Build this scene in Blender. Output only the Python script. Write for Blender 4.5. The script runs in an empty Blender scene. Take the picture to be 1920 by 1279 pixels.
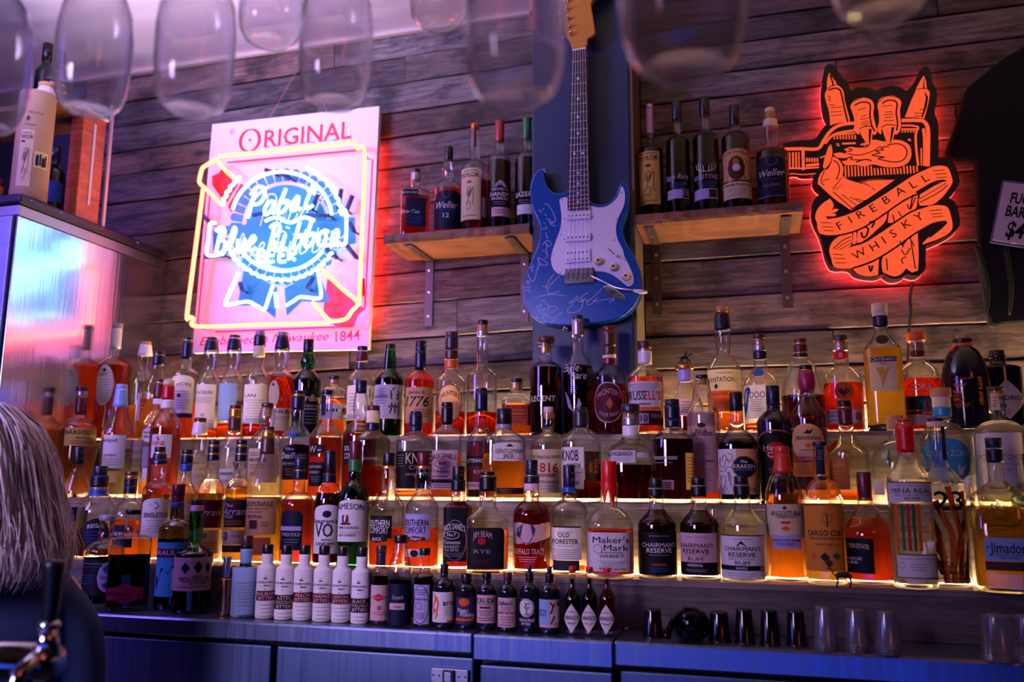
import bpy, bmesh, math, random
from mathutils import Vector, Matrix
random.seed(7)
S = bpy.context.scene
C = S.collection
# ------------------------------------------------------------ camera, world, lights, exposure
cam = bpy.data.cameras.new('camera'); cam_o = bpy.data.objects.new('camera', cam); C.objects.link(cam_o)
cam.sensor_width = 36; cam.lens = 30.035; cam.clip_start = .05
_cy, _sy = math.cos(.27616), math.sin(.27616); _cp, _sp = math.cos(.16872), math.sin(.16872)
_f = Vector((-_sy*_cp, _cy*_cp, _sp)); _r = Vector((_cy, _sy, 0)); _u = _r.cross(_f)
_r2 = _r*math.cos(.0045)+_u*math.sin(.0045); _u2 = _u*math.cos(.0045)-_r*math.sin(.0045)
cam_o.matrix_world = Matrix(((_r2.x, _u2.x, -_f.x, 0), (_r2.y, _u2.y, -_f.y, 0), (_r2.z, _u2.z, -_f.z, 1.15), (0, 0, 0, 1)))
cam.dof.use_dof = True; cam.dof.focus_distance = 1.82; cam.dof.aperture_fstop = 2.8
S.camera = cam_o
S.view_settings.view_transform = 'Standard'; S.view_settings.look = 'None'; S.view_settings.gamma = 1
S.view_settings.use_curve_mapping = False; S.view_settings.exposure = 0.0
S.cycles.use_denoising = True
S.cycles.max_bounces = 14; S.cycles.transmission_bounces = 12; S.cycles.transparent_max_bounces = 40
S.cycles.diffuse_bounces = 3; S.cycles.glossy_bounces = 5
S.cycles.caustics_reflective = False; S.cycles.caustics_refractive = False
S.cycles.sample_clamp_indirect = 4.0
W = bpy.data.worlds.new('world'); S.world = W; W.use_nodes = True
W.node_tree.nodes['Background'].inputs[0].default_value = (.25, .22, .5, 1); W.node_tree.nodes['Background'].inputs[1].default_value = .02
def lamp(name, loc, tgt, sx, sy, col, watts, spread=180):
    l = bpy.data.lights.new(name, 'AREA'); l.shape = 'RECTANGLE'; l.size = sx; l.size_y = sy; l.color = col; l.energy = watts; l.spread = math.radians(spread)
    o = bpy.data.objects.new(name, l); C.objects.link(o); o.location = loc
    o.rotation_euler = (Vector(tgt)-Vector(loc)).to_track_quat('-Z', 'Y').to_euler(); return o
LEDS = 85.0; LEDT = 240.0
SIGN_O = 1.0; SIGN_R = 14.0; NEON_F = 13.0; NEON_W = 3.0; NEON_B = 80.0
lamp('lavender_wash', (-2.5, -.2, 2.15), (-1.75, 2.25, 1.75), .8, .8, (.28, .15, 1.0), 18, 92)
lamp('lavender_room', (-1.6, -1.1, 1.7), (-.8, 1.7, .92), .7, .7, (.78, .57, 1.0), 4.8, 46)
lamp('ceiling_wash', (-1.75, .9, 2.15), (-1.5, 1.35, 2.53), .5, .4, (.60, .52, 1.0), 18, 96)
lamp('blue_low', (-.5, -.6, .45), (-.2, 1.6, .75), 2.6, .5, (.05, .11, .9), 2.4, 110)
lamp('warm_right', (1.3, -.5, 2.3), (.7, 2.2, 1.5), .5, .5, (1.0, .14, .12), 2.4)

# ------------------------------------------------------------ materials
PAL = dict(k='0b0b10', nv='0c1230', bl='24489a', bw='8fb0dc', w='e9e2dc', cr='e6cfa0', ck='c48a4c', o1='e8b078', o2='e08a2c', o3='d8603a', rd='c01418', rx='d80e0e', rf='c03018', rc='a02824', mr='5e1220', br='4c2a1e', gd='d09a3a', gy='8c8a96', pk='dcb0b4', lv='b8a8d8', gn='1c6a34', tl='2a93b0', sk='4ab4da', yl='e0b458', mg='a01a4c', sv='a8a8b4', cp='c06a3c', dg='26242c', pu='3c2c60', fr='f0e6d2', gb='a08840', red='d01420')
PAL.update({'or': 'e0641c', 'ro': 'd8501c', 'dk': '3a1a10'})
def lin(h):
    o = []
    for i in (0, 2, 4):
        v = int(h[i:i+2], 16)/255; o.append(v/12.92 if v <= .04045 else ((v+.055)/1.055)**2.4)
    return (*o, 1)
_M = {}
def pbr(name, col, rough=.5, metal=0, spec=.5, coat=0):
    if name in _M: return _M[name]
    m = bpy.data.materials.new(name); m.use_nodes = True; b = m.node_tree.nodes['Principled BSDF']
    b.inputs['Base Color'].default_value = lin(col) if isinstance(col, str) else (*col, 1)
    b.inputs['Roughness'].default_value = rough; b.inputs['Metallic'].default_value = metal; b.inputs['Specular IOR Level'].default_value = spec; b.inputs['Coat Weight'].default_value = coat
    _M[name] = m; return m
def paint(k):
    # paper and ink: a little of the light behind the bottle comes through
    if 'print_'+k in _M: return _M['print_'+k]
    m = pbr('print_'+k, PAL[k], .6, 0, .25); t = m.node_tree; N = t.nodes; K = t.links
    tl = N.new('ShaderNodeBsdfTranslucent'); tl.inputs[0].default_value = lin(PAL[k]); ms = N.new('ShaderNodeMixShader'); ms.inputs[0].default_value = .3
    K.new(N['Principled BSDF'].outputs[0], ms.inputs[1]); K.new(tl.outputs[0], ms.inputs[2]); K.new(ms.outputs[0], N['Material Output'].inputs[0]); return m
def capm(k):
    if k in ('sv', 'gd', 'cp'): return pbr('foil_'+k, PAL[k], .3, .8)
    return pbr('cap_'+k, PAL[k], .32 if k not in ('ck', 'cr') else .7)
def emit(name, col, st):
    if name in _M: return _M[name]
    m = bpy.data.materials.new(name); m.use_nodes = True; t = m.node_tree; t.nodes.clear()
    e = t.nodes.new('ShaderNodeEmission'); e.inputs[0].default_value = (*col, 1); e.inputs[1].default_value = st
    o = t.nodes.new('ShaderNodeOutputMaterial'); t.links.new(e.outputs[0], o.inputs[0]); _M[name] = m; return m
def film(name, col, edge=.4, gloss=.03, haze=0, bend=1.22):
    # thin glass wall: clear through the middle, denser at the rim, mirror-like at grazing angles
    if name in _M: return _M[name]
    m = bpy.data.materials.new(name); m.use_nodes = True; t = m.node_tree; N = t.nodes; K = t.links; N.clear()
    lw = N.new('ShaderNodeLayerWeight'); lw.inputs[0].default_value = .5
    pw = N.new('ShaderNodeMath'); pw.operation = 'POWER'; pw.inputs[1].default_value = 2.0; K.new(lw.outputs['Facing'], pw.inputs[0])
    mx = N.new('ShaderNodeMix'); mx.data_type = 'RGBA'; K.new(pw.outputs[0], mx.inputs['Factor'])
    mx.inputs['A'].default_value = (*col, 1); mx.inputs['B'].default_value = (*[c*edge for c in col], 1)
    tr = N.new('ShaderNodeBsdfTransparent'); K.new(mx.outputs['Result'], tr.inputs[0])
    gl = N.new('ShaderNodeBsdfGlossy'); gl.inputs['Roughness'].default_value = gloss
    p5 = N.new('ShaderNodeMath'); p5.operation = 'POWER'; p5.inputs[1].default_value = 3.6; K.new(lw.outputs['Facing'], p5.inputs[0])
    fr = N.new('ShaderNodeMath'); fr.operation = 'MULTIPLY_ADD'; fr.inputs[1].default_value = .85; fr.inputs[2].default_value = .07; K.new(p5.outputs[0], fr.inputs[0])
    rf = N.new('ShaderNodeBsdfRefraction'); rf.inputs['IOR'].default_value = bend; rf.inputs['Roughness'].default_value = .02; rf.inputs['Color'].default_value = (*[c**.5 for c in col], 1)
    pe = N.new('ShaderNodeMath'); pe.operation = 'POWER'; pe.inputs[1].default_value = 1.3; K.new(lw.outputs['Facing'], pe.inputs[0])
    wl = N.new('ShaderNodeMixShader'); K.new(pe.outputs[0], wl.inputs[0]); K.new(tr.outputs[0], wl.inputs[1]); K.new(rf.outputs[0], wl.inputs[2])
    ms = N.new('ShaderNodeMixShader'); K.new(fr.outputs[0], ms.inputs[0]); K.new(wl.outputs[0], ms.inputs[1]); K.new(gl.outputs[0], ms.inputs[2])
    if haze:
        dl = N.new('ShaderNodeBsdfTranslucent'); df = N.new('ShaderNodeBsdfDiffuse'); a2 = N.new('ShaderNodeMixShader'); K.new(dl.outputs[0], a2.inputs[1]); K.new(df.outputs[0], a2.inputs[2]); m2 = N.new('ShaderNodeMixShader'); m2.inputs[0].default_value = haze; K.new(ms.outputs[0], m2.inputs[1]); K.new(a2.outputs[0], m2.inputs[2]); ms = m2
    o = N.new('ShaderNodeOutputMaterial'); K.new(ms.outputs[0], o.inputs[0]); _M[name] = m; return m
def spirit(name, col, glow=.18):
    # the liquid: refracts, and scatters a little of the light that comes from behind it
    if name in _M: return _M[name]
    m = bpy.data.materials.new(name); m.use_nodes = True; t = m.node_tree; N = t.nodes; K = t.links; N.clear()
    g = N.new('ShaderNodeBsdfGlass'); g.inputs['Color'].default_value = (*col, 1); g.inputs['IOR'].default_value = 1.3; g.inputs['Roughness'].default_value = .03
    tl = N.new('ShaderNodeBsdfTranslucent'); tl.inputs[0].default_value = (*col, 1)
    ms = N.new('ShaderNodeMixShader'); ms.inputs[0].default_value = glow*.9; K.new(g.outputs[0], ms.inputs[1]); K.new(tl.outputs[0], ms.inputs[2])
    o = N.new('ShaderNodeOutputMaterial'); K.new(ms.outputs[0], o.inputs[0]); _M[name] = m; return m
GLASS = dict(cl=lambda: film('clear_glass', (.97, .97, .97)), gn=lambda: film('green_glass', (.12, .5, .16), .3), am=lambda: film('amber_glass', (.75, .42, .12), .4), wb=lambda: film('olive_glass', (.30, .30, .08), .3), pale=lambda: film('pale_glass', (.93, .93, .76)), tlg=lambda: film('teal_glass', (.62, .86, .88)),
    bk=lambda: pbr('black_glass', (.006, .006, .012), .08, 0, .6), pap=lambda: pbr('wrap_paper', 'd2cace', .8), pap2=lambda: pbr('wrap_paper_blue', '9cb4dc', .75), cpm=lambda: pbr('copper', 'd08a5c', .22, 1))
LIQ = dict(am=((.95, .48, .10), .34), gl=((.97, .66, .17), .38), ro=((.95, .25, .05), .34), rd=((.62, .10, .03), .26), dk=((.18, .04, .02), .12), pa=((.97, .86, .55), .2), cl=((.98, .98, .98), .02), bk=((.004, .004, .008), .0), gr=((.2, .6, .2), .1), dg=((.25, .12, .05), .06), gg=((.08, .36, .10), .12), gb=((.72, .46, .10), .16))
LIQ['or'] = ((.96, .38, .07), .34)
def wood(name, c1, c2, rough=.75, scale=1.0, stain=.5, vary=.35, bump=.25):
    if name in _M: return _M[name]
    m = bpy.data.materials.new(name); m.use_nodes = True; t = m.node_tree; N = t.nodes; K = t.links; b = N['Principled BSDF']
    tc = N.new('ShaderNodeTexCoord'); oi = N.new('ShaderNodeObjectInfo')
    ad = N.new('ShaderNodeVectorMath'); ad.operation = 'MULTIPLY_ADD'; K.new(oi.outputs['Random'], ad.inputs[0]); ad.inputs[1].default_value = (37, 11, 53); K.new(tc.outputs['Object'], ad.inputs[2])
    mp = N.new('ShaderNodeMapping'); mp.inputs['Scale'].default_value = (6*scale, 14*scale, 62*scale); K.new(ad.outputs[0], mp.inputs[0])
    n1 = N.new('ShaderNodeTexNoise'); n1.inputs['Scale'].default_value = 1; n1.inputs['Detail'].default_value = 7; n1.inputs['Roughness'].default_value = .65; n1.inputs['Distortion'].default_value = 1.1; K.new(mp.outputs[0], n1.inputs[0])
    r1 = N.new('ShaderNodeValToRGB'); r1.color_ramp.elements[0].position = .32; r1.color_ramp.elements[1].position = .72; r1.color_ramp.elements[0].color = (*c1, 1); r1.color_ramp.elements[1].color = (*c2, 1); K.new(n1.outputs[0], r1.inputs[0])
    mp2 = N.new('ShaderNodeMapping'); mp2.inputs['Scale'].default_value = (5.5, 3, 8); K.new(ad.outputs[0], mp2.inputs[0])
    n2 = N.new('ShaderNodeTexNoise'); n2.inputs['Scale'].default_value = 1.1; n2.inputs['Detail'].default_value = 6; n2.inputs['Roughness'].default_value = .62; K.new(mp2.outputs[0], n2.inputs[0])
    r2 = N.new('ShaderNodeValToRGB'); r2.color_ramp.elements[0].position = .36; r2.color_ramp.elements[1].position = .52; r2.color_ramp.elements[0].color = (1-stain, 1-stain, 1-stain, 1); r2.color_ramp.elements[1].color = (1, 1, 1, 1); K.new(n2.outputs[0], r2.inputs[0])
    mu = N.new('ShaderNodeMix'); mu.data_type = 'RGBA'; mu.blend_type = 'MULTIPLY'; mu.inputs['Factor'].default_value = 1; K.new(r1.outputs[0], mu.inputs['A']); K.new(r2.outputs[0], mu.inputs['B'])
    mr = N.new('ShaderNodeMapRange'); mr.inputs['To Min'].default_value = 1-vary; mr.inputs['To Max'].default_value = 1+vary; K.new(oi.outputs['Random'], mr.inputs['Value'])
    hs = N.new('ShaderNodeHueSaturation'); sr = N.new('ShaderNodeMapRange'); sr.inputs['To Min'].default_value = .6 if vary > .2 else 1; sr.inputs['To Max'].default_value = 1.7 if vary > .2 else 1; wn = N.new('ShaderNodeTexWhiteNoise'); wn.noise_dimensions = '1D'; K.new(oi.outputs['Random'], wn.inputs['W']); K.new(wn.outputs['Value'], sr.inputs['Value']); K.new(sr.outputs[0], hs.inputs['Saturation']); K.new(mu.outputs['Result'], hs.inputs['Color']); K.new(mr.outputs[0], hs.inputs['Value'])
    K.new(hs.outputs[0], b.inputs['Base Color']); b.inputs['Roughness'].default_value = rough
    bp = N.new('ShaderNodeBump'); bp.inputs['Strength'].default_value = bump; bp.inputs['Distance'].default_value = .004; K.new(n1.outputs[0], bp.inputs['Height']); K.new(bp.outputs[0], b.inputs['Normal'])
    _M[name] = m; return m
def brushed(name, col, rough=.25, axis=2, bump=.02, metal=1.0):
    if name in _M: return _M[name]
    m = bpy.data.materials.new(name); m.use_nodes = True; t = m.node_tree; N = t.nodes; K = t.links; b = N['Principled BSDF']
    b.inputs['Base Color'].default_value = (*col, 1); b.inputs['Metallic'].default_value = metal
    tc = N.new('ShaderNodeTexCoord'); mp = N.new('ShaderNodeMapping'); sc = [3, 3, 3]; sc[axis] = 90; mp.inputs['Scale'].default_value = sc; K.new(tc.outputs['Object'], mp.inputs[0])
    n = N.new('ShaderNodeTexNoise'); n.inputs['Scale'].default_value = 1.2; n.inputs['Detail'].default_value = 4; K.new(mp.outputs[0], n.inputs[0])
    mr = N.new('ShaderNodeMapRange'); mr.inputs['To Min'].default_value = rough*.7; mr.inputs['To Max'].default_value = rough*1.4; K.new(n.outputs[0], mr.inputs['Value']); K.new(mr.outputs[0], b.inputs['Roughness'])
    bp = N.new('ShaderNodeBump'); bp.inputs['Strength'].default_value = bump; bp.inputs['Distance'].default_value = .01; K.new(n.outputs[0], bp.inputs['Height']); K.new(bp.outputs[0], b.inputs['Normal'])
    _M[name] = m; return m
# ------------------------------------------------------------ helpers
def link(name, verts, faces, mats, parent=None, smooth=False, fm=None, loc=None):
    me = bpy.data.meshes.new(name); me.from_pydata([tuple(v) for v in verts], [], faces)
    for m in (mats if isinstance(mats, (list, tuple)) else [mats]): me.materials.append(m)
    if fm: me.polygons.foreach_set('material_index', fm)
    if smooth: me.polygons.foreach_set('use_smooth', [True]*len(me.polygons))
    me.update(); o = bpy.data.objects.new(name, me); C.objects.link(o)
    if parent: o.parent = parent
    if loc: o.location = loc
    return o
def tag(o, label=None, cat=None, group=None, kind=None):
    if label: o['label'] = label
    if cat: o['category'] = cat
    if group: o['group'] = group
    if kind: o['kind'] = kind
    return o
def empty(name, loc=(0, 0, 0), rz=0):
    o = bpy.data.objects.new(name, None); o.empty_display_size = .02; C.objects.link(o); o.location = loc; o.rotation_euler = (0, 0, rz); return o
class MB:
    def __init__(s): s.v = []; s.f = []; s.m = []
    def add(s, v, f, mi=0):
        n = len(s.v); s.v += [tuple(p) for p in v]; s.f += [tuple(i+n for i in q) for q in f]; s.m += [mi]*len(f); return s
    def box(s, x0, x1, y0, y1, z0, z1, mi=0):
        return s.add([(x0, y0, z0), (x1, y0, z0), (x1, y1, z0), (x0, y1, z0), (x0, y0, z1), (x1, y0, z1), (x1, y1, z1), (x0, y1, z1)], [(0, 3, 2, 1), (4, 5, 6, 7), (0, 1, 5, 4), (1, 2, 6, 5), (2, 3, 7, 6), (3, 0, 4, 7)], mi)
    def bbox(s, x0, x1, y0, y1, z0, z1, b, mi=0):
        # box with chamfered edges
        bm = bmesh.new(); bmesh.ops.create_cube(bm, size=1)
        for v in bm.verts: v.co = Vector(((x0+x1)/2+v.co.x*(x1-x0), (y0+y1)/2+v.co.y*(y1-y0), (z0+z1)/2+v.co.z*(z1-z0)))
        bmesh.ops.bevel(bm, geom=bm.edges[:], offset=b, segments=2, affect='EDGES', profile=.5)
        bm.verts.index_update(); s.add([v.co[:] for v in bm.verts], [[v.index for v in f.verts] for f in bm.faces], mi); bm.free(); return s
    def tube(s, pts, r, seg=8, mi=0, caps=True, closed=False):
        pts = [Vector(p) for p in pts]; n = len(pts); rs = r if isinstance(r, (list, tuple)) else [r]*n
        b = len(s.v); up = None; V = []; Fc = []
        for i, p in enumerate(pts):
            d = (pts[(i+1) % n]-pts[i-1]) if closed else (pts[min(i+1, n-1)]-pts[max(i-1, 0)])
            d = d.normalized() if d.length > 1e-9 else Vector((0, 0, 1))
            if up is None: up = Vector((0, 0, 1)) if abs(d.z) < .9 else Vector((0, 1, 0))
            a = d.cross(up); a = a.normalized() if a.length > 1e-6 else d.orthogonal().normalized()
            up = a.cross(d).normalized()
            for k in range(seg):
                t = 2*math.pi*k/seg; V.append(p+(a*math.cos(t)+up*math.sin(t))*rs[i])
        for i in range(n if closed else n-1):
            j = (i+1) % n
            for k in range(seg): Fc.append((i*seg+k, i*seg+(k+1) % seg, j*seg+(k+1) % seg, j*seg+k))
        if caps and not closed: Fc += [tuple(range(seg))[::-1], tuple((n-1)*seg+k for k in range(seg))]
        return s.add(V, Fc, mi)
    def lathe(s, pr, seg=24, mi=0, o=(0, 0, 0), axis='z'):
        V = []; Fc = []
        for r, z in pr:
            for k in range(seg):
                t = 2*math.pi*k/seg
                p = (r*math.cos(t), r*math.sin(t), z) if axis == 'z' else (r*math.cos(t), -z, r*math.sin(t))
                V.append((p[0]+o[0], p[1]+o[1], p[2]+o[2]))
        for i in range(len(pr)-1):
            for k in range(seg): Fc.append((i*seg+k, i*seg+(k+1) % seg, (i+1)*seg+(k+1) % seg, (i+1)*seg+k))
        if pr[0][0] > 1e-5: Fc.append(tuple(range(seg))[::-1])
        if pr[-1][0] > 1e-5: Fc.append(tuple((len(pr)-1)*seg+k for k in range(seg)))
        return s.add(V, Fc, mi)
    def prism(s, poly, y0, y1, mi=0):
        # outline in (x, z), front face at y0
        n = len(poly); V = [(x, y0, z) for x, z in poly]+[(x, y1, z) for x, z in poly]
        return s.add(V, [tuple(range(n)), tuple(range(2*n-1, n-1, -1))]+[(i, n+i, n+(i+1) % n, (i+1) % n) for i in range(n)], mi)
    def stroke(s, path, w, y, mi=0):
        # flat ribbon along a path of (x, z) at depth y, pointed if w is a list
        n = len(path); L = []; R_ = []
        for i in range(n):
            a = path[max(i-1, 0)]; b = path[min(i+1, n-1)]; dx, dz = b[0]-a[0], b[1]-a[1]; l = math.hypot(dx, dz) or 1
            ww = (w[i] if isinstance(w, list) else w)/2
            L.append((path[i][0]-dz/l*ww, y, path[i][1]+dx/l*ww)); R_.append((path[i][0]+dz/l*ww, y, path[i][1]-dx/l*ww))
        return s.add(L+R_, [(i, i+1, n+i+1, n+i) for i in range(n-1)], mi)
    def build(s, name, mats, parent=None, smooth=False, loc=None): return link(name, s.v, s.f, mats, parent, smooth, s.m, loc)
def spline(pts, n=6, closed=False):
    P = [Vector(p) for p in pts]; m = len(P); out = []
    for i in range(m if closed else m-1):
        a = P[i-1] if (closed or i > 0) else P[0]; b = P[i]; c = P[(i+1) % m]; d = P[(i+2) % m] if (closed or i+2 < m) else P[-1]
        for k in range(n):
            t = k/n; out.append(.5*((2*b)+(c-a)*t+(2*a-5*b+4*c-d)*t*t+(3*b-a-3*c+d)*t**3))
    if not closed: out.append(P[-1])
    return [tuple(p) for p in out]
# text: the built-in font turned into flat geometry, one unit of cap height
_T = {}
def glyphs(s, bold=1, it=0):
    key = (s, bold, it)
    if key in _T: return _T[key]
    cu = bpy.data.curves.new('t', 'FONT'); cu.body = s; cu.size = 1; cu.resolution_u = 2; cu.fill_mode = 'FRONT'; cu.offset = 0 if ('M' in s or 'W' in s) else .010*bold; cu.shear = it
    ob = bpy.data.objects.new('t', cu); me = bpy.data.meshes.new_from_object(ob)
    v = [(p.co.x, p.co.y) for p in me.vertices]; f = [tuple(p.vertices) for p in me.polygons]
    bpy.data.objects.remove(ob); bpy.data.curves.remove(cu); bpy.data.meshes.remove(me)
    x0 = min((p[0] for p in v), default=0); x1 = max((p[0] for p in v), default=1)
    k = 1/.70
    r = ([((x-x0)*k, y*k) for x, y in v], f, (x1-x0)*k); _T[key] = r; return r
def prof(P,z):
    # outer radius of the glass at height z; P=(R,zs,zn,rn,extra,zt,st,taper) metric
    R,zs,zn,rn,bul,zt,st,tap=P
    rb=tap if tap else rn
    if z<=zs:
        k=0.006
        return R*(0.9+0.1*math.sqrt(max(0,1-(1-min(1,z/k))**2))) if z<k else R
    if z<zn:
        t=(z-zs)/max(1e-6,zn-zs)
        e=math.sqrt(max(0,1-t*t)); c=.5+.5*math.cos(math.pi*t); l=1-t
        w={'r':.75*e+.25*c,'c':.15*e+.85*c,'l':.7*l+.3*c,'m':.5*e+.5*c}[st]
        return rb+(R-rb)*w
    t=min(1,(z-zn)/max(1e-6,zt-zn))
    if bul: return rn+(bul-rn)*math.sin(math.pi*min(1,max(0,t)))**1.2
    if tap: return tap+(rn-tap)*(t*t*(3-2*t)*.5+.5*t)
    return rn

UNIT = dict(
 yamazaki=('k', .09, [[(.5, 1), (.5, .66)], [(.12, .86), (.14, .62), (.88, .66), (.86, .88)], [(.2, .45), (.2, .2)], [(.05, .36), (.07, .16), (.36, .2), (.35, .38)], [(.45, .44), (.98, .47)], [(.72, .54), (.68, .4), (.5, .34)], [(.72, .44), (.92, .34)], [(.4, .28), (1, .3)], [(.52, .22), (.74, .22), (.72, .1), (.52, .1), (.52, .22)], [(.9, .3), (.9, .02), (.78, .05)]]),
 hakushu=('k', .10, [[(.45, 1), (.3, .9)], [(.15, .86), (.2, .56)], [(.15, .86), (.85, .88), (.8, .56)], [(.2, .72), (.78, .73)], [(.2, .57), (.8, .58)], [(.25, .44), (.22, .2), (.08, .02)], [(.55, .42), (.54, .05)], [(.9, .46), (.9, 0)], [(.02, .32), (.1, .24)], [(.36, .34), (.42, .24)], [(.68, .34), (.74, .24)]]),
 kraken=('pu', .035, [spline([(.5, .95), (.75, .9), (.7, .75), (.45, .8), (.3, .6), (.1, .7), (.15, .85)], 4), spline([(.05, .55), (.3, .5), (.5, .62), (.8, .6), (.95, .75)], 4), spline([(.1, .3), (.25, .42), (.4, .3), (.3, .15), (.45, .1)], 4), [(.5, .5), (.55, .3), (.75, .05)], [(.6, .5), (.7, .3), (.95, .15)], [(.55, .5), (.65, .2), (.85, .08)], spline([(.2, .75), (.35, .92), (.5, .8), (.6, .7)], 4), spline([(.05, .45), (.15, .3), (.1, .15), (.25, .05)], 4)]),
 flame=('or', .16, [spline([(.4, .3), (.2, .5), (.5, .75), (.35, 1)], 4), spline([(.6, .35), (.8, .6), (.6, .9)], 4), spline([(.3, .2), (.5, .4), (.7, .25), (.5, .05)], 4)]),
 chalice=('k', .1, [spline([(.2, .95), (.5, .8), (.3, .65), (.7, .55)], 4), [(.15, .6), (.5, .42), (.85, .6)], [(.5, .42), (.5, .1)], [(.25, .05), (.75, .05)], spline([(.5, .8), (.7, .9), (.8, .8)], 3)]),
 leaves=('k', .1, [[(.1, .1), (.4, .4)], [(.1, .5), (.4, .9)], [(.5, .6), (.8, .95)], [(.5, .1), (.9, .25)], [(.6, .95), (.95, .8)], [(.05, .95), (.3, .75)]]),
 antlers=('w', .03, [spline([(.48, 0), (.3, .1), (.1, .4), (.06, .8)], 4), [(.3, .1), (.26, .8)], [(.2, .2), (.16, .9)], [(.4, .05), (.38, .6)], spline([(.52, 0), (.7, .1), (.9, .4), (.94, .8)], 4), [(.7, .1), (.74, .8)], [(.8, .2), (.84, .9)], [(.6, .05), (.62, .6)]]),
 signature=('br', .05, [spline([(.2, .1), (.5, .05), (.6, .3), (.3, .35), (.2, .2), (.4, .5), (.3, .7), (.6, .75), (.5, .95), (.2, .85)], 4), spline([(.55, .6), (.8, .95), (.85, .6), (.8, .3), (.95, .2)], 4), spline([(.15, .6), (.35, .85), (.45, .55), (.55, .8)], 4)]),
 scribble=('cr', .06, [spline([(.1, .2), (.3, .8), (.4, .3), (.6, .9), (.7, .3), (.95, .6)], 4), spline([(.05, .5), (.4, .6), (.9, .2)], 4)]),
 diamond_mr=('mr', .035, [[(.0, .5), (.5, 1), (1, .5), (.5, 0), (0, .5)], [(.22, .28), (.78, .28)], [(.42, .78), (.58, .78)], [(.42, .84), (.58, .84)]]),
 diamond_nv=('nv', .035, [[(.0, .5), (.5, 1), (1, .5), (.5, 0), (0, .5)], [(.22, .28), (.78, .28)], [(.42, .78), (.58, .78)], [(.42, .84), (.58, .84)]]),
 agave=('or', .1, [[(.3, .0), (.2, .4), (.05, .75)], [(.5, .0), (.42, .5), (.1, .95)], [(.6, .0), (.62, .5), (.4, .85)], [(.7, .0), (.78, .45), (.6, 1)], [(.8, 0), (.95, .5), (.85, .95)], [(.45, .1), (.25, .35), (.0, .45)], [(.5, .25), (.2, .5), (.05, .6)], [(.55, .1), (.7, .35), (.9, .7)]]))
class Skin:
    # maps label coordinates (s along the surface, z up) of one bottle to its glass
    def __init__(s, P, n, dp): s.P, s.n, s.dp = P, n, dp
    def pt(s, a, z, rref, off):
        r = prof(s.P, max(.0005, z))
        if s.n > 2.2 and r > s.P[3]*1.35:
            x = max(-.975*r, min(.975*r, a)); return (x, -r*s.dp*(1-abs(x/r)**s.n)**(1/s.n)-off, z)
        t = a/rref; return ((r+off)*math.sin(t), -(r+off)*math.cos(t), z)
def shape_fn(sh):
    # half-outline of a label: fraction of width -> (bottom, top) fractions of height
    if sh == 'o': return lambda t: (.5-.5*math.sqrt(max(0, 1-(2*t-1)**2)), .5+.5*math.sqrt(max(0, 1-(2*t-1)**2)))
    if sh == 'd': return lambda t: (.5*abs(2*t-1), 1-.5*abs(2*t-1))
    if sh == 'a': return lambda t: (0, .86+.14*math.sqrt(max(0, 1-(2*t-1)**2)))
    if sh == 'h': return lambda t: (.2*min(1, abs(2*t-1)*1.6), 1-.2*min(1, abs(2*t-1)*1.6))
    if sh == 'h2': return lambda t: (.0, 1 if .06 < t < .94 else .93)
    if sh == 't': return lambda t: ((.05+.25*max(0, t-.4)/.6*1.2+.02*math.sin(40*t)) if t > .4 else .05+.03*math.sin(30*t), .92+.05*math.sin(9*t)+.02*math.sin(37*t))
    return lambda t: (0, 1)
def put_area(mb, sk, sh, a0, a1, z0, z1, rref, off, mi):
    fn = shape_fn(sh); n = 14 if sh not in ('r', '') else max(2, int(abs(a1-a0)/.006)+1); n = min(n, 16)
    m = 3 if (z1-z0) > .03 else 1
    V = []; Fc = []
    for i in range(n+1):
        b, t = fn(i/n)
        for j in range(m+1):
            f = b+(t-b)*j/m; V.append(sk.pt(a0+(a1-a0)*i/n, z0+(z1-z0)*f, rref, off))
    for i in range(n):
        for j in range(m): k = i*(m+1)+j; Fc.append((k, k+m+1, k+m+2, k+1))
    mb.add(V, Fc, mi)
def put_stroke(mb, sk, path, w, rref, off, mi):
    n = len(path); A = []; B_ = []
    for i in range(n):
        a = path[max(i-1, 0)]; b = path[min(i+1, n-1)]; dx, dz = b[0]-a[0], b[1]-a[1]; l = math.hypot(dx, dz) or 1
        A.append(sk.pt(path[i][0]-dz/l*w/2, path[i][1]+dx/l*w/2, rref, off)); B_.append(sk.pt(path[i][0]+dz/l*w/2, path[i][1]-dx/l*w/2, rref, off))
    mb.add(A+B_, [(i, n+i, n+i+1, i+1) for i in range(n-1)], mi)
def put_text(mb, sk, it, rref, off, mi):
    _, s, a0, a1, zc, h, col, fit, ital, bold, arc, vert = it
    v, f, w = glyphs(s, bold, ital); cw = a1-a0
    if vert:
        k = h; mb.add([sk.pt((a0+a1)/2+(y-.5)*k, zc-(x-w/2)*k*.8, rref, off) for x, y in v], f, mi); return
    wx = cw if fit else min(w*h, cw); x0 = a0 if fit else (a0+a1)/2-wx/2
    mb.add([sk.pt(x0+x/w*wx, zc+(y-.5)*h+arc*(1-(2*x/w-1)**2)-arc*.5, rref, off) for x, y in v], f, mi)
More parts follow.
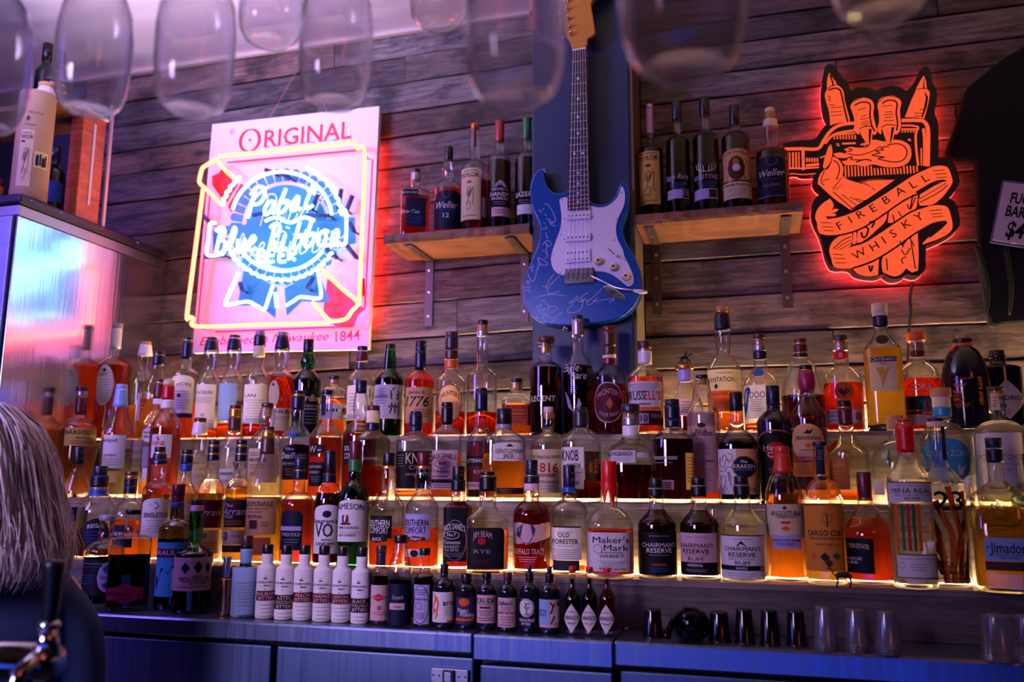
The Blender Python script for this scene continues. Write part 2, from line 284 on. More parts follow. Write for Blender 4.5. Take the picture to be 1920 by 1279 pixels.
def put_items(sk, items, rref, parent, base):
    if len(items) > 1 and not any(i[0] in 'TCP' for i in items):
        for q, it in enumerate(items): put_items(sk, [it], rref, parent, base+.00006*q)
        return
    mb = MB(); cols = []
    def mi(c):
        if c not in cols: cols.append(c)
        return cols.index(c)
    for q, it in enumerate(items):
        off = base+.0003+.00006*q
        if it[0] == 'T': put_text(mb, sk, it, rref, off+.0002, mi(it[6]))
        elif it[0] == 'G':
            if it[1] == 'p': mb.add([sk.pt(a, z, rref, off) for a, z in it[2]], [tuple(range(len(it[2])))], mi(it[3]))
            elif it[1] == 'ring':
                _, _, a0, a1, z0, z1, c = it; path = [((a0+a1)/2+(a1-a0)/2*math.cos(t*math.pi/16), (z0+z1)/2+(z1-z0)/2*math.sin(t*math.pi/16)) for t in range(33)]; put_stroke(mb, sk, path, max(.0007, (a1-a0)*.035), rref, off, mi(c))
            elif it[1] == 'star':
                _, _, a0, a1, z0, z1, c = it
                for t in range(15):
                    g = math.pi*(t/14); ca, sa = math.cos(g), math.sin(g); cx = (a0+a1)/2; cz = z0+(z1-z0)*.1; rx = (a1-a0)/2; rz = (z1-z0)*.9
                    mb.add([sk.pt(cx+rx*ca, cz+rz*sa, rref, off), sk.pt(cx+rx*.25*math.cos(g+.3), cz+rz*.25*math.sin(g+.3), rref, off), sk.pt(cx+rx*.25*math.cos(g-.3), cz+rz*.25*math.sin(g-.3), rref, off)], [(0, 1, 2)], mi(c))
            else: put_area(mb, sk, it[1], it[2], it[3], it[4], it[5], rref, off, mi(it[6]))
        else:
            _, nm, a0, a1, z0, z1 = it; c, w, ss = UNIT[nm]
            for st in ss: put_stroke(mb, sk, [(a0+(a1-a0)*x, z0+(z1-z0)*y) for x, y in st], w*(a1-a0), rref, off, mi(c))
    if mb.v: return mb.build('lettering' if any(i[0] in 'TC' for i in items) else 'emblem', [paint(c) for c in cols], parent)
def hull(P, n, dp, zlist, inset, seg, rib=0):
    R, rn = P[0], P[3]; V = []; Fc = []
    for z in zlist:
        r = max(.001, prof(P, z)-inset); q = max(0, min(1, (r-rn)/max(1e-4, R-rn))); q = q**.5; ne = 2+(n-2)*q; d = 1+(dp-1)*q
        for k in range(seg):
            t = 2*math.pi*k/seg; c, s_ = math.cos(t), math.sin(t); rr = r
            if rib and P[1] < z < P[2]: rr = r*(1+.02*math.cos(24*t)*math.sin(math.pi*(z-P[1])/(P[2]-P[1])))
            V.append((rr*math.copysign(abs(c)**(2/ne), c), rr*d*math.copysign(abs(s_)**(2/ne), s_), z))
    m = len(zlist)
    for i in range(m-1):
        for k in range(seg): Fc.append((i*seg+k, i*seg+(k+1) % seg, (i+1)*seg+(k+1) % seg, (i+1)*seg+k))
    return V, Fc, m, seg
def levels(P, z1, z0=0):
    R, zs, zn, rn, bul, zt = P[:6]
    L_ = [0, .0015, .004, .008, zs*.5, zs]+[zs+(zn-zs)*t for t in (.1, .22, .36, .5, .62, .74, .84, .92, 1)]
    L_ += [zn+(zt-zn)*t for t in ((.15, .3, .45, .6, .75, .9, 1) if (bul or P[7]) else (.5, 1))]
    L_ = sorted(set(round(z, 5) for z in L_ if z0 <= z < z1-.0008)); 
    if z0 > 0: L_ = [z0]+[z for z in L_ if z > z0+.0008]
    return L_+[z1]
TIER = {3: 'top step', 2: 'middle step', 1: 'bottom step', 0: 'counter', 'l': 'left wall shelf', 'r': 'right wall shelf'}
ORD = 'first second third fourth fifth sixth seventh eighth ninth tenth eleventh twelfth thirteenth fourteenth fifteenth sixteenth seventeenth eighteenth nineteenth twentieth'.split()
def make_bottle(row, pos):
    tier, kind, look, X, Y, Z, P, n, dp, g, liq, fill, caps, labs, ex = row
    root = empty(kind, (X, Y, Z), math.atan2(-X, Y))
    tag(root, look+', '+pos, 'bottle', {3: 'bottles on the top step', 2: 'bottles on the middle step', 1: 'bottles on the bottom step', 0: 'bottles on the counter', 'l': 'bottles on the left wall shelf', 'r': 'bottles on the right wall shelf'}[tier])
    sk = Skin(P, n, dp); zt = P[5]; seg = 72 if ex.get('rib') else (40 if n > 2.2 else 32)
    lv = levels(P, zt); V, Fc, m, sg = hull(P, n, dp, lv, 0, seg, ex.get('rib')); Fc.append(tuple(range(sg))[::-1])
    if g in ('bk', 'pap', 'pap2', 'cpm'): Fc.append(tuple((m-1)*sg+k for k in range(sg)))
    if ex.get('foot2'):
        V = [((x*1.09, y*1.09, z) if z < .03 else (x, y, z)) for x, y, z in V]
    body = link({'pap': 'paper_wrap', 'pap2': 'paper_wrap', 'cpm': 'body'}.get(g, 'glass_body'), V, Fc, GLASS[g](), root, True)
    if liq and fill > .01:
        col, gw = LIQ[liq]; lv = levels(P, min(fill, zt-.002), .009); V, Fc, m, sg = hull(P, n, dp, lv, .0026, seg)
        Fc.append(tuple(range(sg))[::-1]); Fc.append(tuple((m-1)*sg+k for k in range(sg)))
        link('liquid', V, Fc, spirit('spirit_'+liq, col, gw), root, True)
    for i, (z0, z1, r, c) in enumerate(caps):
        mb = MB(); b = min(.0012, (z1-z0)*.2)
        r0 = r
        if i > 0 and z0 < P[5]-.001:
            # bands on the glass sit on its wall; a cork stays inside it
            if c == 'ck': mb.lathe([(r*.96, z0), (r, z0+b), (r, z1)], 24)
            else:
                ks = 6; mb.lathe([(max(prof(P, z0+(z1-z0)*t/ks), 0)+.0006, z0+(z1-z0)*t/ks) for t in range(ks+1)], 24)
        else:
            mb.lathe([(r*.97, z0), (r, z0+b), (r, z1-b), (r*.96, z1), (r*.5, z1+.0002), (0.0, z1+.0002)] if i == 0 else [(r*.98, z0), (r, z0+b), (r, z1-b), (r*.98, z1)], 24)
            if i == 0 and (z1-z0) > .012 and c in ('k', 'nv'):
                for q in range(2): zz = z0+(z1-z0)*(.35+.3*q); mb.lathe([(r, zz-.0007), (r+.0005, zz), (r, zz+.0007)], 24)
        mb.build('cap' if i == 0 else ('cork' if c == 'ck' else 'neck_band'), capm(c), root, True)
    if ex.get('lip'):
        z = zt-.004; MB().lathe([(P[3], z-.006), (ex['lip'], z-.004), (ex['lip'], z), (P[3], z+.002)], 28).build('glass_lip', GLASS['cl'](), root, True)
    if ex.get('foot'):
        MB().lathe([(P[0]*1.0, .0), (P[0]*1.02, .002), (P[0]*1.02, .012), (P[0]*.98, .014)], 28).build('foot', capm('k'), root, True)
    if ex.get('rings'):
        for s_ in (-1, 1):
            r = .0095; cx = s_*(P[3]+.011); zc = P[2]-.004
            MB().tube([(cx+r*math.cos(t*math.pi/8), 0, zc+r*math.sin(t*math.pi/8)) for t in range(16)], .0028, 8, closed=True).build('ring_handle', GLASS['cl'](), root, True)
    if ex.get('wax'):
        V = []; Fc = []; z1 = caps[0][0]+.004; N_ = 48
        dr = lambda t: .004+.040*max(0, math.cos(t-5.1))**14+.030*max(0, math.cos(t-4.1))**18+.02*max(0, math.cos(t-1))**10+.004*math.sin(5*t)
        for j in range(5):
            for k in range(N_):
                t = 2*math.pi*k/N_; z = z1-(dr(t)+.006)*j/4; r = prof(P, z)+(.0016 if j < 4 else .0004); V.append((r*math.cos(t), r*math.sin(t), z))
        for j in range(4):
            for k in range(N_): Fc.append((j*N_+k, j*N_+(k+1) % N_, (j+1)*N_+(k+1) % N_, (j+1)*N_+k))
        link('wax_drips', V, Fc, capm('rx'), root, True)
    if ex.get('horse'):
        z = caps[0][1]; k = .0011; mb = MB(); q = lambda x, zz, y=0: (x*k, y*k, z+zz*k)
        mb.lathe([(.012, z), (.013, z+.002), (.010, z+.004), (0, z+.0045)], 20)
        mb.tube(spline([q(-8, 15), q(-3, 16), q(4, 16), q(8, 19)], 3), [k*3.2]*9+[k*2.2], 8); mb.tube([q(7, 18), q(11, 23), q(15, 22), q(17, 20)], [k*2.4, k*1.8, k*1.6, k*.9], 6)
        for x0, x1, y in ((-8, -13, 1.5), (-7, -4, -1.5), (6, 12, 1.5), (5, 4, -1.5)): mb.tube([q(x0, 15, y), q((x0+x1)/2+1.5, 9, y), q(x1, 3, y)], [k*1.6, k*1.1, k*.7], 6)
        mb.tube([q(-10, 16), q(-16, 17), q(-20, 15)], [k*1.2, k, k*.4], 6); mb.tube([q(0, 18), q(2, 24), q(5, 27)], [k*2, k*2, k*1.6], 6); mb.tube([q(5, 27), q(6, 30)], [k*1.7, k*1.2], 6); mb.tube([q(3, 25), q(8, 22)], [k, k*.7], 5); mb.tube([q(0, 18, 2), q(4, 14, 3), q(2, 10, 3)], [k*1.2, k, k*.7], 5)
        mb.build('horse_and_rider', pbr('dark_bronze', '2c2428', .35, .8), root, True)
    lay = 0
    for lb in labs:
        if lb[0] == '': put_items(sk, lb[2], lb[1], root, .0004)
        else:
            sh, rref, a0, a1, z0, z1, c, its = lb; off = .0005+.0002*lay; par = root
            if c:
                mb = MB(); put_area(mb, sk, sh, a0, a1, z0, z1, rref, off, 0); par = mb.build('label', paint(c), root)
            if its: put_items(sk, its, rref, par, off+.0002)
            lay += 1
    return root
# ------------------------------------------------------------ measured data (metres)
D = {
'outline':[(.225,2.2189),(.236,2.2092),(.2436,2.1937),(.2532,2.1765),(.2631,2.1646),(.2663,2.1474),(.27,2.1388),(.2829,2.1448),(.3037,2.1436),(.3179,2.1384),(.3297,2.1293),(.3446,2.1369),(.3653,2.1395),(.3853,2.1322),(.3968,2.1214),(.4119,2.1359),(.428,2.1644),(.4383,2.1785),(.4466,2.1821),(.4546,2.1702),(.4581,2.1346),(.4652,2.1174),(.4639,2.0873),(.4565,2.0558),(.4618,2.0368),(.4609,1.991),(.4573,1.9414),(.4775,1.9384),(.4884,1.9269),(.4975,1.8923),(.4969,1.8691),(.4702,1.839),(.4831,1.829),(.4919,1.7929),(.4899,1.7667),(.4693,1.7476),(.4145,1.724),(.411,1.6914),(.408,1.6653),(.3927,1.6524),(.3791,1.6532),(.3677,1.6579),(.3574,1.6502),(.3394,1.6469),(.3278,1.6507),(.3165,1.6607),(.3003,1.6555),(.2764,1.6584),(.2527,1.6665),(.2394,1.6816),(.2009,1.6868),(.1896,1.7065),(.1831,1.7386),(.1758,1.7733),(.1655,1.7993),(.1594,1.8274),(.1665,1.8592),(.1885,1.8794),(.167,1.9103),(.1724,1.9331),(.1387,1.9364),(.1304,1.9419),(.1003,1.9402),(.097,1.9784),(.1004,2.0162),(.117,2.0201),(.1471,2.0207),(.177,2.0212),(.1952,2.0439),(.2111,2.0658),(.204,2.0905),(.1996,2.1438),(.2075,2.196),(.2149,2.2145)],
'orange':[[(.2212,2.193),(.2302,2.1751),(.2363,2.1633),(.2353,2.1601),(.2456,2.1507),(.2513,2.1414),(.2535,2.1152),(.2571,2.0913),(.2626,2.0579),(.2621,2.0556),(.2394,2.0564),(.2227,2.0541),(.2155,2.0517),(.2159,2.0727),(.2138,2.0965),(.2098,2.1159),(.2077,2.1375),(.2123,2.1464),(.2143,2.1676),(.2183,2.1862)],[(.2661,2.0972),(.2755,2.1101),(.284,2.1147),(.2964,2.1159),(.3105,2.1114),(.3201,2.1022),(.321,2.0905),(.3183,2.0675),(.3208,2.0487),(.3244,2.0289),(.3218,2.0186),(.3163,2.0146),(.3126,2.021),(.3118,2.0336),(.3001,2.0419),(.2833,2.0336),(.2825,2.0198),(.2762,2.0238),(.271,2.0322),(.2728,2.0497),(.2723,2.0684),(.268,2.0867)],[(.2821,2.0333),(.2917,2.0373),(.304,2.0382),(.3147,2.0346),(.3124,2.0174),(.3095,1.997),(.3044,1.9797),(.2973,1.996),(.2883,2.0146)],[(.33,2.0977),(.3367,2.1085),(.3492,2.113),(.3633,2.1131),(.3769,2.1058),(.3844,2.0919),(.38,2.074),(.3801,2.051),(.3794,2.035),(.375,2.0172),(.3674,2.0103),(.3635,2.0125),(.3671,2.0295),(.3484,2.0381),(.3343,2.0324),(.3328,2.0142),(.3271,2.0203),(.3249,2.0298),(.3297,2.0477),(.3307,2.0707)],[(.3347,2.0319),(.3443,2.0363),(.3564,2.0372),(.3689,2.033),(.3627,2.0117),(.3568,1.9941),(.3494,1.9798),(.3436,1.9955),(.3388,2.0144)],[(.439,2.1566),(.443,2.1399),(.444,2.1213),(.4488,2.1114),(.4462,2.0911),(.4398,2.0667),(.4323,2.0439),(.4188,2.0487),(.3894,2.0535),(.3989,2.0763),(.406,2.0938),(.4167,2.1156),(.421,2.1266),(.4292,2.1417)],[(.2184,1.9759),(.235,1.9774),(.247,1.9729),(.2523,1.9797),(.2444,1.9843),(.2562,1.9895),(.2764,1.9854),(.2925,1.9837),(.2889,1.9914),(.3017,2.0011),(.3179,2.002),(.3376,1.9953),(.3617,1.9972),(.3813,1.9914),(.3943,1.9786),(.3976,1.9579),(.3938,1.9425),(.3811,1.9303),(.3572,1.9268),(.3335,1.9301),(.31,1.9389),(.2897,1.9364),(.2697,1.9416),(.2454,1.9441),(.2377,1.9536),(.251,1.9559),(.2505,1.9615),(.2342,1.9637),(.2262,1.9668)],[(.2149,2.0014),(.2173,1.9862),(.2147,1.968),(.2079,1.9502),(.1969,1.9384),(.1934,1.9425),(.195,1.9562),(.202,1.9786),(.2096,1.9964)],[(.2168,1.9687),(.2279,1.962),(.2366,1.9482),(.2399,1.9332),(.2368,1.9152),(.2474,1.9087),(.2752,1.8969),(.2915,1.8999),(.3156,1.9002),(.3583,1.8961),(.3301,1.8772),(.2507,1.825),(.245,1.8318),(.212,1.8605),(.1802,1.8968),(.1781,1.9025),(.1935,1.9351),(.2018,1.9361),(.2103,1.9477)],[(.2046,1.8598),(.2106,1.8493),(.2116,1.8379),(.2062,1.8293),(.2166,1.8325),(.2234,1.8301),(.2149,1.8236),(.2042,1.8227),(.2171,1.8189),(.2144,1.8137),(.1912,1.8156),(.1949,1.8099),(.2297,1.8115),(.2709,1.826),(.3124,1.8492),(.3537,1.8746),(.3949,1.9006),(.4351,1.9172),(.4585,1.9202),(.4736,1.9151),(.4786,1.9048),(.4822,1.8867),(.483,1.877),(.4712,1.8569),(.4524,1.8357),(.4362,1.8249),(.4071,1.8239),(.4058,1.832),(.4073,1.8429),(.4311,1.8615),(.4551,1.8726),(.4728,1.8788),(.4674,1.8838),(.4482,1.8838),(.4161,1.8687),(.3713,1.8417),(.3094,1.8003),(.268,1.777),(.2272,1.7668),(.1946,1.7658),(.1785,1.7706),(.1712,1.787),(.171,1.8005),(.1675,1.8122),(.1714,1.83),(.1846,1.847)],[(.4074,1.8274),(.4292,1.8343),(.4536,1.8519),(.4733,1.8699),(.4729,1.8797),(.4593,1.8779),(.4091,1.8516)],[(.1958,1.7281),(.2051,1.7497),(.227,1.7646),(.251,1.7739),(.2464,1.7364),(.2371,1.7295),(.2739,1.741),(.3069,1.7606),(.348,1.7861),(.3888,1.8114),(.4243,1.8206),(.4513,1.8209),(.4662,1.8157),(.4724,1.7955),(.4748,1.767),(.4714,1.7564),(.4533,1.7427),(.4062,1.7267),(.4084,1.7318),(.443,1.7587),(.464,1.7744),(.46,1.7826),(.4329,1.7791),(.3928,1.7561),(.3438,1.7226),(.2948,1.6946),(.2543,1.6806),(.2222,1.6801),(.2044,1.6862),(.1995,1.7064)],[(.254,1.7714),(.2606,1.774),(.2561,1.7379),(.2495,1.7348)],[(.2672,1.7771),(.3095,1.8026),(.3336,1.8197),(.3296,1.7942),(.3076,1.7716),(.2733,1.7446),(.2599,1.7412)],[(.3331,1.7873),(.3415,1.8207),(.3671,1.8376),(.3983,1.8592),(.4049,1.8533),(.395,1.8117),(.3726,1.803),(.344,1.7864)],[(.2469,1.6776),(.2622,1.6801),(.2946,1.6911),(.3077,1.698),(.3028,1.6578),(.2767,1.6573),(.2574,1.6651)],[(.317,1.7026),(.3599,1.7302),(.3644,1.7102),(.355,1.6566),(.3392,1.6524),(.3146,1.6644),(.3129,1.6811)],[(.3657,1.7297),(.3977,1.7601),(.3956,1.6971),(.3918,1.6637),(.3784,1.6594),(.3668,1.671),(.3571,1.6586),(.3618,1.6995)]],
'ostroke':[([(.1031,2.0004),(.1444,1.9969),(.1828,1.9927),(.1976,2.0116),(.2111,2.0311),(.2272,2.0447),(.2474,2.0508),(.2729,2.0506)],.0086),([(.3809,2.0453),(.4202,2.0407),(.4335,2.0332),(.4387,2.0122),(.4355,1.9674),(.4314,1.9207)],.009),([(.2013,2.0042),(.2146,2.02),(.2317,2.0288),(.2718,2.0322)],.0059),([(.38,2.0317),(.4036,2.029),(.4182,2.0236)],.0045),([(.3794,2.0226),(.4167,2.0183)],.0041),([(.4182,2.0227),(.4107,2.0063),(.4091,1.9702),(.4103,1.9251)],.0054),([(.4285,2.0188),(.4293,1.9906),(.4245,1.9227)],.0072),([(.42,1.969),(.4176,1.9243)],.0032),([(.1025,1.9882),(.1015,1.948)],.0036),([(.1085,1.9894),(.1073,1.9465)],.0041),([(.1154,1.9901),(.1141,1.9458)],.0032),([(.123,1.9898),(.1217,1.9451)],.0045),([(.1305,1.989),(.1292,1.9443)],.0041),([(.1373,1.9892),(.1359,1.9436)],.0032),([(.1477,1.9956),(.1458,1.9399)],.0072),([(.1007,1.95),(.1418,1.9449),(.1835,1.9435)],.0045),([(.1526,1.9512),(.184,1.9518)],.0072),([(.0999,1.9323),(.1202,1.9331),(.1431,1.9281),(.1744,1.9278)],.0027),([(.2212,2.0267),(.2725,2.0242)],.0045),([(.1869,1.9681),(.208,1.9743)],.0036),([(.2404,2),(.273,1.9978)],.005),([(.2829,1.9921),(.2973,1.996)],.0036),([(.1558,1.9714),(.1552,1.9603)],.0041),([(.162,1.9707),(.1614,1.9596)],.0041),([(.1683,1.9701),(.1677,1.959)],.0041),([(.1745,1.9694),(.1739,1.9583)],.0041),([(.1807,1.9688),(.1801,1.9577)],.0041),([(.2236,2.0251),(.2238,2.0134)],.0036),([(.2306,2.0243),(.2308,2.0126)],.0036),([(.2376,2.0235),(.2377,2.0119)],.0036),([(.2445,2.0227),(.2447,2.0111)],.0036),([(.2515,2.0219),(.2516,2.0103)],.0036),([(.2584,2.0211),(.2586,2.0095)],.0036),([(.2654,2.0204),(.2655,2.0088)],.0036),([(.2723,2.0196),(.2724,2.008)],.0036),([(.3813,2.0215),(.3807,2.0133)],.0032),([(.3876,2.0208),(.387,2.0126)],.0032),([(.3939,2.02),(.3933,2.0119)],.0032),([(.4002,2.0193),(.3996,2.0112)],.0032),([(.4065,2.0186),(.4059,2.0105)],.0032),([(.4127,2.0179),(.4122,2.0098)],.0032),([(.2444,1.941),(.2444,1.9122)],.0036),([(.252,1.9402),(.2519,1.9119)],.0036),([(.2595,1.9395),(.2595,1.9116)],.0036),([(.267,1.9387),(.267,1.9113)],.0036),([(.2745,1.9379),(.2746,1.911)],.0036),([(.282,1.9372),(.2821,1.9108)],.0036),([(.2895,1.9364),(.2895,1.9105)],.0036),([(.297,1.9357),(.297,1.9102)],.0036),([(.3044,1.9349),(.3045,1.9099)],.0036),([(.3115,1.9287),(.3119,1.9096)],.0036),([(.3189,1.928),(.3194,1.9094)],.0036),([(.3263,1.9272),(.3268,1.9091)],.0036),([(.3337,1.9265),(.3342,1.9088)],.0036),([(.3411,1.9258),(.3416,1.9085)],.0036),([(.3485,1.925),(.349,1.9083)],.0036),([(.3558,1.9243),(.3563,1.908)],.0036),([(.3631,1.9235),(.3637,1.9077)],.0036),([(.3704,1.9228),(.371,1.9074)],.0036),([(.3781,1.9274),(.3783,1.9072)],.0036),([(.3854,1.9267),(.3856,1.9069)],.0036),([(.3927,1.926),(.3929,1.9066)],.0036),([(.3999,1.9252),(.4002,1.9064)],.0036),([(.4072,1.9245),(.4075,1.9061)],.0036),([(.2279,1.9981),(.2335,1.9947),(.2322,2.0009),(.2272,2)],.0023),([(.3914,1.9948),(.3978,1.9896),(.3955,1.9966)],.0027)],
'kstroke':[([(.2135,2.1489),(.2218,2.1545),(.2349,2.1566)],.0023),([(.2223,2.1859),(.2271,2.1671),(.2282,2.1565)],.0041),([(.2158,2.1448),(.2327,2.1483),(.244,2.1412),(.2472,2.1243),(.2523,2.0837),(.2573,2.0551)],.0041),([(.2174,2.0973),(.2456,2.0958)],.0018),([(.2168,2.0856),(.2449,2.0846)],.0018),([(.2187,2.0751),(.2465,2.076)],.0018),([(.2162,2.106),(.2302,2.1024)],.0018),([(.2146,2.1213),(.2201,2.1149)],.0023),([(.2142,2.1308),(.2213,2.1223)],.0023),([(.2753,2.0959),(.2871,2.1019),(.3035,2.1017),(.3119,2.0928),(.3095,2.0675),(.3118,2.0394),(.3181,2.0226)],.0036),([(.2819,2.0838),(.3026,2.0869)],.0018),([(.289,2.0653),(.3014,2.0675)],.0018),([(.2866,2.0582),(.307,2.0594)],.0018),([(.2889,2.0504),(.3045,2.0514)],.0018),([(.2857,2.0443),(.3082,2.0463)],.0018),([(.2822,2.0327),(.2997,2.0399),(.3148,2.0345)],.0023),([(.3032,2.0303),(.308,2.0297),(.3045,1.9988),(.3049,1.985)],[.0009,.0068,.0036,.0005]),([(.3395,2.094),(.352,2.1003),(.3679,2.0974),(.3733,2.0875),(.3698,2.0649),(.3712,2.0372),(.3676,2.0192)],.0036),([(.3391,2.0871),(.3632,2.086)],.0018),([(.3441,2.0703),(.3621,2.0695)],.0018),([(.3416,2.0636),(.3637,2.0629)],.0018),([(.3432,2.0561),(.362,2.0557)],.0018),([(.3386,2.0479),(.3646,2.0462)],.0018),([(.334,2.0314),(.348,2.0371),(.3685,2.032)],.0023),([(.3547,2.029),(.3602,2.0283),(.3535,1.998),(.3498,1.9847)],[.0009,.0068,.0036,.0005]),([(.4201,2.1195),(.4294,2.122),(.445,2.119)],.0023),([(.4384,2.1485),(.4365,2.122)],[.0009,.0036]),([(.4374,2.1117),(.4419,2.0974),(.4372,2.0751),(.4273,2.0466)],[.0014,.0054,.0059,.0027]),([(.4101,2.06),(.4327,2.0564)],.0018),([(.4107,2.0522),(.4303,2.0494)],.0018),([(.4224,2.0668),(.4343,2.0672)],.0018),([(.3446,1.9844),(.3686,1.9849),(.3837,1.9742),(.3873,1.958),(.3776,1.9419),(.3576,1.9385),(.3341,1.9455),(.3205,1.9514),(.3366,1.9534),(.3228,1.9566),(.3071,1.9619),(.3274,1.9653),(.3157,1.972),(.3358,1.9726),(.3282,1.9788),(.3483,1.9803)],.0027),([(.2508,1.9715),(.279,1.9649),(.3076,1.971),(.3285,1.9825)],.0023),([(.2378,1.9577),(.2625,1.962),(.2581,1.9556),(.2822,1.9517)],.0027),([(.2698,1.9475),(.2903,1.9523),(.3062,1.9474)],.0032),([(.2517,1.9862),(.2635,1.9794),(.2532,1.9768)],.0027),([(.2884,1.9868),(.3027,1.9889),(.2921,1.9818)],.0027),([(.2173,1.9585),(.2281,1.9472),(.2304,1.9286),(.2218,1.9066)],.0027),([(.1888,1.9061),(.2064,1.9104)],.0018),([(.1932,1.8956),(.1855,1.9055),(.1952,1.9322)],.0023),([(.2227,1.9088),(.2342,1.91),(.2122,1.8824)],[.0014,.0018,.0023]),([(.2391,1.9095),(.2669,1.8977),(.2904,1.8864)],[.0009,.0027,.0014]),([(.2829,1.8962),(.2989,1.8811)],.0018),([(.3019,1.8785),(.3094,1.8702)],.0018),([(.217,1.8797),(.234,1.8918)],.0014),([(.2127,1.8755),(.2547,1.8288)],.0023),([(.2326,1.8669),(.2652,1.8355)],.0018),([(.2504,1.8585),(.2757,1.8427)],.0018),([(.2623,1.8538),(.2858,1.8445)],.0018),([(.1798,1.7991),(.2042,1.7957)],.0018),([(.1813,1.7877),(.2077,1.7846)],.0018),([(.1849,1.7784),(.2092,1.7755)],.0018),([(.4417,1.9076),(.4667,1.9068)],.0018),([(.4449,1.8984),(.4699,1.8981)],.0018),([(.4481,1.8892),(.4712,1.8891)],.0018),([(.4078,1.8398),(.4421,1.8588),(.4681,1.874)],.0018),([(.4072,1.831),(.4492,1.8515),(.4716,1.8692)],.0023),([(.2046,1.7299),(.2259,1.7483),(.2474,1.7578)],.0023),([(.2094,1.7273),(.2337,1.7433),(.2469,1.749)],.0018),([(.2186,1.7258),(.2464,1.7415)],.0018),([(.2039,1.7166),(.2279,1.7127)],.0018),([(.2053,1.7054),(.2313,1.7027)],.0018),([(.2075,1.6942),(.2328,1.6924)],.0018),([(.4269,1.8082),(.4538,1.8085)],.0018),([(.4293,1.7992),(.4539,1.7997)],.0018),([(.4315,1.7916),(.4564,1.7925)],.0018),([(.4222,1.7422),(.4505,1.7639),(.463,1.7781)],.0032),([(.2712,1.7671),(.2743,1.7535),(.2825,1.7573),(.2876,1.7747),(.2799,1.7797)],.0045),([(.2905,1.79),(.3025,1.7912),(.2956,1.7763)],.0045),([(.3449,1.8055),(.3477,1.7875)],.0027),([(.3572,1.8133),(.3642,1.7994)],.0023),([(.3787,1.8291),(.3848,1.8153),(.3985,1.8451)],.0027),([(.3931,1.8522),(.3848,1.8153)],.0032),([(.2839,1.6824),(.2869,1.6669),(.2918,1.6819)],.0045),([(.3242,1.6971),(.3242,1.6666)],.0027),([(.3562,1.7385),(.3613,1.7272),(.3699,1.7397)],.0027),([(.3586,1.7165),(.3663,1.7029),(.3782,1.7194)],.0027),([(.3602,1.6816),(.3571,1.6927),(.3683,1.6984)],.0027),([(.3802,1.7476),(.3862,1.6669)],.0027),([(.3833,1.7365),(.387,1.7231)],.0023),([(.2464,1.8237),(.2881,1.8483)],.0023),([(.1782,1.7681),(.1943,1.7633),(.2268,1.7639),(.2676,1.7741),(.3088,1.7969),(.3706,1.8378),(.4088,1.8539)],.0041),([(.1947,1.8082),(.2295,1.8125),(.2707,1.827),(.3122,1.8502),(.3534,1.8755),(.3953,1.9014),(.4347,1.9181)],.0041),([(.2461,1.7353),(.2735,1.7399),(.3065,1.759),(.3476,1.7853),(.3883,1.8102),(.4239,1.8207)],.0041),([(.2467,1.6779),(.2945,1.6931),(.3434,1.7211),(.3923,1.755),(.4103,1.764)],.0041),([(.2471,1.9064),(.2747,1.8942),(.291,1.8972),(.3151,1.8976),(.3571,1.8944)],.0027),([(.1788,1.897),(.2117,1.8584),(.2503,1.8224)],.0027),([(.276,2.108),(.2961,2.1157),(.316,2.1062),(.3214,2.0893),(.3184,2.0664),(.3233,2.0289)],.0018),([(.3304,2.0965),(.3488,2.1119),(.3764,2.1047),(.3843,2.0899),(.3799,2.072),(.3796,2.0316)],.0018)],
'fbang':.4769,
'fblet':[('F',.2229,1.7879),('I',.2475,1.8011),('R',.2723,1.8129),('E',.3019,1.826),('B',.3324,1.8443),('A',.3645,1.8633),('L',.3953,1.8782),('L',.4235,1.8916),('W',.2632,1.7137),('H',.2983,1.7297),('I',.3205,1.7434),('S',.3426,1.758),('K',.3738,1.7801),('Y',.402,1.7954)],
'fbh':.0199,
'board':[(-1.615,2.2789),(-1.0394,2.2694),(-1.0496,1.5336),(-1.6323,1.545)],
'bframe':[[(-1.5514,2.1442),(-1.1094,2.1374)],[(-1.0811,2.1243),(-1.0701,2.1065),(-1.0545,2.1032),(-1.0639,1.6522)],[(-1.5549,1.6073),(-1.1023,1.6025)],[(-1.6055,2.0429),(-1.6189,1.6399),(-1.6044,1.6211),(-1.5927,1.6156)]],
'bred':[[(-1.6024,2.1055),(-1.5798,2.112),(-1.5603,2.1346),(-1.5063,2.0666),(-1.5219,2.0456),(-1.5458,2.0081),(-1.6002,2.0755)],[(-1.187,1.7497),(-1.1406,1.7101),(-1.0622,1.6505),(-1.0834,1.636),(-1.0972,1.6007),(-1.1567,1.6066),(-1.1961,1.6448)]],
'bpink':[(-1.4972,2.071),(-1.4659,2.0508),(-1.5057,2.0012),(-1.525,1.9806),(-1.5395,1.999)],
'bdisc':[(-1.1942,1.9078),(-1.1949,1.8879),(-1.1989,1.8687),(-1.206,1.8508),(-1.2162,1.8345),(-1.2291,1.8202),(-1.2444,1.8083),(-1.2619,1.7991),(-1.281,1.7928),(-1.3014,1.7895),(-1.3226,1.7893),(-1.344,1.7923),(-1.3652,1.7984),(-1.3857,1.8075),(-1.4048,1.8194),(-1.4222,1.8338),(-1.4375,1.8504),(-1.4501,1.8688),(-1.4598,1.8885),(-1.4662,1.9091),(-1.4693,1.93),(-1.4689,1.9506),(-1.465,1.9705),(-1.4577,1.9891),(-1.4472,2.006),(-1.4337,2.0207),(-1.4177,2.0328),(-1.3995,2.042),(-1.3796,2.0481),(-1.3585,2.051),(-1.3369,2.0506),(-1.3151,2.0469),(-1.2938,2.0401),(-1.2735,2.0303),(-1.2547,2.0178),(-1.2378,2.0029),(-1.2233,1.9861),(-1.2114,1.9677),(-1.2025,1.9482),(-1.1967,1.9281)],
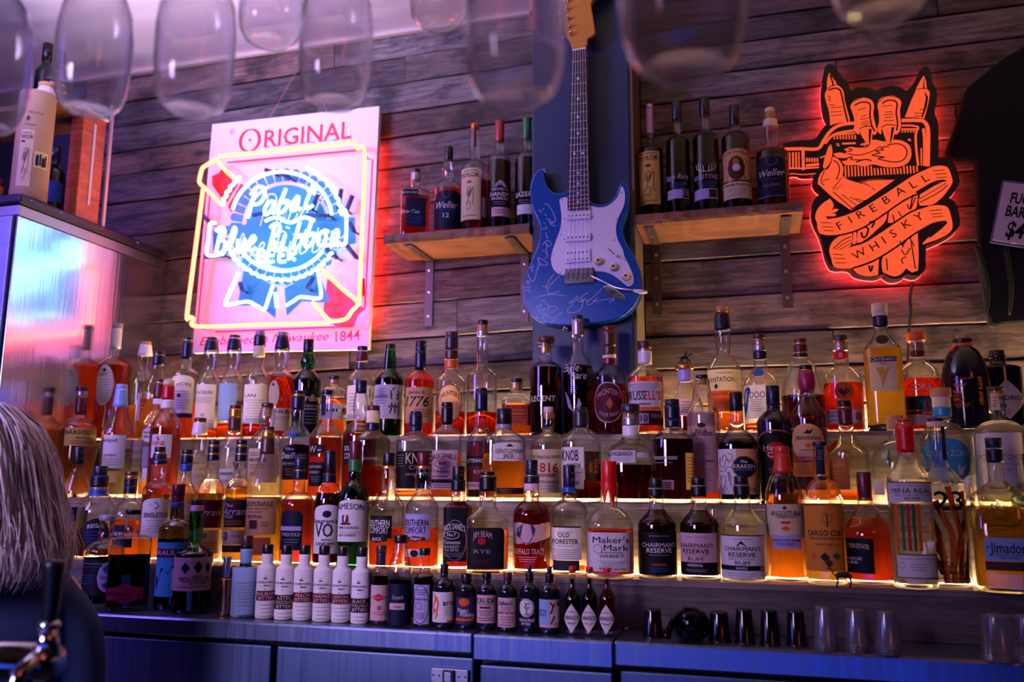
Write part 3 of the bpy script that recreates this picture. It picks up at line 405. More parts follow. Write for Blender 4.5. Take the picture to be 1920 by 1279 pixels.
'bscal':[[(-1.181,1.9173),(-1.1462,1.9161),(-1.1383,1.9033),(-1.1452,1.8918),(-1.1801,1.8962)],[(-1.1802,1.8928),(-1.1455,1.8859),(-1.1399,1.8723),(-1.1489,1.8623),(-1.1831,1.8723)],[(-1.1839,1.8691),(-1.1502,1.8567),(-1.147,1.8427),(-1.1579,1.8346),(-1.1906,1.8499)],[(-1.192,1.8469),(-1.1603,1.8294),(-1.1596,1.8155),(-1.172,1.8094),(-1.2021,1.8295)],[(-1.2041,1.8268),(-1.1754,1.8048),(-1.1772,1.7913),(-1.1908,1.7875),(-1.2175,1.8118)],[(-1.22,1.8096),(-1.1951,1.7836),(-1.1994,1.7708),(-1.2138,1.7694),(-1.2363,1.7973)],[(-1.2391,1.7955),(-1.2188,1.7663),(-1.2255,1.7547),(-1.2403,1.7557),(-1.2578,1.7863)],[(-1.2611,1.7851),(-1.2459,1.7536),(-1.2548,1.7434),(-1.2696,1.7468),(-1.2817,1.7793)],[(-1.2851,1.7786),(-1.2756,1.7457),(-1.2865,1.7373),(-1.3008,1.743),(-1.307,1.7764)],[(-1.3107,1.7763),(-1.3071,1.7429),(-1.3197,1.7366),(-1.3331,1.7445),(-1.3332,1.7778)],[(-1.3369,1.7783),(-1.3395,1.7454),(-1.3535,1.7414),(-1.3655,1.7512),(-1.3594,1.7835)],[(-1.3631,1.7846),(-1.3719,1.7532),(-1.3868,1.7516),(-1.3972,1.7631),(-1.3849,1.7933)],[(-1.3884,1.795),(-1.4032,1.766),(-1.4186,1.7669),(-1.427,1.7798),(-1.4089,1.807)],[(-1.4121,1.8092),(-1.4326,1.7836),(-1.448,1.787),(-1.4541,1.8008),(-1.4307,1.8241)],[(-1.4335,1.8268),(-1.4591,1.8055),(-1.4741,1.8113),(-1.4776,1.8257),(-1.4494,1.8443)],[(-1.4518,1.8474),(-1.4818,1.831),(-1.4959,1.8391),(-1.4968,1.8536),(-1.4647,1.867)],[(-1.4665,1.8703),(-1.5,1.8594),(-1.5127,1.8696),(-1.5109,1.8838),(-1.4758,1.8913)],[(-1.477,1.8948),(-1.513,1.8899),(-1.524,1.9018),(-1.5195,1.9152),(-1.4825,1.9166)],[(-1.4831,1.9202),(-1.5205,1.9214),(-1.5294,1.9348),(-1.5222,1.9469),(-1.4845,1.9421)],[(-1.4844,1.9456),(-1.5221,1.9531),(-1.5285,1.9674),(-1.519,1.9778),(-1.4817,1.9669)],[(-1.481,1.9703),(-1.5176,1.9837),(-1.5215,1.9986),(-1.5099,2.007),(-1.4742,1.9903)],[(-1.4728,1.9934),(-1.5074,2.0124),(-1.5084,2.0273),(-1.4951,2.0334),(-1.4622,2.0115)],[(-1.4602,2.0143),(-1.4915,2.0383),(-1.4898,2.0527),(-1.4752,2.0563),(-1.4461,2.0298)],[(-1.4436,2.0321),(-1.4707,2.0603),(-1.4663,2.0739),(-1.4508,2.0749),(-1.4265,2.0447)],[(-1.4235,2.0464),(-1.4455,2.078),(-1.4385,2.0901),(-1.4227,2.0885),(-1.4039,2.0556)],[(-1.4005,2.0568),(-1.4168,2.0906),(-1.4075,2.1011),(-1.3919,2.0969),(-1.379,2.0622)],[(-1.3754,2.0628),(-1.3856,2.0979),(-1.3743,2.1063),(-1.3594,2.0997),(-1.3528,2.0644)],[(-1.3491,2.0644),(-1.3528,2.0996),(-1.3399,2.1057),(-1.3261,2.0969),(-1.326,2.0622)],[(-1.3223,2.0615),(-1.3196,2.0957),(-1.3054,2.0994),(-1.2932,2.0887),(-1.2995,2.0556)],[(-1.2959,2.0543),(-1.2869,2.0864),(-1.272,2.0876),(-1.2617,2.0753),(-1.2741,2.0448)],[(-1.2707,2.043),(-1.2557,2.0721),(-1.2406,2.0707),(-1.2325,2.0574),(-1.2505,2.0303)],[(-1.2474,2.028),(-1.2271,2.0533),(-1.2122,2.0495),(-1.2065,2.0354),(-1.2295,2.0125)],[(-1.2268,2.0098),(-1.2018,2.0306),(-1.1875,2.0244),(-1.1844,2.01),(-1.2117,1.992)],[(-1.2094,1.9889),(-1.1806,2.0047),(-1.1674,1.9964),(-1.1668,1.9822),(-1.1975,1.9694)],[(-1.1958,1.9661),(-1.1639,1.9764),(-1.1522,1.9663),(-1.1543,1.9526),(-1.1873,1.9454)],[(-1.1862,1.942),(-1.1524,1.9466),(-1.1424,1.935),(-1.147,1.9221),(-1.1815,1.9208)]],
'bbanner':[(-1.5856,1.9273),(-1.539,1.9373),(-1.1065,1.9285),(-1.1001,1.85),(-1.1462,1.8438),(-1.5326,1.8452),(-1.5798,1.8486)],
'btails':[[(-1.468,1.7956),(-1.3515,1.7306),(-1.3534,1.6384),(-1.408,1.6833),(-1.4827,1.6841)],[(-1.3263,1.7275),(-1.2195,1.7744),(-1.1752,1.6771),(-1.2676,1.6854),(-1.3147,1.6445)]],
'borig':[(-1.5197,2.183),(-1.1267,2.178),.0549],
'borO':(-1.5181,2.2163),
'breg':(-1.5392,2.2452),
'best':[(-1.6077,1.567),(-1.1753,1.5651)],
'b1844':[(-1.1529,1.5594),(-1.0756,1.5624)],
'nframe':[[(-1.537,2.1386),(-1.2999,2.1354),(-1.0997,2.1336),(-1.0843,2.1319),(-1.0735,2.1144),(-1.0492,2.0955),(-1.0492,1.8688),(-1.0499,1.6672),(-1.0528,1.6582)],[(-1.5478,2.1329),(-1.5074,2.0879),(-1.4702,2.0555)],[(-1.5186,1.9844),(-1.5545,2.0196),(-1.5926,2.0537),(-1.5994,2.068),(-1.5926,2.1032),(-1.582,2.1124),(-1.5584,2.1237),(-1.5497,2.1331)],[(-1.584,2.0393),(-1.5973,1.8457),(-1.6099,1.6516),(-1.6018,1.6431),(-1.5866,1.6358),(-1.5738,1.6127),(-1.3575,1.6073),(-1.1411,1.6016)],[(-1.1771,1.7665),(-1.1072,1.7013),(-1.056,1.6569),(-1.0715,1.6333),(-1.0839,1.6156),(-1.0984,1.6087),(-1.1381,1.6091),(-1.1677,1.6367),(-1.196,1.6645)]],
'nwhite':[[(-1.4572,2.0667),(-1.4612,2.0557),(-1.4735,2.0527),(-1.4759,2.0411),(-1.4875,2.0367),(-1.4884,2.0247),(-1.4991,2.019),(-1.4984,2.0069),(-1.5081,1.9999),(-1.5059,1.9877),(-1.5144,1.9797)],[(-1.2356,2.0754),(-1.2259,2.0644),(-1.2118,2.0617),(-1.2035,2.0499),(-1.1898,2.0456),(-1.1831,2.0332),(-1.1699,2.0274),(-1.165,2.0146),(-1.1526,2.0073),(-1.1494,1.9944),(-1.138,1.9858),(-1.1366,1.9729),(-1.1263,1.9632),(-1.1268,1.9506),(-1.1178,1.9399),(-1.1201,1.9277),(-1.1125,1.9163)],[(-1.1376,1.806),(-1.1485,1.8005),(-1.1509,1.7889),(-1.1627,1.7848),(-1.1668,1.7737),(-1.1792,1.7711),(-1.1849,1.7607),(-1.1978,1.7595),(-1.2049,1.7501),(-1.2182,1.7504),(-1.2267,1.7419),(-1.24,1.7438),(-1.2498,1.7365),(-1.2631,1.7398),(-1.274,1.7338),(-1.287,1.7386),(-1.2988,1.7339),(-1.3113,1.7401),(-1.324,1.7369),(-1.3358,1.7444),(-1.349,1.7427),(-1.3599,1.7514),(-1.3736,1.7513),(-1.3835,1.7611),(-1.3973,1.7625),(-1.4059,1.7732),(-1.4198,1.7762),(-1.427,1.7877),(-1.4406,1.7922),(-1.4463,1.8043),(-1.4594,1.8103),(-1.4634,1.8228),(-1.4759,1.8302)],[(-1.147,1.9211),(-1.151,1.9369),(-1.1567,1.9526),(-1.1641,1.9678),(-1.1732,1.9826),(-1.1839,1.9966),(-1.1959,2.0097),(-1.2093,2.0218),(-1.2239,2.0328),(-1.2395,2.0425),(-1.256,2.0508),(-1.2731,2.0575),(-1.2907,2.0627),(-1.3086,2.0662),(-1.3266,2.068),(-1.3444,2.068),(-1.3619,2.0662),(-1.3788,2.0628),(-1.395,2.0576),(-1.4103,2.0507),(-1.4244,2.0422),(-1.4372,2.0323),(-1.4486,2.021),(-1.4583,2.0084),(-1.4664,1.9948),(-1.4726,1.9802),(-1.477,1.9649)],[(-1.4367,1.8304),(-1.4244,1.8178),(-1.4109,1.8063),(-1.3965,1.7959),(-1.3811,1.7869),(-1.3651,1.7792),(-1.3486,1.773),(-1.3317,1.7682),(-1.3146,1.765),(-1.2976,1.7634),(-1.2807,1.7633),(-1.2642,1.7648),(-1.2482,1.7679),(-1.2329,1.7724),(-1.2184,1.7784),(-1.2049,1.7858),(-1.1925,1.7945),(-1.1813,1.8045),(-1.1714,1.8155)],[(-1.1217,1.9254),(-1.1133,1.9279),(-1.0998,1.9252),(-1.0966,1.8884),(-1.0963,1.8394),(-1.1041,1.8274),(-1.1665,1.8288)],[(-1.529,1.9235),(-1.5475,1.9234),(-1.5495,1.8753),(-1.5497,1.8274),(-1.4947,1.8268)],[(-1.4457,1.7698),(-1.4642,1.7258),(-1.4829,1.6835),(-1.4768,1.6735),(-1.4112,1.6795),(-1.3822,1.6668),(-1.3532,1.6511)],[(-1.3242,1.7222),(-1.3345,1.6895),(-1.3463,1.6523)],[(-1.316,1.6995),(-1.3082,1.655)],[(-1.1891,1.7689),(-1.1805,1.7291),(-1.1734,1.6866),(-1.183,1.6763),(-1.2377,1.684),(-1.261,1.6728),(-1.2827,1.6615)],[(-1.4226,1.933),(-1.4004,2.0271)],[(-1.4204,2.0048),(-1.4029,2.0273),(-1.3779,2.025),(-1.3729,2.0005),(-1.3878,1.9778),(-1.4082,1.9748)],[(-1.3338,1.973),(-1.3491,1.9782),(-1.3652,1.9607),(-1.3657,1.9396),(-1.3503,1.9443),(-1.3338,1.973),(-1.3423,1.9436),(-1.3322,1.9428)],[(-1.3006,2.0148),(-1.3251,1.9491),(-1.3148,1.9407),(-1.2976,1.9542),(-1.2947,1.9765),(-1.3123,1.9706)],[(-1.2963,1.9691),(-1.2836,1.9718)],[(-1.2862,1.9527),(-1.2602,1.9879),(-1.2592,1.9653),(-1.2677,1.9451),(-1.283,1.9486)],[(-1.2672,1.9473),(-1.2467,1.9492)],[(-1.2093,2.0201),(-1.233,1.9587),(-1.2256,1.9468),(-1.208,1.9542)],[(-1.2296,2.001),(-1.1949,2.0038)],[(-1.5264,1.834),(-1.5128,1.9089)],[(-1.526,1.8985),(-1.511,1.9088),(-1.4955,1.8999),(-1.5005,1.8775),(-1.5168,1.8727)],[(-1.5168,1.8727),(-1.4976,1.866),(-1.5011,1.8397),(-1.5157,1.8333),(-1.5296,1.8403)],[(-1.4875,1.8404),(-1.4629,1.8914),(-1.469,1.9071),(-1.4795,1.8549),(-1.4739,1.8319),(-1.4559,1.8381)],[(-1.4492,1.8694),(-1.4497,1.8355),(-1.4376,1.8324),(-1.4247,1.8675),(-1.4287,1.834),(-1.4181,1.8355)],[(-1.4111,1.8456),(-1.3908,1.8628),(-1.3969,1.8745),(-1.4086,1.8566),(-1.4052,1.8302),(-1.384,1.8361)],[(-1.3494,1.8278),(-1.3314,1.9074)],[(-1.346,1.8964),(-1.3295,1.9073),(-1.3133,1.8979),(-1.3196,1.8741),(-1.3376,1.8673),(-1.3279,1.8504),(-1.3248,1.826),(-1.3145,1.8333)],[(-1.2962,1.8722),(-1.3043,1.8326),(-1.2893,1.8315)],[(-1.291,1.892),(-1.289,1.8967)],[(-1.2498,1.9089),(-1.2671,1.8379),(-1.2568,1.8291),(-1.242,1.844),(-1.2412,1.868),(-1.257,1.8612)],[(-1.2421,1.86),(-1.2305,1.8631)],[(-1.2095,1.9096),(-1.2269,1.8389),(-1.2167,1.8302),(-1.202,1.845),(-1.2011,1.8688),(-1.2168,1.8621)],[(-1.202,1.8609),(-1.1905,1.864)],[(-1.1682,1.8742),(-1.1824,1.8634),(-1.1856,1.8358),(-1.1733,1.8309),(-1.1614,1.8538),(-1.1682,1.8742),(-1.1541,1.8691)],[(-1.142,1.8722),(-1.1484,1.833)],[(-1.1444,1.8604),(-1.1306,1.8752),(-1.1265,1.863),(-1.1316,1.8357),(-1.1186,1.8371)],[(-1.3783,1.7944),(-1.3758,1.8281),(-1.3592,1.8252),(-1.3596,1.8134),(-1.3763,1.8118),(-1.3567,1.8081),(-1.3571,1.7946),(-1.3783,1.7944)],[(-1.3206,1.8265),(-1.3416,1.8281),(-1.3456,1.7946),(-1.3246,1.7931)],[(-1.3436,1.8113),(-1.3271,1.8101)],[(-1.2883,1.8266),(-1.3092,1.8281),(-1.3132,1.7947),(-1.2924,1.7933)],[(-1.3112,1.8114),(-1.2948,1.8103)],[(-1.281,1.7949),(-1.2784,1.8283),(-1.2621,1.8271),(-1.2611,1.8136),(-1.279,1.8115),(-1.2603,1.7935)],[(-1.3622,1.9181),(-1.3237,1.9264),(-1.2787,1.9064),(-1.2359,1.919),(-1.2008,1.9065)]],
'bscript':[[(-1.4197,1.9277),(-1.3968,2.0239)],[(-1.4173,2.0011),(-1.3994,2.0241),(-1.3739,2.0218),(-1.3689,1.9968),(-1.3842,1.9736),(-1.405,1.9705)],[(-1.332,1.9641),(-1.3463,1.969),(-1.3616,1.9518),(-1.3623,1.9312),(-1.3478,1.9359),(-1.332,1.9641),(-1.3403,1.9353),(-1.3309,1.9345)],[(-1.3005,2.005),(-1.3242,1.9407),(-1.3146,1.9325),(-1.2983,1.9458),(-1.2954,1.9676),(-1.312,1.9617)],[(-1.297,1.9604),(-1.285,1.9631)],[(-1.2877,1.9443),(-1.263,1.9789),(-1.2623,1.9568),(-1.2705,1.937),(-1.2848,1.9404)],[(-1.27,1.9392),(-1.2507,1.9412)],[(-1.2149,2.0106),(-1.2378,1.9504),(-1.231,1.9389),(-1.2144,1.9462)],[(-1.2342,1.9918),(-1.2017,1.9947)],[(-1.5377,1.8355),(-1.5241,1.9089)],[(-1.5373,1.8987),(-1.5223,1.9087),(-1.5068,1.9001),(-1.5118,1.8781),(-1.5282,1.8734)],[(-1.5282,1.8734),(-1.509,1.8668),(-1.5125,1.8411),(-1.5271,1.8347),(-1.5409,1.8416)],[(-1.499,1.8418),(-1.4744,1.8918),(-1.4804,1.9072),(-1.4909,1.856),(-1.4854,1.8335),(-1.4674,1.8396)],[(-1.4607,1.8703),(-1.4612,1.8372),(-1.4491,1.8341),(-1.4363,1.8685),(-1.4403,1.8357),(-1.4297,1.8371)],[(-1.4227,1.8471),(-1.4024,1.864),(-1.4085,1.8754),(-1.4202,1.8579),(-1.4168,1.832),(-1.3956,1.8378)],[(-1.3676,1.8302),(-1.3495,1.9053)],[(-1.3647,1.895),(-1.3475,1.9051),(-1.3305,1.8961),(-1.3369,1.8737),(-1.3556,1.8675),(-1.3453,1.8515),(-1.3419,1.8284),(-1.3312,1.8353)],[(-1.3124,1.8719),(-1.3205,1.8345),(-1.3047,1.8334)],[(-1.3071,1.8906),(-1.3051,1.895)],[(-1.2642,1.9063),(-1.2815,1.8394),(-1.2707,1.8311),(-1.2554,1.845),(-1.2548,1.8676),(-1.2712,1.8613)],[(-1.2556,1.8601),(-1.2435,1.863)],[(-1.2221,1.9068),(-1.2395,1.8402),(-1.2287,1.8319),(-1.2135,1.8458),(-1.2128,1.8683),(-1.2292,1.862)],[(-1.2137,1.8608),(-1.2017,1.8637)],[(-1.1785,1.8732),(-1.1932,1.8631),(-1.1963,1.8371),(-1.1833,1.8324),(-1.1711,1.8539),(-1.1785,1.8732),(-1.1636,1.8684)],[(-1.151,1.8712),(-1.1573,1.8343)],[(-1.1534,1.8602),(-1.1391,1.874),(-1.1348,1.8625),(-1.1397,1.8368),(-1.1262,1.838)]],
'elec':[[(-1.1009,1.9851),(-1.1179,1.9411)],[(-1.1119,1.8345),(-1.08,1.7957)],[(-1.1783,1.8298),(-1.1427,1.8001)],[(-1.586,1.8343),(-1.519,1.8346)],[(-1.2158,1.7491),(-1.2349,1.7153)],[(-1.6117,1.975),(-1.577,1.9415)],[(-1.1062,1.903),(-1.0915,1.8761)],[(-1.4599,1.7466),(-1.451,1.7216)],[(-1.2138,1.9986),(-1.2328,1.9559)],[(-1.3387,2.0755),(-1.309,2.0592)],[(-1.3943,2.0946),(-1.368,2.0818)],[(-1.1378,2.0081),(-1.1456,1.9484)],[(-1.2477,1.9375),(-1.1724,1.9295)],[(-1.4276,1.9526),(-1.3826,1.9588)]],
'elecr':[(-1.0593,1.733),(-1.0574,1.6829)],
'chain':[[(-1.338,2.4585),(-1.4226,2.2868)],[(-1.2598,2.3412),(-1.2184,2.2748)]],
'gbody':[(-.4973,1.9594),(-.4945,1.9375),(-.4875,1.9131),(-.4735,1.8953),(-.4559,1.8887),(-.442,1.89),(-.4303,1.8984),(-.422,1.9005),(-.3864,1.8774),(-.3756,1.8623),(-.3635,1.8528),(-.3486,1.8501),(-.3297,1.8526),(-.3147,1.8639),(-.3056,1.8798),(-.3021,1.8934),(-.2953,1.9026),(-.2873,1.9011),(-.2787,1.8898),(-.2758,1.8728),(-.2768,1.8535),(-.2819,1.8304),(-.2902,1.8104),(-.2958,1.7943),(-.2961,1.7779),(-.2911,1.7583),(-.2822,1.7385),(-.2733,1.7229),(-.2611,1.6964),(-.2535,1.6656),(-.2515,1.6394),(-.256,1.6103),(-.2708,1.5846),(-.2946,1.5632),(-.3209,1.5526),(-.3565,1.5469),(-.4005,1.5451),(-.4192,1.544),(-.4476,1.5447),(-.4815,1.5488),(-.5089,1.5577),(-.531,1.5771),(-.545,1.602),(-.5506,1.6276),(-.5493,1.652),(-.5423,1.6821),(-.5275,1.7188),(-.5144,1.7473),(-.5074,1.7692),(-.5045,1.7958),(-.5094,1.8188),(-.5214,1.8445),(-.5285,1.8703),(-.532,1.8993),(-.5302,1.9225),(-.5231,1.9417),(-.5129,1.9537),(-.5029,1.96)],
'gguard':[(-.4464,1.8747),(-.4312,1.8729),(-.4314,1.8424),(-.378,1.8405),(-.3782,1.849),(-.363,1.8434),(-.3482,1.8407),(-.3293,1.8437),(-.3122,1.8557),(-.3021,1.8701),(-.2967,1.887),(-.2937,1.891),(-.2885,1.8813),(-.2862,1.8617),(-.2906,1.8377),(-.303,1.8133),(-.309,1.7945),(-.3103,1.774),(-.3054,1.7517),(-.2944,1.7281),(-.2915,1.7126),(-.2766,1.6791),(-.2693,1.6558),(-.2696,1.6424),(-.2759,1.6351),(-.2863,1.6357),(-.3031,1.6519),(-.3239,1.6674),(-.3397,1.6738),(-.3629,1.6773),(-.4388,1.6734),(-.4497,1.6741),(-.4639,1.6819),(-.4735,1.6977),(-.4762,1.7178),(-.4713,1.7397),(-.4622,1.765),(-.4524,1.7908),(-.4481,1.8199),(-.4507,1.8483),(-.4534,1.8683)],
'gneck':[(-.4165,2.2737),(-.3805,2.2745),(-.3803,1.9596),(-.3775,1.8367),(-.4308,1.8385),(-.429,1.956)],
'gfret':[[(-.4163,2.2374),(-.379,2.237)],[(-.4173,2.2049),(-.3788,2.2045)],[(-.4183,2.1755),(-.3787,2.1751)],[(-.4193,2.1463),(-.3785,2.1458)],[(-.4201,2.12),(-.3784,2.1195)],[(-.4209,2.0968),(-.3782,2.0963)],[(-.4217,2.0722),(-.3781,2.0717)],[(-.4224,2.0505),(-.378,2.05)],[(-.4231,2.0289),(-.3779,2.0285)],[(-.4238,2.0096),(-.3778,2.0091)],[(-.4243,1.9917),(-.3777,1.9913)],[(-.4249,1.9739),(-.3776,1.9735)],[(-.4255,1.9575),(-.3775,1.9571)],[(-.426,1.941),(-.3774,1.9407)],[(-.4265,1.9267),(-.3773,1.9264)],[(-.427,1.9122),(-.3772,1.9119)],[(-.4274,1.8985),(-.3772,1.8982)],[(-.4278,1.8868),(-.3771,1.8866)],[(-.4282,1.8741),(-.377,1.874)],[(-.4286,1.8633),(-.377,1.8632)],[(-.4289,1.8531),(-.3769,1.853)],[(-.4293,1.8423),(-.3769,1.8422)]],
'gdots':[(-.4011,2.1895),(-.4015,2.1338),(-.402,2.0843),(-.4024,2.0396),(-.4118,1.9861),(-.3911,1.9853),(-.4031,1.9339),(-.4034,1.9051),(-.4036,1.8803),(-.4038,1.8579)],
'gnut':[(-.4155,2.2709),(-.3796,2.2717)],
'ghead':[(-.4167,2.2794),(-.3813,2.2803),(-.3768,2.2977),(-.3726,2.3023),(-.357,2.312),(-.3581,2.3355),(-.3638,2.3765),(-.3658,2.3989),(-.3543,2.4168),(-.3329,2.4255),(-.3213,2.448),(-.3322,2.4775),(-.3605,2.4915),(-.392,2.4908),(-.421,2.474),(-.4386,2.4398),(-.4447,2.3946),(-.442,2.3559),(-.4364,2.3231),(-.4223,2.2998)],
'gtune':[(-.4323,2.3192),(-.4379,2.3413),(-.4392,2.3643),(-.4419,2.3907),(-.4403,2.415),(-.4315,2.4382)],
'gpick':[[(-.4354,1.8332),(-.3718,1.832),(-.372,1.8118),(-.4355,1.8129)],[(-.4378,1.7761),(-.3724,1.7758),(-.3727,1.7551),(-.4379,1.7559)],[(-.4388,1.7351),(-.3749,1.7353),(-.374,1.7017),(-.4376,1.7005)]],
'gbridge':[(-.4393,1.6871),(-.3676,1.6865),(-.3667,1.6484),(-.4409,1.6475)],
'gstr':[((-.412,2.2703),(-.4299,1.6802)),((-.4058,2.2703),(-.4188,1.6801)),((-.3996,2.2703),(-.4077,1.6801)),((-.3934,2.2704),(-.3967,1.6801)),((-.3873,2.2704),(-.3857,1.68)),((-.3811,2.2704),(-.3747,1.68))],
'gknob':[(-.354,1.702),(-.317,1.6845),(-.2872,1.6583)],
'gswitch':[(-.3309,1.7331),(-.3074,1.7096)],
'gscrew':[(-.4462,1.8701),(-.3711,1.8382),(-.2938,1.8745),(-.3096,1.808),(-.3145,1.7535),(-.2889,1.6999),(-.2795,1.6415),(-.3648,1.6806),(-.4528,1.6795),(-.469,1.7276),(-.4495,1.7777),(-.4396,1.8188),(-.3686,1.8192),(-.4413,1.7645),(-.3699,1.7646),(-.3072,1.7093)],
'gjack':[(-.3471,1.6366),(-.3324,1.6398),(-.3115,1.6278),(-.2934,1.612),(-.2871,1.5997),(-.2937,1.596),(-.3067,1.5994),(-.3262,1.6112),(-.3419,1.6255)],
'gtrem':[(-.3742,1.6643,2.028),(-.3425,1.6456,2.02),(-.3081,1.6266,2.016),(-.2666,1.6171,2.014),(-.2512,1.6136,2.014),(-.2347,1.6113,2.014)],
'gbutton':[(-.498,1.9638),(-.4462,1.5507)],
'gsig':[[(-.4926,1.8623),(-.4874,1.8627),(-.4786,1.8531),(-.47,1.8364),(-.4648,1.8218),(-.4666,1.8131),(-.4735,1.8155)],[(-.4892,1.8238),(-.477,1.8193),(-.4822,1.8144),(-.4701,1.8117),(-.4788,1.8088),(-.4631,1.8023)],[(-.5094,1.8495),(-.5015,1.8435),(-.5032,1.8463)],[(-.4988,1.8477),(-.4944,1.8527)],[(-.4927,1.8365),(-.4874,1.8308)],[(-.4954,1.8128),(-.491,1.8098)],[(-.4998,1.7982),(-.4875,1.7981),(-.4893,1.8044)],[(-.4889,1.7876),(-.4876,1.7778),(-.4841,1.7741),(-.4893,1.7727)],[(-.4995,1.7554),(-.4902,1.764),(-.4828,1.7653),(-.4755,1.7555),(-.4829,1.7505),(-.4902,1.7603),(-.4866,1.7489),(-.4903,1.7417)],[(-.4995,1.7405),(-.4866,1.7377),(-.4903,1.7324),(-.4848,1.7283),(-.4922,1.7178)],[(-.5107,1.7227),(-.5014,1.7184),(-.4903,1.7102),(-.4848,1.7043),(-.4941,1.7012),(-.5033,1.7056),(-.5088,1.7133),(-.5107,1.7227)],[(-.5125,1.708),(-.5051,1.702),(-.5125,1.6988),(-.5088,1.693),(-.5144,1.6915),(-.5162,1.6769),(-.5218,1.6625),(-.5311,1.6686),(-.5367,1.6819)],[(-.5274,1.7072),(-.5218,1.6994),(-.5311,1.6982),(-.5237,1.6903),(-.5292,1.6888)],[(-.5403,1.6655),(-.5311,1.6612),(-.5366,1.656),(-.5403,1.6636)],[(-.544,1.6472),(-.5366,1.6486),(-.5292,1.6482)],[(-.544,1.638),(-.5329,1.6411),(-.531,1.6318)],[(-.4693,1.6757),(-.4813,1.6618),(-.4905,1.6404)],[(-.4557,1.6712),(-.4758,1.6523),(-.485,1.6382),(-.485,1.6291),(-.4723,1.6284),(-.4559,1.632)],[(-.5006,1.6483),(-.4887,1.6467)],[(-.5199,1.6183),(-.4942,1.6242),(-.4686,1.6245),(-.4378,1.6191)],[(-.5034,1.6119),(-.4924,1.6077),(-.4833,1.5945),(-.4852,1.5837),(-.4943,1.5751),(-.5071,1.5848),(-.5126,1.596),(-.5034,1.5992)],[(-.487,1.591),(-.4724,1.5957),(-.4579,1.5877),(-.4688,1.5828),(-.4815,1.5745)],[(-.5016,1.6027),(-.5034,1.5864),(-.4906,1.5912),(-.4979,1.5825)],[(-.5016,1.5646),(-.4907,1.5731),(-.4834,1.5691),(-.4743,1.5651)],[(-.4471,1.579),(-.4634,1.5681),(-.4762,1.5525)],[(-.5144,1.5707),(-.5108,1.5651)],[(-.498,1.5554),(-.487,1.5567)],[(-.4073,1.6174),(-.4289,1.6024),(-.4253,1.6004),(-.4073,1.6102),(-.3822,1.625)],[(-.4074,1.6066),(-.4038,1.6028),(-.3984,1.6079),(-.3967,1.6006),(-.3895,1.6092),(-.3842,1.6017)],[(-.3967,1.5988),(-.4004,1.5847),(-.4148,1.5764),(-.4327,1.5774),(-.4326,1.5864),(-.4182,1.5982)],[(-.3998,1.6008),(-.3926,1.6058),(-.3997,1.6098)],[(-.3479,1.6328),(-.3641,1.6167),(-.382,1.6034),(-.3856,1.5964),(-.3767,1.5941),(-.3642,1.606),(-.3588,1.6093),(-.3696,1.6009),(-.3413,1.6047),(-.3219,1.6054),(-.3185,1.6017),(-.3308,1.5979)]],
'shirt':[(.6884,2.232),(.6576,2.2164),(.6327,2.2028),(.5947,2.1752),(.5716,2.1569),(.5458,2.1346),(.5327,2.105),(.5152,2.0504),(.4975,2.0073),(.4841,1.9723),(.4902,1.9577),(.5111,1.9472),(.5472,1.9366),(.542,1.8397),(.5391,1.7723),(.5376,1.6788),(.5395,1.5996),(.5466,1.5303),(.5774,1.5314),(.6339,1.5339)],
'card':[(.599,1.8823),(.6901,1.8615),(.6584,1.7045),(.5602,1.73)],
'cardt':[[(.6086,1.8234),(.6486,1.8146)],[(.5958,1.7927),(.6533,1.7787)],[(.5916,1.7416),(.6478,1.7282)]],
'cable':[(.3936,1.6837),(.3872,1.6435),(.3814,1.6102),(.3803,1.5768),(.3731,1.5239),(.3617,1.4256),(.3446,1.3481)],
'zr':[2.497,2.4185,2.3498,2.264,2.1952,2.1055,2.014,1.9264,1.8358,1.7449,1.6443,1.5425,1.4527,1.3588,1.27],
'zl':[2.5571,2.5219,2.4383,2.3505,2.2586,2.1778,2.0798,1.962,1.8684,1.7539,1.663,1.5579,1.4786,1.3957,1.27],
'glasses':[(-.8076,.7034,1.5417,.0801),(-.7125,.7465,1.5695,.0811),(-.5697,.7381,1.5478,.0838),(-.4401,.8124,1.5741,.0827),(-.1774,.6324,1.4629,.0856),(-.0378,.59,1.4491,.0968),(.1086,.6626,1.5117,.0824),(-.5593,.863,1.6929,.0781),(-.3699,.951,1.7374,.0769)],
'blackcups':[(-.1898,1.6069,.0186,.0499),(-.0735,1.6039,.0196,.0499),(-.031,1.5955,.0172,.0579),(.0106,1.5978,.0172,.0579),(.0543,1.6009,.0176,.0579)],
'press':(-.133,1.6019),
'shots':[(.0996,1.5745,.0196,.0679),(.1477,1.5748,.0196,.0659),(.1945,1.5655,.0201,.0659)],
'rocks':[(.356,1.5654,.0265,.0699),(.3993,1.5657,.0255,.0699)],
'fig':(.1422,1.6847),
'plate':[(-.597,.8163),(-.5255,.8204),(-.5252,.7961),(-.5965,.7917)],
'swirl':0}
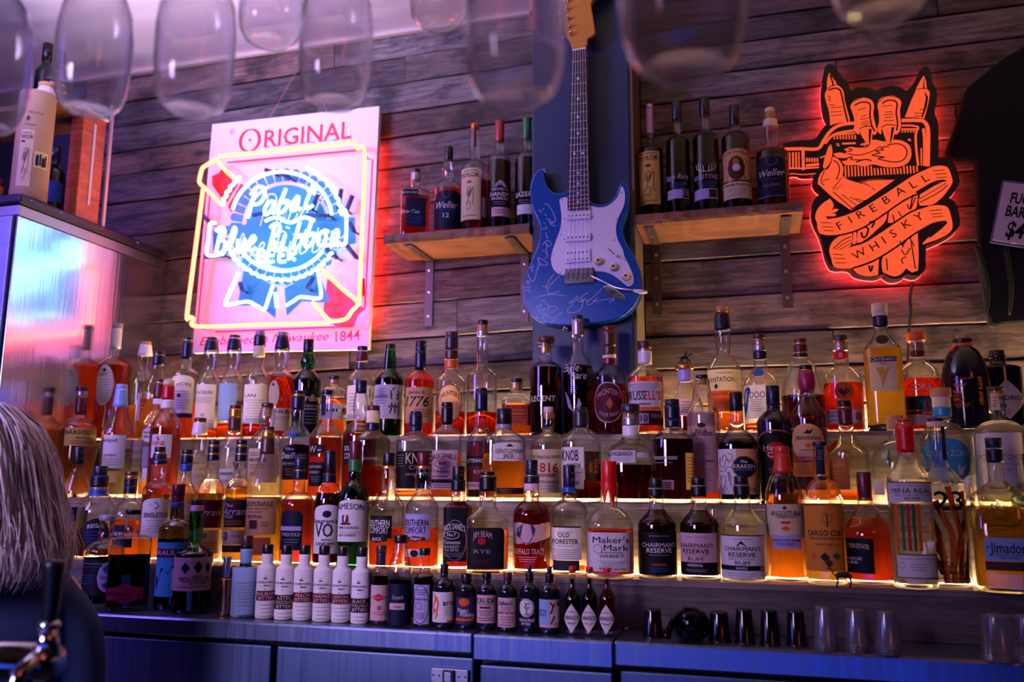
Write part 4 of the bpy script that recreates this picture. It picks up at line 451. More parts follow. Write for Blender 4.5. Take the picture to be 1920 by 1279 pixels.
DATA = [
(3,'liquor_bottle','orange-red liquor bottle with pointed oval white label',-1.734,1.9968,1.269,(.044,.2088,.238,.0128,0,.3194,'m',0),2,1,'cl','ro',.2226,[(.3199,.3339,.0143,'gy'),(.2611,.3199,.0135,'w')],[('o',.044,-.053,.0026,.0963,.2103,'w',[('T','SPEY',-.0515,-.0029,.1828,.009,'k',0,0,1,0,0),('G','d',-.0323,-.0179,.1889,.2011,'dg'),('G','r',-.0378,-.0078,.1674,.1691,'gy'),('G','r',-.0346,-.0087,.1598,.1615,'gy'),('G','r',-.0316,-.0096,.1522,.1539,'gy'),('G','r',-.035,-.0106,.1446,.1463,'gy'),('G','r',-.032,-.0052,.137,.1387,'gy'),('G','r',-.0292,-.0061,.1294,.1311,'gy'),('G','r',-.0324,-.0071,.1218,.1235,'gy'),('G','r',-.0296,-.008,.1143,.1159,'gy'),('G','r',-.0269,-.0027,.1067,.1084,'gy')])],{}),
(3,'liquor_bottle','clear bottle with white-wrapped cork and orange-lit white label',-1.6642,2.0337,1.269,(.0335,.1669,.2032,.0149,.0194,.2744,'l',0),2,1,'cl','am',.1007,[(.2749,.2841,.0142,'ck'),(.2443,.2749,.0142,'w')],[('r',.0335,-.0109,.0444,.056,.1337,'w',[('T','ER',-.0032,.0224,.1127,.0105,'k',1,0,1,0,0),('G','r',-.0046,.0337,.0916,.0932,'gy'),('G','r',-.002,.0313,.0841,.0858,'gy'),('G','r',.0006,.029,.0767,.0783,'gy'),('G','r',-.0028,.027,.0692,.0708,'gy')])],{}),
(3,'liquor_bottle','blue-capped round bottle with orange block lettering',-1.5952,2.0055,1.269,(.039,.1111,.2039,.0156,0,.2397,'c',0),2,1,'cl','am',.1171,[(.2402,.2493,.0148,'nv'),(.2386,.2402,.0148,'gd'),(.2099,.2386,.0148,'nv')],[('r',.039,-.0517,.0328,.0637,.1096,None,[('T','DEER',-.0409,.0139,.0948,.0148,'o2',1,0,1,0,0),('T','GATE',-.0378,.0157,.0726,.0148,'o2',1,0,1,0,0)])],{}),
(3,'liquor_bottle','clear bottle with navy capsule and arched white label',-1.5083,2.012,1.269,(.0358,.1816,.1995,.0139,0,.2784,'m',0),2,1,'cl','ro',.1047,[(.2789,.2865,.0139,'nv'),(.2759,.2789,.0147,'gd'),(.2249,.2759,.0139,'nv')],[('a',.0358,-.0474,.0246,.0739,.1771,'w',[('T','MORE',-.0232,.0172,.1504,.0103,'k',1,0,1,.0044,0),('G','r',-.0253,.0091,.1311,.1327,'gy'),('G','r',-.0222,.0077,.1237,.1253,'gy'),('G','r',-.0193,.0062,.1163,.118,'gy'),('G','r',-.019,-.0094,.1165,.1253,'k'),('G','r',-.0232,.0139,.1075,.1091,'gy'),('G','r',-.02,.0122,.1001,.1018,'gy'),('G','r',-.017,.0105,.0928,.0944,'gy'),('G','r',-.0214,.0089,.0855,.0871,'gy')]),('r',.0358,-.0365,.0241,.0607,.0724,'nv',[])],{}),
(3,'liquor_bottle','clear bulge-necked bottle with cream lettered label and low amber',-1.431,2.012,1.269,(.0326,.1557,.1925,.0145,.0196,.2752,'l',0),2,1,'cl','ro',.0334,[(.2757,.2831,.0131,'nv'),(.2742,.2757,.0138,'gd'),(.2458,.2742,.0131,'nv')],[('r',.0326,-.0432,.0192,.0305,.1498,'w',[('T','TALISKER',-.0432,.0131,.1278,.0087,'bl',0,0,1,0,0),('G','r',-.0432,.011,.1116,.1132,'gy'),('G','r',-.0432,.0085,.1058,.1074,'gy'),('G','r',-.0366,.006,.0999,.1015,'gy'),('T','10',-.0432,.0175,.0666,.0087,'bl',0,0,1,0,0),('G','r',-.0432,.0153,.0506,.0522,'gy'),('G','r',-.0348,.0127,.0433,.0449,'gy')])],{}),
(3,'liquor_bottle','clear bulge-necked bottle with weathered blue label',-1.3588,2.012,1.269,(.0337,.1536,.1931,.0144,.0195,.278,'l',0),2,1,'cl','ro',.0438,[(.2785,.286,.0137,'nv'),(.2756,.2785,.0137,'w'),(.2445,.2756,.0137,'nv')],[('r',.0337,-.0447,.0126,.051,.1507,'bw',[('G','r',-.0381,.0071,.0926,.0942,'w'),('G','r',-.0327,.0052,.0854,.087,'w'),('G','r',-.0284,.0034,.0782,.0797,'w'),('G','r',-.0353,.0016,.071,.0725,'w'),('G','r',-.0305,.0088,.0638,.0654,'w'),('G','r',-.0265,.007,.0566,.0582,'w')])],{}),
(3,'liquor_bottle','clear bottle with grey cork and torn paper neck seal',-1.2803,2.0105,1.269,(.0334,.1557,.1905,.015,0,.2805,'m',0),2,1,'cl','rd',.0412,[(.281,.2943,.0129,'gy'),(.2517,.281,.0129,'nv'),(.2239,.2517,.0136,'cr')],[('r',.0334,-.0443,.0359,.0426,.1456,'w',[('T','LAN',-.0351,-.0033,.1154,.0086,'k',1,0,1,0,0),('G','r',-.0338,.0218,.1024,.1039,'gy'),('G','r',-.0282,.0187,.0952,.0968,'gy'),('G','r',-.0236,.0158,.0881,.0896,'gy'),('G','r',-.0317,.013,.0809,.0825,'gy'),('G','r',-.0265,.0238,.0738,.0753,'gy'),('G','r',-.0221,.0206,.0666,.0682,'gy'),('G','r',-.0297,.0176,.0595,.0611,'gy'),('G','r',-.0249,.0147,.0524,.054,'gy')])],{}),
(3,'liquor_bottle','red liquor bottle with oval-topped cream label under the sign',-1.2124,2.0135,1.269,(.0332,.1667,.1897,.0142,.0198,.2776,'l',0),2,1,'cl','rd',.1653,[(.2781,.2883,.0135,'gy'),(.2403,.2781,.0142,'nv')],[('o',.0332,-.0342,-.0015,.0826,.1538,'cr',[('G','d',-.023,-.0146,.1381,.1481,'k')]),('r',.0332,-.0207,.044,.0219,.0811,'cr',[('T','ULIN',-.0108,.0355,.0726,.0085,'dg',1,0,1,0,0),('G','r',-.0115,.0341,.0584,.0599,'gy'),('G','r',-.0087,.0304,.0527,.0543,'gy')])],{}),
(3,'liquor_bottle','dark green bulge-necked bottle with black label',-1.1332,2.012,1.269,(.037,.1515,.1828,.0147,.0197,.228,'m',0),2,1,'gn','dg',.1885,[(.2285,.2645,.0133,'k')],[('r',.037,-.0128,.049,.0222,.1246,'k',[('T','Ardbeg',-.0175,.0462,.1063,.0169,'cr',1,0,1,0,0),('T','SINGLE MALT',-.0075,.0413,.0852,.0051,'w',1,0,1,0,0),('T','WHISKY',-.0043,.034,.0767,.0051,'w',1,0,1,0,0),('G','r',-.0038,.0401,.0654,.0669,'gy'),('G','r',-.0012,.0365,.057,.0585,'gy'),('G','r',.0013,.0335,.0486,.0501,'gy'),('G','r',-.0027,.0307,.0402,.0418,'gy')])],{}),
(3,'liquor_bottle','short clear corked bottle with red emblem on white label',-1.0536,2.012,1.269,(.0339,.1184,.1408,.0146,0,.1543,'c',0),2,1,'cl','or',.1016,[(.1548,.1647,.0139,'dg'),(.1408,.1548,.0118,'ck')],[('r',.0339,-.0449,.0449,.0488,.0891,'w',[('T','ISHI',-.0395,.0108,.0724,.0083,'k',1,0,1,0,0),('G','o',.0236,.0449,.0613,.0807,'mr')])],{}),
(3,'liquor_bottle','clear bottle with maroon neck and brushed black characters',-.9754,2.012,1.269,(.0356,.147,.1734,.0131,0,.2277,'m',.0186),2,1,'cl','dg',.0448,[(.2282,.2394,.0131,'nv'),(.2253,.2282,.0131,'pk'),(.2,.2253,.0152,'mr')],[('r',.0356,-.0472,.0451,.0475,.1344,'w',[('C','yamazaki',.0078,.038,.0558,.1261),('G','r',-.036,-.0068,.1121,.1136,'gy'),('G','r',-.033,-.0079,.1038,.1053,'gy'),('G','r',-.0303,-.0091,.0955,.0971,'gy'),('G','r',-.0345,-.0103,.0873,.0888,'gy'),('G','r',-.0316,-.0056,.079,.0805,'gy'),('G','r',-.0291,-.0068,.0707,.0722,'gy')])],{}),
(3,'liquor_bottle','green glass bottle with brushed black characters on white',-.8971,2.012,1.269,(.0366,.1475,.1723,.0136,0,.2288,'m',.0191),2,1,'gn','dg',.1668,[(.2293,.2419,.0136,'k')],[('r',.0366,-.0485,.0485,.0476,.1337,'w',[('C','hakushu',.0001,.029,.0585,.1268),('T','HAKUSHU',-.0444,-.0029,.1035,.0068,'dg',1,0,0,0,0),('G','r',-.0403,-.0095,.0924,.0939,'gy'),('G','r',-.0371,-.0108,.0856,.0871,'gy')])],{}),
(3,'liquor_bottle','amber bottle with orange numbered label and dark blue neck',-.813,2.012,1.269,(.0375,.1409,.1696,.0135,0,.231,'m',0),2,1,'am','ro',.1614,[(.2315,.2467,.0142,'nv'),(.2205,.2315,.0149,'nv'),(.1723,.2205,.0135,'nv')],[('r',.0375,-.0428,.0446,.0354,.1246,'o1',[('T','James E.',-.0317,.0127,.1124,.0081,'k',1,.35,0,0,0),('T','1776',-.0402,.024,.0893,.0257,'k',1,.25,1,0,0),('G','r',-.0139,.0342,.0676,.0691,'mr'),('G','r',-.011,.0304,.0622,.0637,'mr'),('G','r',-.0082,.027,.0568,.0583,'mr'),('G','r',-.0135,.0238,.0514,.0529,'mr')])],{}),
(3,'liquor_bottle','clear tall bottle with large cream oval label',-.7294,2.012,1.269,(.0378,.1372,.1628,.016,0,.2551,'m',0),2,1,'cl','rd',.0648,[(.2556,.2666,.016,'br'),(.22,.2556,.0107,'dg'),(.1954,.22,.0167,'br'),(.1941,.1954,.0167,'cr'),(.1737,.1941,.0154,'or')],[('o',.0378,-.0377,.0321,.0355,.1304,'o1',[('G','ring',-.0354,.0302,.0368,.1291,'mr'),('T',"MICHTER'S",-.0261,.0227,.1022,.012,'k',1,0,1,.0107,0),('G','d',-.009,.0058,.0648,.0875,'cp')])],{}),
(3,'liquor_bottle','tallest slim-necked clear bottle with dark cork',-.6472,2.012,1.269,(.038,.1509,.1723,.0139,0,.2815,'m',0),2,1,'cl','rd',.0605,[(.282,.2929,.0132,'k'),(.2643,.282,.0106,'ck'),(.2574,.2643,.0146,'sv'),(.252,.2574,.0139,'sv')],[('',.038,[('T','ZAC',-.0114,.0266,.0949,.0132,'gy',1,0,0,0,0)]),('',.038,[('T','NECTAR',-.0112,.0305,.079,.0093,'gy',1,0,0,0,0)])],{}),
(3,'liquor_bottle','short square orange bottle with black stopper',-.5624,2.0259,1.269,(.0363,.0876,.1086,.0157,0,.1345,'m',0),3.5,1,'cl','or',.0811,[(.135,.1442,.015,'k'),(.1139,.135,.0111,'ck')],[('r',.0363,-.0348,.0343,.0264,.0772,'o3',[('T','HUDSON',-.0324,.0317,.0706,.0078,'mr',0,0,1,0,0),('T','MANHATTAN',-.0324,.0317,.0602,.0052,'mr',0,0,1,0,0),('G','r',-.0258,.0265,.0496,.0511,'mr'),('G','r',-.0227,.0234,.0444,.0458,'mr'),('G','r',-.0195,.0203,.0392,.0406,'mr'),('G','r',-.0258,.0171,.034,.0354,'mr')])],{}),
(3,'liquor_bottle','dark bottle with wide wooden stopper and white block lettering',-.4809,1.9981,1.269,(.0385,.1643,.1801,.0162,0,.2258,'m',0),2,1,'cl','dk',.1643,[(.2263,.2409,.0214,'br'),(.2038,.2263,.011,'ck')],[('',.0385,[('T','LEGENT',-.0391,.023,.0872,.013,'w',1,0,1,0,0)])],{'lip':.022}),
(3,'liquor_bottle','dark bottle with silver capsule and white script',-.404,2.012,1.269,(.0356,.1577,.202,.0135,0,.2819,'m',0),2,1,'cl','dk',.1681,[(.2824,.293,.0128,'dg'),(.2401,.2824,.0128,'sv')],[('',.0353,[('T','Eagle',-.043,.0027,.1616,.0192,'w',1,.3,0,0,0)]),('',.0356,[('T','Rare',-.0188,.0203,.1422,.0179,'w',1,.3,0,0,0)]),('',.0356,[('G','r',-.0191,-.0002,.1149,.1163,'bl')]),('',.0356,[('G','r',-.0179,-.0013,.1097,.1111,'bl')]),('',.0356,[('G','r',-.0167,-.0025,.1046,.106,'bl')]),('',.0356,[('G','r',-.0192,-.0036,.0994,.1008,'bl')]),('',.0356,[('G','p',[(-.0378,.106),(-.0224,.0867),(-.0125,.0547),(-.0259,.0675)],'lv')]),('',.0356,[('G','p',[(.0008,.0893),(.0072,.0739),(-.0008,.0508),(-.0058,.0611)],'lv')])],{}),
(3,'liquor_bottle','brown bottle with maroon oval label before the blue pillar',-.3283,2.0167,1.269,(.039,.1385,.1655,.0159,0,.2506,'m',0),2,1,'cl','rd',.1206,[(.2511,.2629,.0165,'mr'),(.2134,.2511,.0095,'br'),(.1926,.2134,.0159,'br'),(.1849,.1926,.0159,'cr'),(.1694,.1849,.0152,'mr')],[('o',.039,-.0452,.0346,.028,.1244,'mr',[('G','ring',-.0423,.0327,.0293,.1232,'pk'),('T',"MICHTER'S",-.031,.0261,.0964,.0127,'pk',1,0,1,.0127,0),('G','d',-.0092,.0074,.0596,.0875,'cp'),('T','SOUR MASH',-.0267,.0207,.0507,.0089,'pk',1,0,1,-.0089,0)])],{}),
(3,'liquor_bottle','squat bottle with red and white block-lettered label',-.2422,2.0073,1.269,(.041,.136,.1589,.0157,0,.2044,'m',0),2.4,1,'cl','ro',.1335,[(.2049,.2216,.0169,'br'),(.1972,.2049,.0119,'ck'),(.1665,.1972,.0151,'w')],[('r',.041,-.0394,.0373,.0554,.1221,'w',[('G','r',-.0387,.0328,.1144,.1158,'gy'),('G','r',-.0345,.0284,.1093,.1107,'gy'),('G','r',-.0303,.024,.1043,.1057,'gy'),('G','r',-.039,.0196,.0992,.1006,'gy'),('T','RUSS',-.0394,-.0029,.0893,.0201,'dg',1,0,1,0,0),('T',"ELL'S",-.0029,.0348,.0893,.0201,'rd',1,0,1,0,0),('T','RESERVE',-.0394,.0344,.0692,.005,'dg',0,0,1,0,0),('G','r',-.0394,.0342,.0567,.0629,'or')]),('r',.041,-.0394,.0387,.0205,.0542,'mr',[('G','r',-.0153,.006,.0242,.0479,'w'),('T','10',-.0128,.0035,.0367,.0151,'mr',1,0,1,0,0),('T','YEARS OLD',.0099,.0363,.0417,.0088,'w',1,0,1,0,0)])],{}),
(3,'liquor_bottle','pale bottle stopped with a miniature horse and rider',-.1504,2.012,1.269,(.0399,.0623,.1232,.0161,0,.1515,'c',0),2,1,'cl','dk',.0413,[(.152,.1621,.0205,'gd'),(.1232,.152,.0161,'lv')],[('r',.0399,-.0185,.0202,.0425,.0809,'pk',[('T','ORIGINAL',-.0154,.0178,.0722,.0037,'k',0,0,1,0,0),('G','r',-.013,.0148,.0646,.066,'dg'),('G','r',-.0114,.0129,.0597,.061,'dg'),('G','r',-.0099,.0111,.0547,.0561,'dg'),('G','r',-.0135,.0092,.0498,.0512,'dg')])],{'horse':1}),
(3,'liquor_bottle','tall rum bottle with pink wooden cork and orange label',-.0619,2.012,1.269,(.0394,.1442,.1827,.0141,.019,.2867,'m',0),2,1,'cl','or',.0544,[(.2872,.2973,.0141,'ck'),(.2821,.2872,.0147,'gd'),(.2391,.2821,.0147,'nv')],[('r',.0394,-.0483,.0464,.0972,.1454,'cr',[('T','PLANTATION',-.045,.023,.1219,.011,'k',1,0,1,0,0),('T','STIGGINS FANCY',-.0411,.0421,.1367,.0037,'br',0,0,1,0,0),('G','d',-.023,-.0147,.0997,.1132,'dg')]),('r',.0394,-.0522,.0422,.0495,.096,'or',[('T','PINEAPPLE',-.045,.016,.0886,.0073,'rd',1,0,1,0,0),('G','r',-.0362,.0104,.0775,.0788,'rd'),('G','r',-.0326,.0077,.0726,.0739,'rd'),('G','r',-.0294,.0049,.0677,.069,'rd'),('T','ORIGINAL DARK',-.0486,.0363,.0531,.0037,'cr',0,0,1,0,0)])],{}),
(3,'liquor_bottle','clear bottle with blue rosette seal and parrot label',.019,2.012,1.269,(.0396,.111,.1501,.0145,0,.2175,'c',0),2,1,'cl','or',.0227,[(.218,.2292,.0145,'br'),(.2019,.218,.0103,'ck'),(.1883,.2019,.0133,'sv'),(.1686,.1883,.0182,'nv')],[('r',.0396,-.0487,.0088,.0323,.1073,'w',[('T','DOO',-.0264,.007,.0855,.0145,'k',1,0,0,0,0),('T','XO',-.0403,.0075,.0964,.0061,'cr',0,0,1,0,0),('G','r',-.0271,.0016,.0732,.0745,'gy'),('G','r',-.0253,-.0002,.0684,.0697,'gy'),('G','r',-.0236,-.002,.0635,.0649,'gy'),('G','r',-.0279,-.0038,.0587,.06,'gy'),('G','r',-.0262,.0007,.0539,.0552,'gy'),('G','r',-.0244,-.0011,.049,.0504,'gy'),('G','p',[(-.0425,.0988),(-.0301,.1049),(-.0242,.0976),(-.0298,.083),(-.0353,.0528),(-.0464,.0347),(-.0525,.0649)],'bl')]),('o',.022,-.0164,.007,.1281,.1477,'bl',[])],{}),
(3,'liquor_bottle','large round-shouldered flask with brown and gold cap',.107,2.0087,1.269,(.0461,.0809,.1642,.0144,0,.2027,'r',.0161),2,1,'cl','dk',.0833,[(.2032,.213,.0138,'br'),(.1995,.2032,.0144,'gd'),(.1812,.1995,.0138,'mr'),(.1788,.1812,.0144,'gd'),(.1703,.1788,.0132,'nv')],[('',.0461,[('T','Diplomatico',-.0262,.0313,.0809,.006,'w',1,.3,0,0,0)])],{}),
(3,'liquor_bottle','red rum bottle with circular emblem and numbered label',.1939,2.0295,1.269,(.042,.1251,.1514,.0159,0,.2063,'m',0),2,1,'cl','rd',.1108,[(.2068,.2201,.0165,'br'),(.1923,.2068,.0118,'ck'),(.1851,.1923,.0159,'sv')],[('o',.0159,-.0211,.0167,.1634,.1851,'rd',[('T','8',-.004,.0032,.1742,.0106,'w',1,0,1,0,0)]),('o',.042,-.0178,.0242,.0705,.1108,'or',[('G','p',[(-.0115,.0906),(-.0027,.0978),(.0016,.0906),(.0068,.0978),(.0162,.0906),(.0059,.0835),(.0008,.0764),(-.0035,.0835)],'mr')]),('r',.042,-.0433,.0433,.02,.0505,'w',[('T','BACARDI',-.0362,-.0108,.0446,.0047,'mr',1,0,1,0,0),('T','RESERVA',-.037,-.0113,.0364,.0047,'mr',1,0,1,0,0),('T','OCHO',-.038,-.0119,.027,.0047,'k',1,0,1,0,0),('T','8',.0231,.0373,.0364,.0165,'rd',1,0,1,0,0)])],{}),
(3,'liquor_bottle','golden square-shouldered tequila bottle with angel label',.2744,1.9834,1.269,(.0387,.1761,.2155,.0146,0,.2583,'l',0),3.5,1,'cl','gl',.1772,[(.2588,.2794,.0164,'cr'),(.2515,.2588,.0146,'cr'),(.2263,.2515,.014,'nv')],[('o',.0263,-.0114,.0143,.1856,.2071,'br',[]),('r',.0387,-.0282,.0256,.084,.1582,'cr',[('G','r',-.0249,.0265,.1464,.157,'nv'),('T','CENTENARIO',-.0237,.0253,.1517,.007,'w',1,0,1,0,0),('T','ANEJO',-.0244,.0247,.1428,.0035,'br',0,0,1,0,0),('G','p',[(-.0026,.1357),(.0028,.1298),(.0161,.1369),(.007,.1227),(.0025,.1086),(-.0047,.0886),(-.0055,.111),(-.0145,.1334)],'gd')])],{'foot':'k'}),
(3,'liquor_bottle','round bottle with red mushroom cork and blue sunburst label',.3524,2.0355,1.269,(.0434,.1239,.1555,.015,0,.2009,'r',0),2,1,'cl','rd',.1157,[(.2014,.2216,.0191,'or'),(.1979,.2014,.0168,'w'),(.179,.1979,.0139,'ck'),(.1649,.179,.015,'mr')],[('',.0434,[('T','CORA',-.0232,.0255,.096,.0139,'w',1,0,1,0,0)]),('r',.0434,-.0575,.0412,.0463,.0763,'k',[('G','star',-.0085,.0343,.044,.0832,'tl'),('G','r',.0084,.0168,.0474,.0647,'rd')]),('r',.0434,-.0575,.0386,.0359,.0451,'mr',[('T','ANEJO',.0013,.0319,.0405,.0058,'w',1,0,1,0,0)]),('r',.0434,-.0575,.0302,.0142,.0348,'pk',[])],{}),
(3,'liquor_bottle','black domed bottle with orange ribbon and orange print',.4322,1.9811,1.269,(.0473,.0994,.1757,.0183,0,.1927,'r',0),2,1,'bk',None,0,[(.1932,.2014,.0126,'ck'),(.1839,.1932,.0194,'k'),(.1769,.1839,.0188,'or')],[('',.0471,[('T','LOS AGAVES',-.0226,.0127,.1052,.0046,'or',1,0,1,0,0)]),('',.0473,[('G','r',-.0236,.0024,.0936,.0949,'or')]),('',.0473,[('G','r',-.0222,.0007,.0907,.092,'or')]),('',.0473,[('G','r',-.0208,-.001,.0879,.0891,'or')]),('',.0473,[('G','r',-.025,-.0033,.0799,.0811,'or')]),('',.0473,[('G','r',-.0239,-.0048,.0764,.0777,'or')]),('',.0473,[('G','r',-.0228,-.0063,.073,.0743,'or')]),('',.0473,[('G','r',-.026,-.0079,.0696,.0708,'or')]),('',.0473,[('G','r',-.0264,-.0023,.065,.0663,'or')]),('',.0473,[('G','r',-.0252,-.0039,.0616,.0628,'or')]),('',.0473,[('G','r',-.0239,-.0056,.0582,.0594,'or')]),('',.0473,[('G','r',-.025,.0058,.0525,.0537,'or')]),('',.0473,[('G','r',-.0233,.0037,.0491,.0503,'or')]),('',.0473,[('G','r',-.0216,.0017,.0457,.0469,'or')]),('',.0473,[('T','extra anejo',.0151,.0436,.0788,.0114,'or',1,.3,1,0,1)])],{}),
(3,'liquor_bottle','black apothecary bottle with cream diamond label',.5089,2.0338,1.269,(.0441,.134,.1432,.0158,0,.1633,'r',0),2,1,'bk',None,0,[(.1638,.1742,.0147,'dg'),(.1569,.1638,.0164,'k')],[('d',.0441,-.0319,.0584,.0231,.1066,'w',[('T',"HENDRICK'S",-.0218,.0584,.0681,.0102,'k',1,0,1,0,0),('T','GIN',-.0112,.0093,.0523,.0079,'k',1,0,1,0,0),('G','r',.0043,.0184,.0963,.0975,'gy'),('G','r',.0046,.0169,.0906,.0919,'gy'),('G','r',.0049,.0155,.085,.0862,'gy'),('G','r',-.0075,.0179,.0421,.0433,'gy'),('G','r',-.0064,.0158,.0376,.0388,'gy'),('G','r',-.0053,.0138,.0331,.0343,'gy')])],{}),
(2,'liquor_bottle','squat bottle with maroon neck and yellow lettered label',-1.7311,1.882,1.117,(.044,.1824,.2151,.0141,0,.2789,'c',0),2,1,'cl','am',.1768,[(.2794,.2938,.0162,'mr'),(.2665,.2794,.0141,'sv'),(.2165,.2665,.0141,'mr')],[('r',.044,-.0353,.0583,.133,.181,'yl',[('T','BARSOL',-.0328,.0286,.1683,.0113,'k',1,0,1,0,0),('T','PERUANO',-.0311,.0558,.1542,.0056,'br',0,0,1,0,0),('G','r',-.02,.0394,.1442,.1457,'br'),('G','r',-.0159,.0353,.1385,.1401,'br')])],{}),
(2,'liquor_bottle','slim dark-capped bottle with long curved neck',-1.6475,1.9026,1.117,(.0327,.0727,.1784,.0133,0,.1779,'c',0),2,1,'cl','dg',.1212,[(.1784,.2304,.014,'nv')],[('r',.0327,-.0172,.0412,.0384,.1142,'nv',[])],{}),
(2,'liquor_bottle','tall conical-necked bottle with pale gold and white label',-1.5878,1.8614,1.117,(.0386,.1596,.228,.0139,0,.2796,'c',.0181),2,1,'cl','pa',.125,[(.2801,.2914,.0139,'bw'),(.2322,.2801,.0146,'bw')],[('r',.0386,-.0373,.0206,.0741,.1582,'w',[('T','uniquet',-.0366,.0006,.1457,.0097,'dg',1,0,0,0,0),('T','armagnac',-.0299,.0008,.1084,.0069,'dg',1,0,0,0,0),('G','r',-.0305,.0131,.0959,.0974,'gy'),('G','r',-.0264,.0112,.089,.0905,'gy'),('G','r',-.0227,.0093,.0822,.0837,'gy')]),('r',.0386,-.0206,.014,.0385,.0672,'yl',[])],{}),
(2,'liquor_bottle','clear round-shouldered bottle with small oval white label',-1.5032,1.9022,1.117,(.0335,.1791,.2233,.0137,0,.2995,'m',0),2,1,'cl','am',.0388,[(.3,.3071,.013,'nv'),(.2972,.3,.0137,'gd'),(.2553,.2972,.0137,'mr'),(.2414,.2553,.0144,'w')],[('o',.0335,-.0444,.0068,.1421,.1778,'w',[('T','PIERRE',-.0358,-.0005,.1654,.0069,'dg',1,0,1,0,0),('T','FERRAND',-.0372,.003,.1558,.0069,'dg',1,0,1,0,0)]),('r',.0335,-.0347,-.0069,.078,.1297,'gy',[]),('r',.0335,-.0292,.0131,.0482,.0753,'w',[])],{}),
(2,'liquor_bottle','orange-red bottle with red lettering on cream label',-1.4436,1.8618,1.117,(.0372,.1771,.2251,.0136,0,.2856,'c',.0164),2,1,'cl','ro',.1757,[(.2861,.2986,.0136,'cr'),(.2472,.2861,.0136,'rd'),(.2251,.2472,.0143,'w')],[('r',.0372,-.0353,.0167,.0995,.1579,'w',[('T','HINE',-.0318,.0006,.1361,.0109,'rd',1,0,1,0,0),('G','p',[(-.0205,.1498),(-.0162,.1538),(-.0141,.1457),(-.0095,.1429),(-.0184,.1429)],'rd')]),('r',.0372,-.0286,.0185,.039,.0982,'ro',[])],{}),
(2,'liquor_bottle','clear bottle with gold-banded brown cap and cream label',-1.3579,1.882,1.117,(.0342,.0724,.1098,.0148,.0189,.1916,'m',0),2,1,'cl','am',.0392,[(.1921,.2016,.0148,'br'),(.1893,.1921,.0148,'gd'),(.1596,.1893,.0142,'w')],[('r',.0342,-.0152,.0336,.03,.0831,'cr',[('T','Scotch',-.0067,.0253,.0565,.0067,'gy',1,.3,0,0,0)])],{}),
(2,'liquor_bottle','clear bottle with dark collar and silver stag emblem',-1.2574,1.882,1.117,(.0351,.1225,.1624,.0147,0,.2222,'c',0),2,1,'cl','am',.0356,[(.2227,.2321,.0133,'mr'),(.2012,.2227,.0127,'gd'),(.1677,.2012,.014,'br')],[('r',.0351,-.0077,.0233,.0684,.1132,None,[('G','p',[(.0003,.0908),(.0075,.0829),(.017,.0908),(.0149,.0776),(.0098,.0671),(.0038,.0776)],'mr')]),('r',.0351,-.0357,.0389,.0487,.0723,'w',[('G','r',-.0312,.0021,.0579,.0644,'gy')]),('r',.0351,-.0334,.0421,.0304,.0474,'w',[('T','DALMORE',-.0295,.0086,.0435,.0067,'rd',1,0,1,0,0)])],{}),
(2,'liquor_bottle','round-shouldered bottle with cream label and fat cork',-1.1664,1.882,1.117,(.0404,.1349,.1692,.0151,.0198,.2243,'m',0),2,1,'cl','pa',.0592,[(.2248,.2355,.0145,'br'),(.2036,.2248,.0112,'ck')],[('r',.0404,-.0494,.0367,.0398,.1218,'cr',[('T','BALVENIE',-.0418,.0021,.0944,.0079,'k',1,0,1,0,0),('G','r',-.0436,-.0027,.1099,.1113,'br'),('G','r',-.0392,-.0044,.1047,.1061,'br'),('G','r',-.0406,-.0012,.0812,.0826,'br'),('G','r',-.0365,-.0028,.0747,.0761,'br'),('T','14',-.0343,-.0207,.0605,.0079,'mr',1,0,1,0,0)])],{}),
(2,'liquor_bottle','bottle with black arched label and white gothic lettering',-1.0816,1.882,1.117,(.0362,.1472,.1772,.0156,0,.2543,'m',0),2,1,'cl','am',.0529,[(.2548,.2641,.013,'nv'),(.2508,.2548,.013,'gd'),(.2165,.2508,.0137,'nv')],[('a',.0362,-.0347,.048,.0465,.1316,'k',[('T','The',-.027,-.0038,.1199,.0052,'w',1,0,1,0,0),('T','DeadRabbit',-.036,.0285,.1044,.0143,'w',1,0,1,0,0),('T','IRISH WHISKEY',-.0323,.0084,.085,.0065,'w',1,0,1,0,0),('G','r',-.0275,.0037,.0707,.0721,'ro'),('G','r',-.0248,.0023,.0643,.0657,'ro'),('G','r',-.0222,.0009,.0579,.0593,'ro')]),('o',.0339,-.0227,-.0002,.1459,.1654,'bl',[])],{}),
(2,'liquor_bottle','orange bottle with black hexagon label and blue neck strip',-1.0027,1.882,1.117,(.039,.1437,.1851,.0142,0,.2523,'m',0),2,1,'cl','ro',.1476,[(.2528,.2633,.0135,'nv')],[('h',.039,-.0444,.0007,.1052,.1334,'k',[('T','W',-.0444,-.0209,.1193,.0155,'w',1,0,1,0,0),('G','r',-.0179,-.0096,.1155,.118,'w')]),('r',.039,-.0422,-.0035,.0886,.1014,'rd',[]),('r',.039,-.0418,.0006,.0315,.0873,'k',[('T','WESTWARD',-.0406,-.0053,.0771,.0064,'w',1,0,1,0,0),('T','WHISKEY',-.0396,-.01,.0644,.0064,'w',1,0,1,0,0),('G','r',-.0344,-.0069,.0529,.0543,'gy'),('G','r',-.032,-.0081,.0478,.0492,'gy'),('G','r',-.0297,-.0094,.0427,.0441,'gy')]),('r',.0142,-.0132,-.0024,.2006,.2502,'nv',[])],{}),
